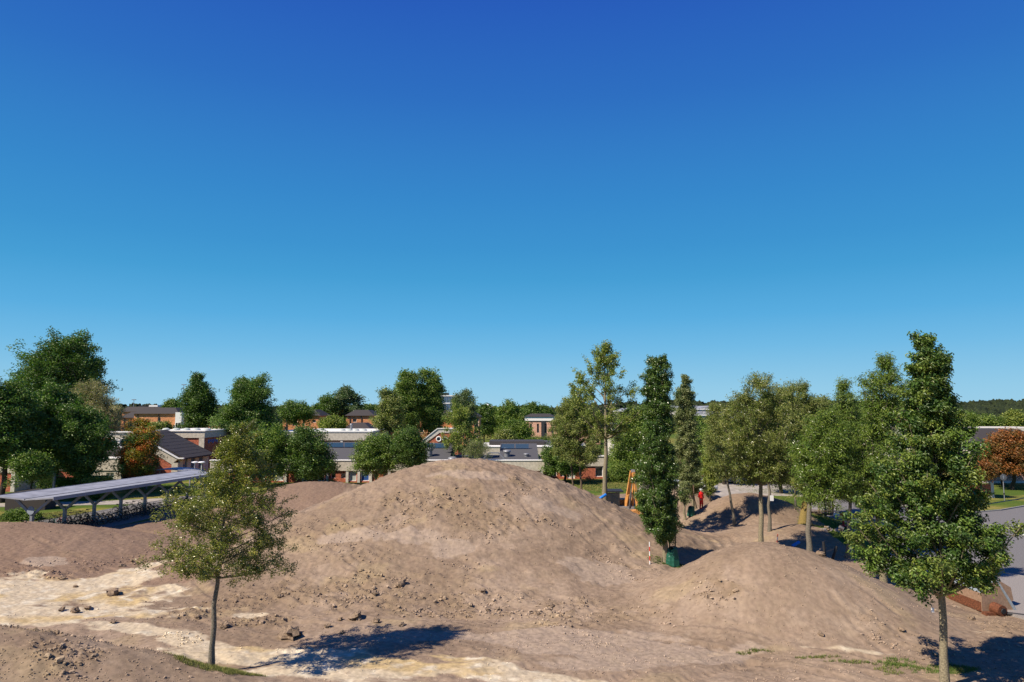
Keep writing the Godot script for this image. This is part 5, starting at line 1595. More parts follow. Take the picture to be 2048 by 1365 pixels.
func orange_house(label: String, d: float, p0: float, p1: float, top: float, wins: int, rects: Array, bay: bool) -> void:
	var o := thing("orange_house", label, "building", Vector3(0, 0, -d), 0.0, "orange brick housing behind the school")
	var xa := X(p0, d)
	var xb := X(p1, d)
	var ye := H(top, d)
	var holes := []
	for q in rects:
		holes.append([X(q[0], d), H(q[2], d), X(q[1], d) - X(q[0], d), H(q[3], d) - H(q[2], d), "glass dark", "white paint"])
	for k in wins:
		var x := lerpf(xa, xb, (k + 0.5) / wins) - 0.45
		var clash := false
		for h in holes:
			if x + 1.0 > h[0] - 0.2 and x < h[0] + h[2] + 0.2:
				clash = true
		if not clash:
			holes.append([x, ye * 0.55, 0.9, 1.0, "glass dark", "white paint"])
			holes.append([x, ye * 0.12, 0.9, 1.3, "glass dark", "white paint"])
	facade(o, xa, xb, 0.0, ye, 0.0, 0.4, holes, M["orange brick"])
	block(o, "string_course", Vector3(xa, ye * 0.43, 0.001), Vector3(xb, ye * 0.43 + 0.25, 0.06), "pale brick")
	block(o, "side_wall", Vector3(xa, 0, -10), Vector3(xa + 0.4, ye, -0.41), "orange brick")
	block(o, "side_wall", Vector3(xb - 0.4, 0, -10), Vector3(xb, ye, -0.41), "orange brick")
	hip_roof(o, xa - 0.4, xb + 0.4, 0.5, -10.5, ye + 0.002, 1.7, 2.4, "roof slate")
	for x in [xa + 1.0, lerpf(xa, xb, 0.55)]:
		block(o, "drainpipe", Vector3(x, 0, 0.07), Vector3(x + 0.16, ye, 0.22), "dark paint")
	if bay:
		var bx := X(351, d)
		block(o, "bay", Vector3(bx, 0, 0.01), Vector3(bx + 1.7, ye + 0.4, 1.6), "white paint")
		for k in 3:
			window(o, bx + 0.12, 0.5 + k * 2.2, 1.45, 1.9, 1.68, "glass dark", "white paint", 2)

# ---------------------------------------------------------------- cycle shed and bicycles
func make_bicycle(label: String, at: Vector3, turn: float, paint: String, group: String) -> Node3D:
	var b := thing("bicycle", label, "bicycle", at, turn, group)
	for wx in [-0.52, 0.52]:
		var w := node_at(b, "wheel", Vector3(wx, 0.345, 0))
		var g := Geo.new()
		g.ring(Vector3.ZERO, Vector3(0, 0, 1), 0.325, 0.021, 20, 5)
		part(w, "tyre", g, M["rubber"])
		g = Geo.new()
		g.ring(Vector3.ZERO, Vector3(0, 0, 1), 0.300, 0.012, 20, 4)
		for k in 9:
			var a := TAU * k / 9
			g.bar(Vector3(0, 0, 0.02), Vector3(cos(a) * 0.30, sin(a) * 0.30, 0), 0.005, 0.005)
		g.bar(Vector3(0, 0, -0.05), Vector3(0, 0, 0.05), 0.04, 0.04)
		part(w, "rim", g, M["bike silver"])
		g = Geo.new()      # mudguard over the wheel
		for k in 7:
			var a0 := lerpf(0.25, 2.5, k / 7.0)
			var a1 := lerpf(0.25, 2.5, (k + 1) / 7.0)
			g.bar(Vector3(cos(a0) * 0.37, sin(a0) * 0.37, 0), Vector3(cos(a1) * 0.37, sin(a1) * 0.37, 0), 0.055, 0.008)
		part(w, "mudguard", g, M[paint])
	var bb := Vector3(-0.08, 0.30, 0)
	var seat := Vector3(-0.22, 0.78, 0)
	var head := Vector3(0.34, 0.82, 0)
	var low := Vector3(0.38, 0.66, 0)
	var rear := Vector3(-0.52, 0.345, 0)
	var g2 := Geo.new()
	g2.tube([bb, seat], [0.018, 0.018], 6)
	g2.tube([bb, low], [0.02, 0.02], 6)
	g2.tube([seat + Vector3(0.02, -0.08, 0), head], [0.018, 0.018], 6)
	g2.tube([head, low], [0.022, 0.022], 6)
	for s in [-0.05, 0.05]:
		g2.tube([bb, rear + Vector3(0, 0, s)], [0.01, 0.01], 5)
		g2.tube([seat + Vector3(0.02, -0.08, 0), rear + Vector3(0, 0, s)], [0.009, 0.009], 5)
	part(b, "frame", g2, M[paint])
	g2 = Geo.new()
	for s in [-0.05, 0.05]:
		g2.tube([low, Vector3(0.46, 0.52, s), Vector3(0.52, 0.345, s)], [0.013, 0.012, 0.01], 5)
	part(b, "fork", g2, M[paint])
	g2 = Geo.new()
	g2.tube([head, Vector3(0.32, 1.0, 0)], [0.014, 0.014], 6)
	g2.tube([Vector3(0.16, 1.03, -0.28), Vector3(0.28, 1.05, -0.22), Vector3(0.34, 1.0, 0), Vector3(0.28, 1.05, 0.22), Vector3(0.16, 1.03, 0.28)], [0.014, 0.012, 0.012, 0.012, 0.014], 6)
	part(b, "handlebar", g2, M["bike silver"])
	g2 = Geo.new()
	g2.tube([seat, Vector3(-0.24, 0.92, 0)], [0.013, 0.013], 6)
	g2.prism([Vector2(-0.40, 0.92), Vector2(-0.10, 0.92), Vector2(-0.10, 0.95), Vector2(-0.22, 0.97), Vector2(-0.38, 1.0)], -0.07, 0.07)
	part(b, "saddle", g2, M["rubber"])
	g2 = Geo.new()
	g2.ring(bb + Vector3(0, 0, 0.05), Vector3(0, 0, 1), 0.085, 0.012, 14, 4)
	g2.bar(bb + Vector3(0, 0, 0.06), bb + Vector3(0.14, -0.09, 0.08), 0.02, 0.02)
	g2.bar(bb + Vector3(0, 0, -0.06), bb + Vector3(-0.14, 0.09, -0.08), 0.02, 0.02)
	g2.box(bb + Vector3(0.14, -0.09, 0.12), Vector3(0.09, 0.02, 0.07))
	g2.box(bb + Vector3(-0.14, 0.09, -0.12), Vector3(0.09, 0.02, 0.07))
	part(b, "crank", g2, M["bike silver"])
	g2 = Geo.new()
	g2.box(Vector3(-0.52, 0.74, 0), Vector3(0.34, 0.015, 0.12))
	g2.bar(Vector3(-0.6, 0.74, 0.05), rear + Vector3(0, 0, 0.05), 0.01, 0.01)
	g2.bar(Vector3(-0.6, 0.74, -0.05), rear + Vector3(0, 0, -0.05), 0.01, 0.01)
	part(b, "carrier", g2, M["bike black"])
	return b

func build_shed() -> void:
	var turn := -0.186
	var origin := Vector3(-38.6, 0.06, -56.0)
	var o := thing("cycle_shed", "long grey cycle shed with shallow V roof on Y-shaped posts", "shed", origin, turn)
	var n := 8
	var len_ := 24.2
	for side in [-1, 1]:
		for k in n:
			var z0 := 0.8 - k * len_ / n
			var z1 := 0.8 - (k + 1) * len_ / n + 0.012
			var g := Geo.new()
			var a := Vector2(0.02 * side, 2.84)
			var b := Vector2(2.65 * side, 3.02)
			var pts := [a, b, b + Vector2(0, 0.12), a + Vector2(0, 0.10)]
			if side < 0: pts.reverse()
			g.prism(pts, z1, z0)
			part(o, "roof_panel", g, M["zinc"])
		var f := Geo.new()
		f.span(Vector3(2.652 * side, 2.9, 0.84 - len_), Vector3(2.70 * side, 3.17, 0.84))
		part(o, "fascia", f, M["grey paint"])
	var gut := Geo.new()
	gut.span(Vector3(-0.06, 2.93, 0.82 - len_), Vector3(0.06, 2.965, 0.82))
	part(o, "gutter", gut, M["dark paint"])
	for k in 8:
		var z := -k * 3.2
		var p := Geo.new()
		p.span(Vector3(-0.11, 0, z - 0.11), Vector3(0.11, 1.72, z + 0.11))
		var post := part(o, "post", p, M["galvanised"])
		for s in [-1.0, 1.0]:
			var arm := Geo.new()
			arm.bar(Vector3(0.05 * s, 1.6, z), Vector3(1.75 * s, 2.93, z), 0.14, 0.2)
			part(post, "arm", arm, M["grey paint"])
	var sg := Geo.new()
	sg.xf = Transform3D(Basis(Vector3.RIGHT, PI / 2), Vector3(0, 1.95, 0.14))
	sg.lathe([Vector2(0.34, 0), Vector2(0.34, 0.03), Vector2(0.3, 0.04), Vector2(0.001, 0.04)], 20)
	part(o, "round_sign", sg, M["grey sack"])
	sg = Geo.new()
	sg.span(Vector3(-1.2, 0.0, 0.75 - len_), Vector3(2.6, 2.7, 0.88 - len_))
	part(o, "end_panel", sg, M["dark timber"])
	for side in [-1, 1]:
		var rk := Geo.new()
		rk.span(Vector3(0.75 * side - 0.03, 0.25, -21.5), Vector3(0.75 * side + 0.03, 0.31, -0.4))
		for k in 44:
			rk.ring(Vector3(0.75 * side, 0.28, -0.5 - k * 0.48), Vector3(0, 0, 1), 0.22, 0.012, 10, 4)
		part(o, "cycle_rack", rk, M["dark paint"])
	# bicycles: side, distance along the shed, paint
	var r := RandomNumberGenerator.new()
	r.seed = 8
	var protos := {}
	var kinds := {"bike black": "black bicycle standing in the packed rows under the cycle shed", "bike silver": "silver bicycle standing in the packed rows under the cycle shed", "bike white": "white bicycle standing in the packed rows under the cycle shed", "bike green": "dark green bicycle standing in the packed rows under the cycle shed", "bike red": "dark red bicycle standing in the packed rows under the cycle shed"}
	var order := ["bike black", "bike silver", "bike black", "bike green", "bike black", "bike white", "bike black", "bike silver", "bike red"]
	var list := []
	for k in 13: list.append([1, 0.45 + k * 0.68])
	for k in 8: list.append([-1, 0.7 + k * 0.95])
	for k in 5: list.append([1, 10.4 + k * 0.6])
	for k in 6: list.append([1, 15.5 + k * 0.55])
	for k in 4: list.append([-1, 11.0 + k * 1.1])
	var bas := Basis(Vector3.UP, turn)
	var i := 0
	for q in list:
		var paint: String = order[(i * 5 + i / 4) % order.size()]
		if i in [7, 8, 10]: paint = "bike white"
		var local := Vector3(q[0] * (1.25 + r.randf_range(-0.1, 0.15)), 0.0, -q[1] + r.randf_range(-0.06, 0.06))
		var at := origin + bas * local
		var t := turn + (PI if q[0] > 0 else 0.0) + r.randf_range(-0.14, 0.14)
		if not protos.has(paint):
			protos[paint] = make_bicycle(kinds[paint], at, t, paint, kinds[paint].replace("bicycle standing", "bicycles standing"))
		else:
			var c := copy_of(protos[paint])
			c.position = at
			c.rotation.y = t
		i += 1
	# a smaller shelter behind
	var p2 := P(335, 946, 88.0)
	o = thing("cycle_shelter", "small curved-roof shelter before the brick gable, beyond the long shed", "shed", Vector3(p2.x, 0, p2.z), -0.1)
	var g3 := Geo.new()
	for k in 8:
		var a0 := lerpf(-1, 1, k / 8.0)
		var a1 := lerpf(-1, 1, (k + 1) / 8.0)
		g3.prism([Vector2(a0 * 3.2, 2.5 - 0.35 * a0 * a0), Vector2(a1 * 3.2 - 0.004, 2.5 - 0.35 * a1 * a1), Vector2(a1 * 3.2 - 0.004, 2.6 - 0.35 * a1 * a1), Vector2(a0 * 3.2, 2.6 - 0.35 * a0 * a0)], -3.0, 0.0)
	part(o, "roof", g3, M["zinc"])
	for q in [[-2.9, -0.2], [2.9, -0.2], [-2.9, -2.8], [2.9, -2.8]]:
		block(o, "post", Vector3(q[0] - 0.06, 0, q[1] - 0.06), Vector3(q[0] + 0.06, 2.25, q[1] + 0.06), "grey paint")
	var p3 := P(50, 985, 70.0)
	o = thing("low_shelter", "low dark-roofed bin shelter behind the shed's near end", "shelter", Vector3(p3.x, 0, p3.z), 0.1)
	g3 = Geo.new()
	g3.prism([Vector2(-2.0, 1.55), Vector2(2.0, 1.55), Vector2(2.0, 1.66), Vector2(0.0, 1.95), Vector2(-2.0, 1.66)], -2.2, 0.0)
	part(o, "roof", g3, M["roof slate"])
	block(o, "wall", Vector3(-1.9, 0, -2.1), Vector3(1.9, 1.54, -0.1), "dark timber")
	# lamps and masts
	for q in [[388.0, "left one of two mushroom lamps in front of the shaded eaves wall"], [402.0, "right one of two mushroom lamps in front of the shaded eaves wall"]]:
		var lp := P(q[0], 945, 90.0)
		var l := thing("path_lamp", q[1], "lamp", Vector3(lp.x, 0, lp.z), 0.0, "mushroom lamps by the eaves wall")
		var g := Geo.new()
		g.tube([Vector3.ZERO, Vector3(0, 3.2, 0)], [0.06, 0.05], 8)
		part(l, "post", g, M["white paint"])
		g = Geo.new()
		g.lathe([Vector2(0.05, 3.15), Vector2(0.44, 3.26), Vector2(0.44, 3.33), Vector2(0.3, 3.40), Vector2(0.001, 3.43)], 16)
		part(l, "lamp_head", g, M["white plastic"])
	for q in [[363.0, 770.0, 235.0, "tall thin light mast left of the dark pointed tree"], [465.0, 785.0, 260.0, "shorter thin light mast left of the three-topped tree"], [264.0, 800.0, 255.0, "thin aerial on the left skyline roof"]]:
		var lp := P(q[0], 860, q[2])
		var l := thing("light_mast", q[3], "mast", Vector3(lp.x, 0, lp.z))
		var top := H(q[1], q[2])
		var g := Geo.new()
		g.tube([Vector3.ZERO, Vector3(0, top, 0)], [0.2, 0.09], 7)
		part(l, "pole", g, M["galvanised"])
		g = Geo.new()
		g.box(Vector3(0, top, 0), Vector3(1.5, 0.25, 0.5))
		part(l, "lamp_head", g, M["galvanised"])
	# hedges and bushes
	hedge("hedge", "clipped square green hedge end behind the shed's middle", P(195, 970, 80.0), Vector3(2.0, 2.1, 1.6), "lime", 900)
	hedge("hedge", "long dark clipped hedge in the shade of the left trees", P(140, 968, 84.0), Vector3(6.5, 1.6, 1.2), "dark", 1300)
	hedge("bush", "dark low bush on the yellow grass behind the round sign", P(45, 1020, 64.0), Vector3(3.2, 0.9, 1.2), "mid", 500)
	hedge("hedge", "dark hedge beside the silver car", P(1495, 968, 96.0), Vector3(3.8, 1.5, 1.5), "dark", 700)
	hedge("bush", "green bush at the lawn's edge behind the orange digger arm", P(1245, 948, 98.0), Vector3(3.5, 2.6, 2.5), "mid", 800)
	hedge("bush", "dark shrub mass at the foot of the pink block", P(1075, 888, 185.0), Vector3(9, 3.0, 4), "mid", 700)
	# grey post with a sign on the shed's far side
	var gp := thing("sign_post", "slim grey post standing before the dark trunk behind the shed", "post", P(106, 985, 78.0) * Vector3(1, 0, 1))
	block(gp, "post", Vector3(-0.1, 0, -0.1), Vector3(0.1, 2.9, 0.1), "galvanised")
	block(gp, "cap", Vector3(-0.13, 2.9, -0.13), Vector3(0.13, 2.96, 0.13), "white paint")

func hedge(called: String, label: String, at: Vector3, size: Vector3, pal: String, count: int) -> void:
	var r := RandomNumberGenerator.new()
	r.seed = hash(label) % 99999
	var o := thing(called, label, called, Vector3(at.x, ground(at.x, at.z), at.z))
	var g := Geo.new()
	for k in 6:
		var x := lerpf(-0.4, 0.4, k / 5.0) * size.x
		g.tube([Vector3(x, -0.1, 0), Vector3(x + r.randfn(0, 0.1), size.y * 0.7, r.randfn(0, 0.15))], [0.05, 0.02], 5)
	part(o, "stems", g, M["bark dark"])
	var mm := MultiMesh.new()
	mm.transform_format = MultiMesh.TRANSFORM_3D
	mm.use_colors = true
	mm.mesh = LEAF["fine"]
	mm.instance_count = count
	for k in count:
		var p := Vector3(r.randf_range(-0.5, 0.5), r.randf_range(0.02, 1.0), r.randf_range(-0.5, 0.5))
		var ax := r.randi() % 3
		if r.randf() < 0.7:
			if ax == 1: p.y = 1.0
			elif ax == 0: p.x = 0.5 * signf(p.x)
			else: p.z = 0.5 * signf(p.z)
		if called == "bush":
			var q := Vector3(p.x, (p.y) * 0.5, p.z)
			if q.length() > 0.5: p *= 0.5 / q.length() * r.randf_range(0.8, 1.05)
		p *= size
		mm.set_instance_transform(k, Transform3D(Basis(Vector3.UP, r.randf() * TAU).scaled(Vector3.ONE * 0.16 * sqrt(size.y)), p))
		var c: Color = PAL[pal][r.randi() % PAL[pal].size()] * r.randf_range(0.85, 1.15)
		c.a = 1.0
		mm.set_instance_color(k, c)
	var mi := MultiMeshInstance3D.new()
	mi.multimesh = mm
	mi.material_override = M["leaf matt"]
	mi.name = "foliage"
	mi.set_meta("kind", "stuff")
	o.add_child(mi, true)

# ---------------------------------------------------------------- things on the building site
func banded(o: Node3D, h: float, r: float, bands: int, first_red: bool) -> void:
	for k in bands:
		var g := Geo.new()
		g.tube([Vector3(0, h * k / bands, 0), Vector3(0, h * (k + 1) / bands, 0)], [r, r], 8)
		part(o, "band", g, M["red plastic" if (k % 2 == 0) == first_red else "white plastic"])

func bag(label: String, at: Vector3, w: float, h: float) -> void:
	var g := Geo.new()
	var f := FastNoiseLite.new()
	f.seed = 4; f.frequency = 2.2
	var rings := 12
	var sides := 20
	var pt := func(j: int, k: int) -> Vector3:
		var t := float(j) / rings
		var a := TAU * k / sides
		var rad := w * 0.5 * lerpf(1.0, 0.62, pow(t, 1.4)) * (1.0 + 0.16 * f.get_noise_2d(cos(a) * 2.0 + 5.0, sin(a) * 2.0) + 0.1 * f.get_noise_3d(cos(a) * 1.5, t * 2.5, sin(a) * 1.5))
		if j == rings: rad *= 0.75
		return Vector3(cos(a) * rad, t * h * (1.0 + 0.12 * sin(a * 2.0) * t), sin(a) * rad * 0.7)
	for j in rings:
		for k in sides:
			var q := [pt.call(j, k), pt.call(j, k + 1), pt.call(j + 1, k + 1), pt.call(j + 1, k)]
			g.face_out(q, (q[0] + q[2]) * 0.5 * Vector3(1, 0, 1))
	var top := []
	for k in sides: top.append(pt.call(rings, k))
	g.face_out(top, Vector3.UP)
	var o := thing("watering_bag", label, "bag", at, 0.0, "green watering bags by the columnar trees")
	part(o, "sack", g, M["green tarpaulin"])
	g = Geo.new()
	g.tube([Vector3(-w * 0.2, h * 0.95, 0), Vector3(-w * 0.1, h * 1.12, 0.02), Vector3(w * 0.12, h * 1.1, 0), Vector3(w * 0.2, h * 0.93, 0)], [0.025, 0.025, 0.025, 0.025], 6)
	part(o, "strap", g, M["machine black"])

func notice(label: String, p: Vector3, w: float, h: float) -> void:
	var o := thing("tree_notice", label, "notice", p)
	block(o, "board", Vector3(-w / 2, -h / 2, -0.01), Vector3(w / 2, h / 2, 0.01), "white plastic")
	var g := Geo.new()
	g.bar(Vector3(0, h / 2, -0.02), Vector3(0, h / 2 + 0.12, -0.12), 0.02, 0.01)
	part(o, "wire", g, M["galvanised"])

func car(called: String, label: String, at: Vector3, turn: float, paint: String, prof: Array, roof: Array, len_: float, wid: float, category := "car") -> void:
	# local x runs from tail to nose; prof: lower body outline, roof: glasshouse outline
	var o := thing(called, label, category, at, turn)
	var g := Geo.new()
	g.prism(prof, -wid / 2, wid / 2)
	part(o, "body", g, M[paint])
	g = Geo.new()
	var n := roof.size()
	var lo := wid * 0.47
	var hi := wid * 0.40
	var miny := 99.0
	for p in roof: miny = minf(miny, p.y)
	var ring := func(s: float) -> Array:
		var out := []
		for p in roof:
			out.append(Vector3(p.x, p.y, s * (lo if p.y < miny + 0.05 else hi)))
		return out
	var a: Array = ring.call(1.0)
	var b: Array = ring.call(-1.0)
	g.face_out(a, Vector3(0, 0, 1)); g.face_out(b, Vector3(0, 0, -1))
	for k in n:
		var j := (k + 1) % n
		g.face_out([a[k], a[j], b[j], b[k]], ((a[k] + b[j]) * 0.5 - Vector3(0, miny + 0.2, 0)))
	part(o, "window", g, M["glass dark"])
	g = Geo.new()
	var top := []
	for p in roof:
		if p.y > miny + 0.3: top.append(p)
	var x0 := 99.0
	var x1 := -99.0
	for p in top:
		x0 = minf(x0, p.x); x1 = maxf(x1, p.x)
	g.span(Vector3(x0 + 0.03, top[0].y - 0.01, -hi - 0.02), Vector3(x1 - 0.03, top[0].y + 0.05, hi + 0.02))
	for e in [[roof[0], roof[1]], [roof[n - 1], roof[n - 2]]]:
		for s in [-1.0, 1.0]:
			g.bar(Vector3(e[0].x, e[0].y, lo * s), Vector3(e[1].x, e[1].y, hi * s), 0.09, 0.08)
	part(o, "roof", g, M[paint])
	for wx in [-len_ * 0.31, len_ * 0.32]:
		for s in [-1.0, 1.0]:
			var w := node_at(o, "wheel", Vector3(wx, 0.32, s * (wid / 2 - 0.08)))
			w.rotation.x = PI / 2
			g = Geo.new()
			g.lathe([Vector2(0.19, -0.1), Vector2(0.32, -0.1), Vector2(0.32, 0.1), Vector2(0.19, 0.1)], 18)
			part(w, "tyre", g, M["rubber"])
			g = Geo.new()
			g.lathe([Vector2(0.001, -0.085), Vector2(0.2, -0.085), Vector2(0.2, 0.085), Vector2(0.001, 0.085)], 14)
			part(w, "rim", g, M["galvanised"])
	for s in [-1.0, 1.0]:
		block(o, "tail_light", Vector3(-len_ / 2 - 0.012, 0.72, s * (wid / 2 - 0.2) - 0.17), Vector3(-len_ / 2 + 0.05, 0.92, s * (wid / 2 - 0.2) + 0.17), "tail light")
		block(o, "headlight", Vector3(len_ / 2 - 0.05, 0.6, s * (wid / 2 - 0.25) - 0.16), Vector3(len_ / 2 + 0.012, 0.76, s * (wid / 2 - 0.25) + 0.16), "white plastic")
	block(o, "bumper", Vector3(-len_ / 2 - 0.04, 0.3, -wid / 2 + 0.05), Vector3(-len_ / 2 + 0.02, 0.45, wid / 2 - 0.05), "machine black")

func car_prof(l: float, bonnet: float, belt: float) -> Array:
	var h := l / 2
	return [Vector2(-h, 0.32), Vector2(-h + 0.12, 0.22), Vector2(h - 0.15, 0.22), Vector2(h, 0.35), Vector2(h - 0.02, bonnet - 0.1), Vector2(h - 0.25, bonnet), Vector2(h - 1.25, belt), Vector2(-h + 0.12, belt + 0.02), Vector2(-h, belt - 0.15)]

# smooth body from joints: bones [a, b, ra, rb]
func blend_mesh(bones: Array, cell: float, k: float) -> ArrayMesh:
	var lo := Vector3(99, 99, 99)
	var hi := -lo
	for b in bones:
		for e in 2:
			var r: float = b[2 + e]
			lo = lo.min(b[e] - Vector3.ONE * (r + cell * 2)); hi = hi.max(b[e] + Vector3.ONE * (r + cell * 2))
	var n := Vector3i(((hi - lo) / cell).ceil()) + Vector3i.ONE
	var val := PackedFloat32Array()
	val.resize(n.x * n.y * n.z)
	val.fill(1.0)
	for z in n.z:
		for y in n.y:
			for x in n.x:
				var p := lo + Vector3(x, y, z) * cell
				var s := 0.0
				var m := 1.0
				for b in bones:
					var ab: Vector3 = b[1] - b[0]
					var t := clampf((p - b[0]).dot(ab) / maxf(ab.length_squared(), 1e-6), 0.0, 1.0)
					var d: float = p.distance_to(b[0] + ab * t) - lerpf(b[2], b[3], t)
					if m > 0.9: m = d
					else:
						var h := clampf(0.5 + 0.5 * (m - d) / k, 0.0, 1.0)
						m = lerpf(m, d, h) - k * h * (1.0 - h)
				val[(z * n.y + y) * n.x + x] = m
	var st := SurfaceTool.new()
	st.begin(Mesh.PRIMITIVE_TRIANGLES)
	st.set_smooth_group(0)
	var idx := {}
	var cnt := 0
	var corner := [Vector3i(0, 0, 0), Vector3i(1, 0, 0), Vector3i(0, 1, 0), Vector3i(1, 1, 0), Vector3i(0, 0, 1), Vector3i(1, 0, 1), Vector3i(0, 1, 1), Vector3i(1, 1, 1)]
	var at := func(x: int, y: int, z: int) -> float: return val[(z * n.y + y) * n.x + x]
	for z in n.z - 1:
		for y in n.y - 1:
			for x in n.x - 1:
				var sum := Vector3.ZERO
				var c := 0
				var v := []
				for q in corner: v.append(at.call(x + q.x, y + q.y, z + q.z))
				for e in [[0, 1], [2, 3], [4, 5], [6, 7], [0, 2], [1, 3], [4, 6], [5, 7], [0, 4], [1, 5], [2, 6], [3, 7]]:
					if (v[e[0]] < 0) != (v[e[1]] < 0):
						var f: float = v[e[0]] / (v[e[0]] - v[e[1]])
						sum += Vector3(corner[e[0]]).lerp(Vector3(corner[e[1]]), f)
						c += 1
				if c:
					st.add_vertex(lo + (Vector3(x, y, z) + sum / c) * cell)
					idx[Vector3i(x, y, z)] = cnt
					cnt += 1
	for z in range(1, n.z - 1):
		for y in range(1, n.y - 1):
			for x in range(1, n.x - 1):
				var a: bool = at.call(x, y, z) < 0
				for ax in 3:
					var o := Vector3i.ZERO
					o[ax] = 1
					var b: bool = at.call(x + o.x, y + o.y, z + o.z) < 0
					if a != b:
						var u := Vector3i.ZERO
						var w := Vector3i.ZERO
						u[(ax + 1) % 3] = 1; w[(ax + 2) % 3] = 1
						var p := Vector3i(x, y, z)
						var q := [idx[p - u - w], idx[p - w], idx[p], idx[p - u]]
						if a: q.reverse()
						for t in [0, 1, 2, 0, 2, 3]: st.add_index(q[t])
	st.generate_normals()
	return st.commit()

func build_person(at: Vector3, turn: float) -> void:
	var o := thing("person", "person in bright red overalls and pale cap standing by the dusty columnar tree", "person", at, turn)
	var B := func(a: Vector3, b: Vector3, ra: float, rb: float) -> Array: return [a, b, ra, rb]
	var bones := []
	for s in [-1.0, 1.0]:
		bones.append(B.call(Vector3(0.1 * s, 0.92, 0), Vector3(0.12 * s, 0.5, 0.03), 0.105, 0.075))
		bones.append(B.call(Vector3(0.12 * s, 0.5, 0.03), Vector3(0.13 * s, 0.1, -0.02), 0.075, 0.058))
		bones.append(B.call(Vector3(0.13 * s, 0.06, -0.03), Vector3(0.14 * s, 0.045, 0.15), 0.05, 0.042))
		bones.append(B.call(Vector3(0.18 * s, 1.42, -0.01), Vector3(0.27 * s, 1.14, -0.02), 0.068, 0.052))
		bones.append(B.call(Vector3(0.27 * s, 1.14, -0.02), Vector3(0.24 * s, 0.92, 0.14), 0.05, 0.04))
	bones.append(B.call(Vector3(0, 0.95, 0), Vector3(0, 1.18, 0.01), 0.15, 0.145))
	bones.append(B.call(Vector3(-0.07, 1.32, 0), Vector3(0.07, 1.32, 0), 0.145, 0.145))
	bones.append(B.call(Vector3(-0.14, 1.43, -0.01), Vector3(0.14, 1.43, -0.01), 0.075, 0.075))
	bones.append(B.call(Vector3(0, 1.45, 0), Vector3(0, 1.55, 0.01), 0.07, 0.06))
	part_mesh(o, "body", blend_mesh(bones, 0.03, 0.06), M["red cloth"])
	var hd := [B.call(Vector3(0, 1.55, 0.01), Vector3(0, 1.6, 0.02), 0.055, 0.06), B.call(Vector3(0, 1.68, 0.0), Vector3(0, 1.63, 0.045), 0.095, 0.065), B.call(Vector3(0, 1.655, 0.09), Vector3(0, 1.635, 0.11), 0.014, 0.018), B.call(Vector3(-0.095, 1.66, 0), Vector3(-0.1, 1.64, 0), 0.022, 0.018), B.call(Vector3(0.095, 1.66, 0), Vector3(0.1, 1.64, 0), 0.022, 0.018)]
	part_mesh(o, "head", blend_mesh(hd, 0.015, 0.02), M["skin"])
	for s in [-1.0, 1.0]:
		var w := Vector3(0.24 * s, 0.92, 0.14)
		var hb := [B.call(w, w + Vector3(-0.01 * s, -0.07, 0.045), 0.03, 0.036)]
		for k in 4:
			var f := w + Vector3((-0.035 + 0.022 * k) * s, -0.08, 0.05 + 0.004 * k)
			var l := 0.05 + 0.012 * sin(k * 1.2)
			hb.append(B.call(f, f + Vector3(0, -l * 0.7, 0.02), 0.011, 0.01))
			hb.append(B.call(f + Vector3(0, -l * 0.7, 0.02), f + Vector3(-0.008 * s, -l * 1.25, 0.005), 0.01, 0.008))
		hb.append(B.call(w + Vector3(-0.03 * s, -0.03, 0.04), w + Vector3(-0.055 * s, -0.07, 0.075), 0.012, 0.01))
		part_mesh(o, "hand", blend_mesh(hb, 0.009, 0.012), M["skin"])
	var g := Geo.new()
	g.xf = Transform3D(Basis.IDENTITY, Vector3(0, 1.70, 0))
	g.lathe([Vector2(0.112, -0.02), Vector2(0.112, 0.03), Vector2(0.09, 0.085), Vector2(0.05, 0.112), Vector2(0.001, 0.12)], 16)
	g.box(Vector3(0, 0.0, 0.13), Vector3(0.15, 0.015, 0.09))
	part(o, "cap", g, M["pale blind"])

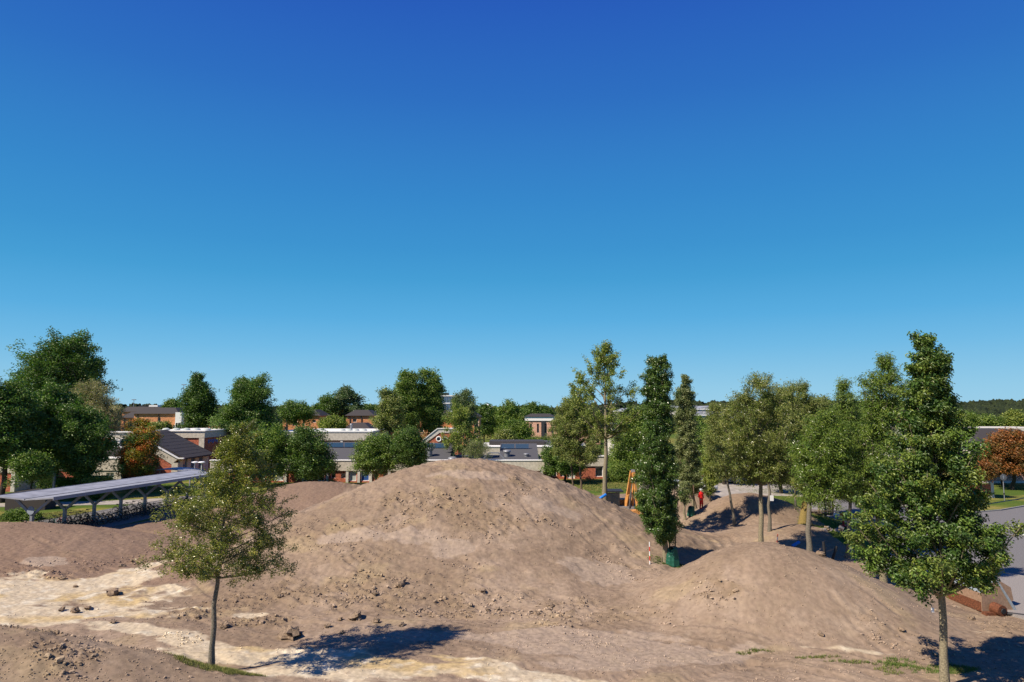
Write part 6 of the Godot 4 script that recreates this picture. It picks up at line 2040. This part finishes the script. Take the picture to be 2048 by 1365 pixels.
func build_site() -> void:
	# surveyor's poles
	var p := on_ground(1300, 1131)
	var d := -p.z
	var o := thing("ranging_pole", "red and white striped pole standing left of the dark columnar tree", "pole", p - Vector3(0, 0.05, 0))
	banded(o, H(1083, d) - p.y, 0.028, 5, false)
	p = on_ground(1554, 1086)
	o = thing("ranging_pole", "short leaning white stake with red foot behind the smaller mound's crest", "pole", p - Vector3(0, 0.05, 0))
	o.rotation.z = -0.16
	banded(o, 0.62, 0.03, 3, true)
	# columnar tree's stakes and bag
	p = P(1346, 1130, 42.8)
	for q in [[1339.0, 1063.0, "dark stake just left of the other behind the green watering bag"], [1350.0, 1066.0, "dark stake rising right out of the green watering bag"]]:
		var s := P(q[0], 1100, 43.4)
		var y := ground(s.x, s.z)
		o = thing("tree_stake", q[2], "stake", Vector3(s.x, y - 0.1, s.z), 0.0, "stakes by the dark columnar tree")
		var g := Geo.new()
		g.tube([Vector3.ZERO, Vector3(0.05, H(q[1], 43.4) - y + 0.1, 0)], [0.05, 0.045], 8)
		part(o, "post", g, M["timber"])
		g = Geo.new()
		g.box(Vector3(0.045, H(q[1], 43.4) - y + 0.02, 0), Vector3(0.12, 0.06, 0.12))
		part(o, "strap", g, M["machine black"])
	bag("green watering bag at the foot of the dark columnar tree", Vector3(p.x, ground(p.x, p.z) - 0.05, p.z), 0.85, 1.05)
	p = P(1383, 1030, 62.5)
	bag("green watering bag at the foot of the small leafy tree, near the worker", Vector3(p.x, ground(p.x, p.z) - 0.05, p.z), 0.75, 0.8)
	o = thing("tree_stake", "thin grey pole between the small leafy tree and the dusty column", "stake", Vector3(X(1386, 63), ground(X(1386, 63), -63) - 0.1, -63))
	block(o, "post", Vector3(-0.04, 0, -0.04), Vector3(0.04, 2.6, 0.04), "timber")
	block(o, "cap", Vector3(-0.05, 2.6, -0.05), Vector3(0.05, 2.65, 0.05), "machine black")
	# blue drainage hoses
	for q in [[1206, 1004, 52.3, 0.5, "bent blue drain hose at the foot of the tall airy tree"], [1591, 1063, 49.0, 0.25, "short blue drain hose on the slope below the lichened trunk"]]:
		p = P(q[0], q[1], q[2])
		var y := ground(p.x, p.z)
		o = thing("drain_hose", q[4], "hose", Vector3(p.x, y, p.z), q[3], "blue drain hoses left by the young trees")
		var path := []
		var rad := []
		for k in 9:
			var t := k / 8.0
			path.append(Vector3(-0.26 + 0.52 * t, 0.06 + 0.34 * t - 0.10 * t * t + (0.0 if k > 0 else -0.02), 0.05 * sin(t * 3.0)))
			rad.append(0.105)
		var g := Geo.new()
		g.tube(path, rad, 12, false)
		part(o, "hose", g, M["blue plastic"])
		for e in [0, 8]:
			g = Geo.new()
			g.ring(path[e], (path[8] - path[0]).normalized(), 0.1, 0.02, 14, 5)
			part(o, "rim", g, M["blue plastic"])
	# notices
	notice("white paper notice on the small leafy tree by the dark column", P(1371.5, 979, 61.7), 0.30, 0.36)
	notice("white notice half hidden in the dark column's right edge", P(1360, 973, 61.9), 0.28, 0.34)
	notice("white notice on the slim pale-stemmed tree behind the smaller mound", P(1544, 997, 51.6), 0.27, 0.40)
	notice("small white notice high on the oak's trunk", P(1866, 1221, 25.3), 0.10, 0.16)
	# person and sack
	p = on_ground(1403, 1018)
	build_person(Vector3(p.x, p.y - 0.03, p.z), 0.5)
	p = P(1421, 1006, 69.0)
	o = thing("sack", "grey sack standing on the soil right of the worker in red", "sack", Vector3(p.x, ground(p.x, p.z) - 0.03, p.z))
	part_mesh(o, "sack", blend_mesh([[Vector3(0, 0.2, 0), Vector3(0.03, 0.5, 0), 0.21, 0.19], [Vector3(0.03, 0.5, 0), Vector3(0, 0.82, 0), 0.17, 0.09], [Vector3(-0.1, 0.08, 0), Vector3(0.13, 0.08, 0), 0.09, 0.09]], 0.04, 0.08), M["grey sack"])
	var tie := Geo.new()
	tie.ring(Vector3(0, 0.8, 0), Vector3.UP, 0.1, 0.015, 14, 5)
	part(o, "tie", tie, M["white plastic"])
	# barrier by the oak
	p = P(1687, 1034, 60.0)
	var by := ground(p.x, p.z)
	o = thing("barrier", "red and white barrier board on a red post left of the oak's leaves", "barrier", Vector3(p.x, by, p.z), -0.12)
	var wide := 2.0
	for k in 4:
		block(o, "board_stripe", Vector3(-0.8 + k * 0.5, 0.92, -0.02), Vector3(-0.8 + (k + 1) * 0.5 - 0.004, 1.10, 0.02), "white plastic" if k % 2 == 0 else "red plastic")
	block(o, "post", Vector3(-0.07, 0, -0.11), Vector3(0.07, 1.2, -0.021), "red plastic")
	block(o, "foot", Vector3(-0.3, -0.02, -0.4), Vector3(0.3, 0.1, 0.25), "red plastic")
	# burnt-looking black posts at the edge of the small mound
	for q in [[1651.0, 1084.0, 1108.0, 0.1, "upright black stump post by the pavement behind the smaller mound"], [1660.0, 1093.0, 1108.0, -0.5, "leaning shorter black stump post beside the upright one"]]:
		p = P(q[0], q[2], 39.5)
		o = thing("black_post", q[4], "post", Vector3(p.x, ground(p.x, p.z) - 0.15, p.z))
		var h: float = H(q[1], 39.5) - ground(p.x, p.z) + 0.15
		var g := Geo.new()
		g.tube([Vector3.ZERO, Vector3(q[3] * -0.3, h * 0.5, 0), Vector3(q[3] * -0.8, h, 0)], [0.1, 0.085, 0.075], 8)
		part(o, "post", g, M["machine black"])
		g = Geo.new()
		g.ring(Vector3(q[3] * -0.3, h * 0.5, 0), Vector3.UP, 0.09, 0.012, 12, 4)
		part(o, "band", g, M["dark timber"])
	# heap of paving stones in the grass
	p = P(1662, 1066, 52.0)
	o = thing("stone_pile", "heap of pale broken paving stones on the grass by the oak's leaf tips", "pile", Vector3(p.x, ground(p.x, p.z), p.z))
	var r := RandomNumberGenerator.new()
	r.seed = 21
	for k in 14:
		var g := Geo.new()
		g.box(Vector3(r.randf_range(-0.7, 0.8), 0.07 + 0.13 * r.randf() * (2.0 if k > 8 else 0.6), r.randf_range(-0.35, 0.35)), Vector3(r.randf_range(0.2, 0.4), r.randf_range(0.07, 0.12), r.randf_range(0.18, 0.3)), Basis.from_euler(Vector3(r.randfn(0, 0.25), r.randf() * 3.0, r.randfn(0, 0.25))))
		part(o, "stone", g, M["pavement" if k % 3 else "stone"])
	o = thing("timber_pile", "loose stack of grey boards on the lawn beside the slim saplings", "pile", P(1640, 1022, 62.0) * Vector3(1, 0, 1))
	o.position.y = ground(o.position.x, o.position.z)
	for k in 7:
		var g := Geo.new()
		g.box(Vector3(r.randf_range(-0.3, 0.3), 0.05 + 0.07 * k, r.randf_range(-0.15, 0.15)), Vector3(r.randf_range(1.6, 2.6), 0.05, 0.18), Basis(Vector3.UP, r.randfn(0, 0.18)))
		part(o, "board", g, M["timber"])
	# cut branches on the far lawn
	p = P(1146, 978, 75.0)
	o = thing("brush_pile", "tangled heap of cut branches behind the main mound's right shoulder", "brush", Vector3(p.x, ground(p.x, p.z), p.z))
	for k in 46:
		var a := Vector3(r.randf_range(-2.6, 2.6), 0, r.randf_range(-1.2, 1.2))
		a.y = 0.15 + r.randf() * 1.1 * (1.0 - absf(a.x) / 3.0)
		var dir := Vector3(r.randfn(0, 1), r.randfn(0, 0.35), r.randfn(0, 0.6)).normalized() * r.randf_range(0.8, 2.0)
		var g := Geo.new()
		g.tube([a - dir * 0.5, a + Vector3(r.randfn(0, 0.1), r.randfn(0, 0.1), 0), a + dir * 0.5], [0.05, 0.035, 0.012], 5)
		part(o, "branch", g, M["bark brown" if k % 3 else "bark pale"])
	# excavator behind the mound, seen end on
	build_excavator()
	build_bucket()
	# vehicles
	var hatch := [Vector2(-2.02, 0.93), Vector2(-1.65, 1.42), Vector2(0.1, 1.45), Vector2(0.95, 0.92)]
	var est := [Vector2(-2.05, 0.95), Vector2(-1.7, 1.44), Vector2(0.15, 1.47), Vector2(1.0, 0.94)]
	var vp := P(1462, 966, 96.5)
	car("parked_car", "silver estate car with red tail light parked beyond the far mound", Vector3(vp.x, 0.06, vp.z), PI / 2 + 0.45 + PI, "car silver", car_prof(4.4, 0.78, 0.94), est, 4.4, 1.8)
	vp = P(1437, 966, 97.0)
	car("parked_car", "blue-grey car parked left of the silver estate, behind the thin trunk", Vector3(vp.x, 0.06, vp.z), 0.25, "car blue grey", car_prof(4.2, 0.76, 0.92), hatch, 4.2, 1.75)
	vp = P(1398, 984, 86.0)
	car("parked_car", "white car parked between the dusty column and the short green column", Vector3(vp.x, 0.06, vp.z), -0.5, "car white", car_prof(4.3, 0.76, 0.92), hatch, 4.3, 1.78)
	vp = P(1356, 998, 78.5)
	var van := [Vector2(-2.4, 1.1), Vector2(-2.35, 1.95), Vector2(1.3, 1.98), Vector2(2.0, 1.12)]
	car("parked_van", "white van standing behind the small leafy tree and its notices", Vector3(vp.x, 0.06, vp.z), -PI / 2 + 0.5, "car white", [Vector2(-2.45, 0.3), Vector2(2.5, 0.3), Vector2(2.6, 0.5), Vector2(2.55, 0.95), Vector2(2.0, 1.12), Vector2(-2.4, 1.12)], van, 5.1, 1.9, "van")
	vp = P(1578, 966, 96.0)
	o = thing("skip", "dark grey steel skip on the pale yard behind the stand of trees", "skip", Vector3(vp.x, 0.06, vp.z))
	var sk := Geo.new()
	sk.prism([Vector2(-1.3, 0.1), Vector2(1.3, 0.1), Vector2(1.8, 1.35), Vector2(-1.8, 1.35)], -0.9, 0.9)
	part(o, "hull", sk, M["machine grey"])
	for k in 5:
		block(o, "rib", Vector3(-1.3 + k * 0.62, 0.15, 0.9), Vector3(-1.2 + k * 0.62, 1.3, 0.97), "machine black")
	block(o, "rim", Vector3(-1.85, 1.35, -0.95), Vector3(1.85, 1.43, 0.95), "machine black")
	# traffic sign on the far pavement
	p = Vector3(54.6, 0.0, -77.0)
	o = thing("traffic_sign", "round blue traffic sign on a slim grey pole on the far lawn", "sign", p)
	var g := Geo.new()
	g.tube([Vector3.ZERO, Vector3(0, 3.0, 0)], [0.045, 0.045], 8)
	part(o, "pole", g, M["galvanised"])
	g = Geo.new()
	g.xf = Transform3D(Basis(Vector3.RIGHT, PI / 2), Vector3(0, 2.62, 0.06))
	g.lathe([Vector2(0.36, 0), Vector2(0.36, 0.03), Vector2(0.001, 0.03)], 24)
	var disc := part(o, "disc", g, M["bike silver"])
	g = Geo.new()
	g.span(Vector3(-0.035, 2.45, 0.092), Vector3(0.035, 2.82, 0.098))
	g.span(Vector3(-0.13, 2.66, 0.092), Vector3(0.13, 2.70, 0.0975))
	part(disc, "symbol", g, M["grey sack"])
	block(o, "band", Vector3(-0.06, 0.75, -0.06), Vector3(0.06, 0.9, 0.06), "machine black")
	# black pipe lying by the bucket
	p = on_ground(2040, 1236)
	o = thing("black_pipe", "thick black pipe lying on the pavement beside the rusty bucket", "pipe", p + Vector3(0, 0.09, 0), -0.6)
	g = Geo.new()
	g.tube([Vector3(-0.55, 0, 0), Vector3(0.4, 0.02, 0.02), Vector3(1.6, 0.0, 0.0)], [0.08, 0.08, 0.08], 10)
	part(o, "pipe", g, M["machine black"])
	g = Geo.new()
	g.ring(Vector3(-0.53, 0, 0), Vector3(1, 0, 0), 0.08, 0.015, 14, 5)
	part(o, "collar", g, M["rubber"])

func build_excavator() -> void:
	var d := 61.0
	var p := P(1240, 1010, d)
	var y := maxf(0.0, ground(p.x, p.z)) + 0.0
	var o := thing("excavator", "orange digger with raised arm and dark cab half hidden behind the mound's shoulder", "excavator", Vector3(p.x, y, p.z), 0.0)
	var top := H(941, d) - y
	for s in [-1.0, 1.0]:
		var g := Geo.new()
		g.prism([Vector2(-1.5, 0.05), Vector2(1.5, 0.05), Vector2(1.75, 0.35), Vector2(1.5, 0.68), Vector2(-1.5, 0.68), Vector2(-1.75, 0.35)], s * 0.95 - 0.22, s * 0.95 + 0.22)
		part(o, "track", g, M["machine black"])
	block(o, "chassis", Vector3(-1.2, 0.3, -0.7), Vector3(1.2, 0.75, 0.7), "machine black")
	block(o, "deck", Vector3(-1.35, 0.76, -0.95), Vector3(1.1, 1.35, 0.95), "machine grey")
	block(o, "engine_cover", Vector3(-0.05, 1.36, -0.95), Vector3(1.2, 1.85, 0.2), "machine orange")
	var cab := node_at(o, "cab", Vector3(-0.75, 1.36, 0.1))
	block(cab, "roof", Vector3(-0.65, 1.18, -0.95), Vector3(0.95, 1.3, 0.85), "machine black")
	for q in [[-0.6, 0.8], [0.55, 0.8], [-0.6, -0.9], [0.55, -0.9]]:
		block(cab, "pillar", Vector3(q[0] - 0.05, 0, q[1] - 0.05), Vector3(q[0] + 0.05, 1.18, q[1] + 0.05), "machine black")
	block(cab, "window", Vector3(-0.54, 0.05, 0.78), Vector3(0.49, 1.15, 0.80), "glass dark")
	block(cab, "side_window", Vector3(-0.61, 0.05, -0.84), Vector3(-0.59, 1.15, 0.74), "glass dark")
	block(cab, "door", Vector3(0.545, 0.05, -0.84), Vector3(0.565, 1.15, 0.74), "glass dark")
	# boom: two plates leaning up to the top, stick coming down in front
	var bx := X(1254, d) - p.x
	for s in [-1.0, 1.0]:
		var g := Geo.new()
		g.bar(Vector3(bx + 0.34 * s, 1.0, 0.6), Vector3(bx + 0.22 * s + 0.1, top * 0.55, 0.95), 0.12, 0.34)
		g.bar(Vector3(bx + 0.22 * s + 0.1, top * 0.55, 0.95), Vector3(bx + 0.1 * s + 0.38, top, 0.75), 0.12, 0.3)
		part(o, "boom", g, M["machine orange"])
	var st := Geo.new()
	st.bar(Vector3(bx + 0.4, top - 0.1, 0.9), Vector3(bx + 0.62, 1.1, 1.6), 0.2, 0.26)
	part(o, "stick", st, M["machine orange"])
	var cy := Geo.new()
	cy.tube([Vector3(bx, 1.2, 0.9), Vector3(bx + 0.12, top * 0.6, 1.2)], [0.08, 0.08], 8)
	cy.tube([Vector3(bx + 0.12, top * 0.6, 1.2), Vector3(bx + 0.3, top * 0.85, 1.15)], [0.04, 0.04], 8)
	part(o, "cylinder", cy, M["bike silver"])
	var kn := Geo.new()
	kn.box(Vector3(bx + 0.38, top, 0.8), Vector3(0.3, 0.22, 0.3))
	part(o, "knuckle", kn, M["machine grey"])
	var bk := Geo.new()
	bk.prism([Vector2(0.0, 0.35), Vector2(0.5, 0.0), Vector2(1.5, 0.0), Vector2(1.7, 0.5), Vector2(1.3, 0.95), Vector2(0.2, 0.85)], 1.3, 2.3)
	var bu := part(o, "bucket", bk, M["machine orange"])
	bu.position = Vector3(bx - 0.6, 0.25, 0.0)
	var tz := Geo.new()
	for k in 5:
		tz.box(Vector3(0.05, 0.3, 1.4 + k * 0.2), Vector3(0.25, 0.06, 0.08))
	part(bu, "teeth", tz, M["worn steel"])

func build_bucket() -> void:
	var p := on_ground(1967, 1229)
	var o := thing("loader_bucket", "rusty steel loader bucket with pale blue-grey top lying on the pavement", "bucket", p, 0.05)
	o.scale = Vector3.ONE * 1.15
	var g := Geo.new()
	var W := 2.3
	# shell built of plates: outline in x, y
	var outl := [Vector2(0.0, 0.05), Vector2(0.0, 0.46), Vector2(0.02, 0.84), Vector2(0.68, 1.34), Vector2(1.12, 0.7), Vector2(1.42, 0.05)]
	var names_ := ["front_plate", "lip_plate", "top_plate", "back_plate", "heel_plate"]
	var mats := ["rust", "worn steel", "scuffed steel", "worn steel", "rust"]
	for k in 5:
		var a: Vector2 = outl[k]
		var b: Vector2 = outl[k + 1]
		var nn := Vector2(-(b.y - a.y), b.x - a.x).normalized() * 0.05
		g = Geo.new()
		g.prism([a, b, b - nn, a - nn], -W, -0.05)
		part(o, names_[k], g, M[mats[k]])
	for z in [[-0.045, 0.0], [-W - 0.05, -W - 0.005]]:
		g = Geo.new()
		g.prism([Vector2(-0.02, 0.0), Vector2(0.8, 0.0), Vector2(1.5, 0.0), Vector2(1.16, 0.7), Vector2(0.69, 1.39), Vector2(0.0, 0.88), Vector2(-0.03, 0.45)], z[0], z[1])
		part(o, "side_plate", g, M["worn steel"])
	g = Geo.new()
	g.prism([Vector2(0.66, 1.38), Vector2(0.76, 1.36), Vector2(1.56, 0.02), Vector2(1.42, 0.02)], 0.001, 0.05)
	part(o, "edge_strip", g, M["scuffed steel"])
	g = Geo.new()      # curved back behind the side plate
	g.prism([Vector2(0.8, 0.12), Vector2(1.45, 0.1), Vector2(1.8, 0.42), Vector2(1.72, 0.95), Vector2(1.3, 1.2), Vector2(0.85, 1.2)], -1.9, -0.5)
	part(o, "back_shell", g, M["worn steel"])
	for z in [-0.55, -1.75]:
		g = Geo.new()
		g.prism([Vector2(0.6, 1.3), Vector2(1.0, 1.15), Vector2(1.02, 1.5), Vector2(0.88, 1.62), Vector2(0.7, 1.58)], z - 0.05, z + 0.05)
		part(o, "lug", g, M["rust"])
	g = Geo.new()
	g.tube([Vector3(0.85, 1.48, -0.35), Vector3(0.85, 1.48, -1.95)], [0.07, 0.07], 10)
	part(o, "pin", g, M["rust"])
	g = Geo.new()      # cutting edge and loose boss in front
	g.prism([Vector2(-0.12, -0.02), Vector2(0.75, -0.02), Vector2(0.7, 0.1), Vector2(-0.1, 0.12)], 0.052, 0.34)
	part(o, "cutting_edge", g, M["rust"])
	g = Geo.new()
	g.tube([Vector3(0.45, 0.26, 0.06), Vector3(0.5, 0.24, 0.5)], [0.25, 0.23], 14)
	part(o, "boss", g, M["rust"])
	g = Geo.new()
	g.tube([Vector3(0.52, 0.24, 0.5), Vector3(0.53, 0.235, 0.54)], [0.12, 0.12], 12)
	part(o, "bolt", g, M["machine black"])

func build_grass() -> void:
	grass_tufts("grass_patch", "yellowing grass at the foot of the young front tree", [[-11.4, -26.5, 1.5, 0.75], [-10.4, -26.6, 0.9, 0.5]], 2600, 0.09, 0.55)
	grass_tufts("grass_patch", "bright green grass round the dark columnar tree's foot", [[9.2, -43.0, 0.8, 0.4], [9.9, -42.8, 0.6, 0.35]], 700, 0.09, 0.0)
	grass_tufts("grass_patch", "green grass tufts round the oak's trunk", [[16.6, -27.8, 1.2, 0.5], [15.4, -28.4, 0.7, 0.5], [17.4, -27.9, 0.8, 0.4]], 900, 0.11, 0.12)
	grass_tufts("grass_patch", "thin weedy grass along the foot of the smaller mound", [[13.6, -28.4, 0.9, 0.18], [12.4, -28.9, 0.9, 0.12], [14.6, -27.6, 0.5, 0.5], [10.0, -29.6, 0.8, 0.12]], 420, 0.10, 0.35)
	grass_tufts("lawn_grass", "mown lawn grass on the right, between the ridge and the road", [[27.0, -66.0, 3.0, 9.0], [31.0, -72.0, 3.5, 7.0], [24.6, -54.0, 1.6, 4.5], [34.0, -86.0, 6.0, 4.0]], 9000, 0.13, 0.15)
	grass_tufts("lawn_grass", "yellow and green lawn grass behind the cycle shed", [[-44.0, -64.0, 7.0, 6.0], [-52.0, -62.0, 7.0, 6.0]], 7000, 0.15, 0.6)
	grass_tufts("lawn_grass", "sunlit dry grass before the low wing's right end", [[10.0, -93.0, 5.0, 7.0], [17.0, -94.0, 5.0, 8.0]], 7000, 0.18, 0.6)

# ---------------------------------------------------------------- the scene
func _ready() -> void:
	nz.seed = 12; nz.frequency = 0.05; nz.fractal_octaves = 4
	nz2.seed = 31; nz2.frequency = 0.55; nz2.fractal_octaves = 3
	nz3.seed = 57; nz3.frequency = 1.9; nz3.fractal_octaves = 2
	rng.seed = 9
	var cam := Camera3D.new()
	cam.name = "camera"
	add_child(cam)
	cam.position = Vector3(0, 10, 0)
	cam.rotation_degrees = Vector3(PITCH, 0, 0)
	cam.fov = rad_to_deg(2.0 * atan(682.5 / FOCAL))
	cam.near = 0.1
	cam.far = 8000.0
	cam.current = true
	var env := Environment.new()
	env.background_mode = Environment.BG_SKY
	env.tonemap_mode = Environment.TONE_MAPPER_LINEAR
	env.tonemap_exposure = EXPOSURE
	env.sdfgi_enabled = true
	env.ssao_enabled = true
	env.ssil_enabled = true
	var sky := Sky.new()
	var pm := PanoramaSkyMaterial.new()
	pm.panorama = ImageTexture.create_from_image(sky_image())
	sky.sky_material = pm
	env.sky = sky
	env.background_energy_multiplier = 1.0
	var we := WorldEnvironment.new()
	we.name = "environment"
	we.environment = env
	add_child(we)
	var sun := DirectionalLight3D.new()
	sun.name = "sun"
	add_child(sun)
	sun.look_at_from_position(Vector3.ZERO, Vector3(0.61, -0.70, -0.36))
	sun.light_color = Color(1.0, 0.945, 0.865)
	sun.light_energy = 1.55
	sun.light_angular_distance = 0.5
	sun.shadow_enabled = true

	make_materials()
	make_leaves()
	build_ground()
	build_hills()
	build_paving()
	build_buildings()
	build_trees()
	build_shed()
	build_site()
	build_rocks()
	build_clods()
	build_grass()

func sky_image() -> Image:     # clear air: colour by height above the horizon, in degrees (linear values)
	var stops := [[-90.0, 150, 160, 165], [-3.0, 165, 205, 230], [0.0, 160, 208, 233], [1.75, 148, 203, 232], [5.1, 114, 186, 229], [7.6, 90, 173, 224], [10.9, 70, 158, 213], [13.4, 62, 148, 208], [17.5, 55, 136, 203], [21.5, 51, 124, 198], [25.3, 46, 111, 193], [32.4, 40, 92, 186], [60.0, 34, 82, 176], [90.0, 33, 80, 172]]
	var im := Image.create(8, 1024, false, Image.FORMAT_RGBF)
	for y in 1024:
		var e := 90.0 - 180.0 * (y + 0.5) / 1024.0
		var c := Color.BLACK
		for k in stops.size() - 1:
			if e >= stops[k][0] and e <= stops[k + 1][0]:
				var f: float = (e - stops[k][0]) / (stops[k + 1][0] - stops[k][0])
				var a := Color8(stops[k][1], stops[k][2], stops[k][3]).srgb_to_linear()
				var b := Color8(stops[k + 1][1], stops[k + 1][2], stops[k + 1][3]).srgb_to_linear()
				c = a.lerp(b, f) / EXPOSURE
		for x in 8:
			im.set_pixel(x, y, c)
	return im
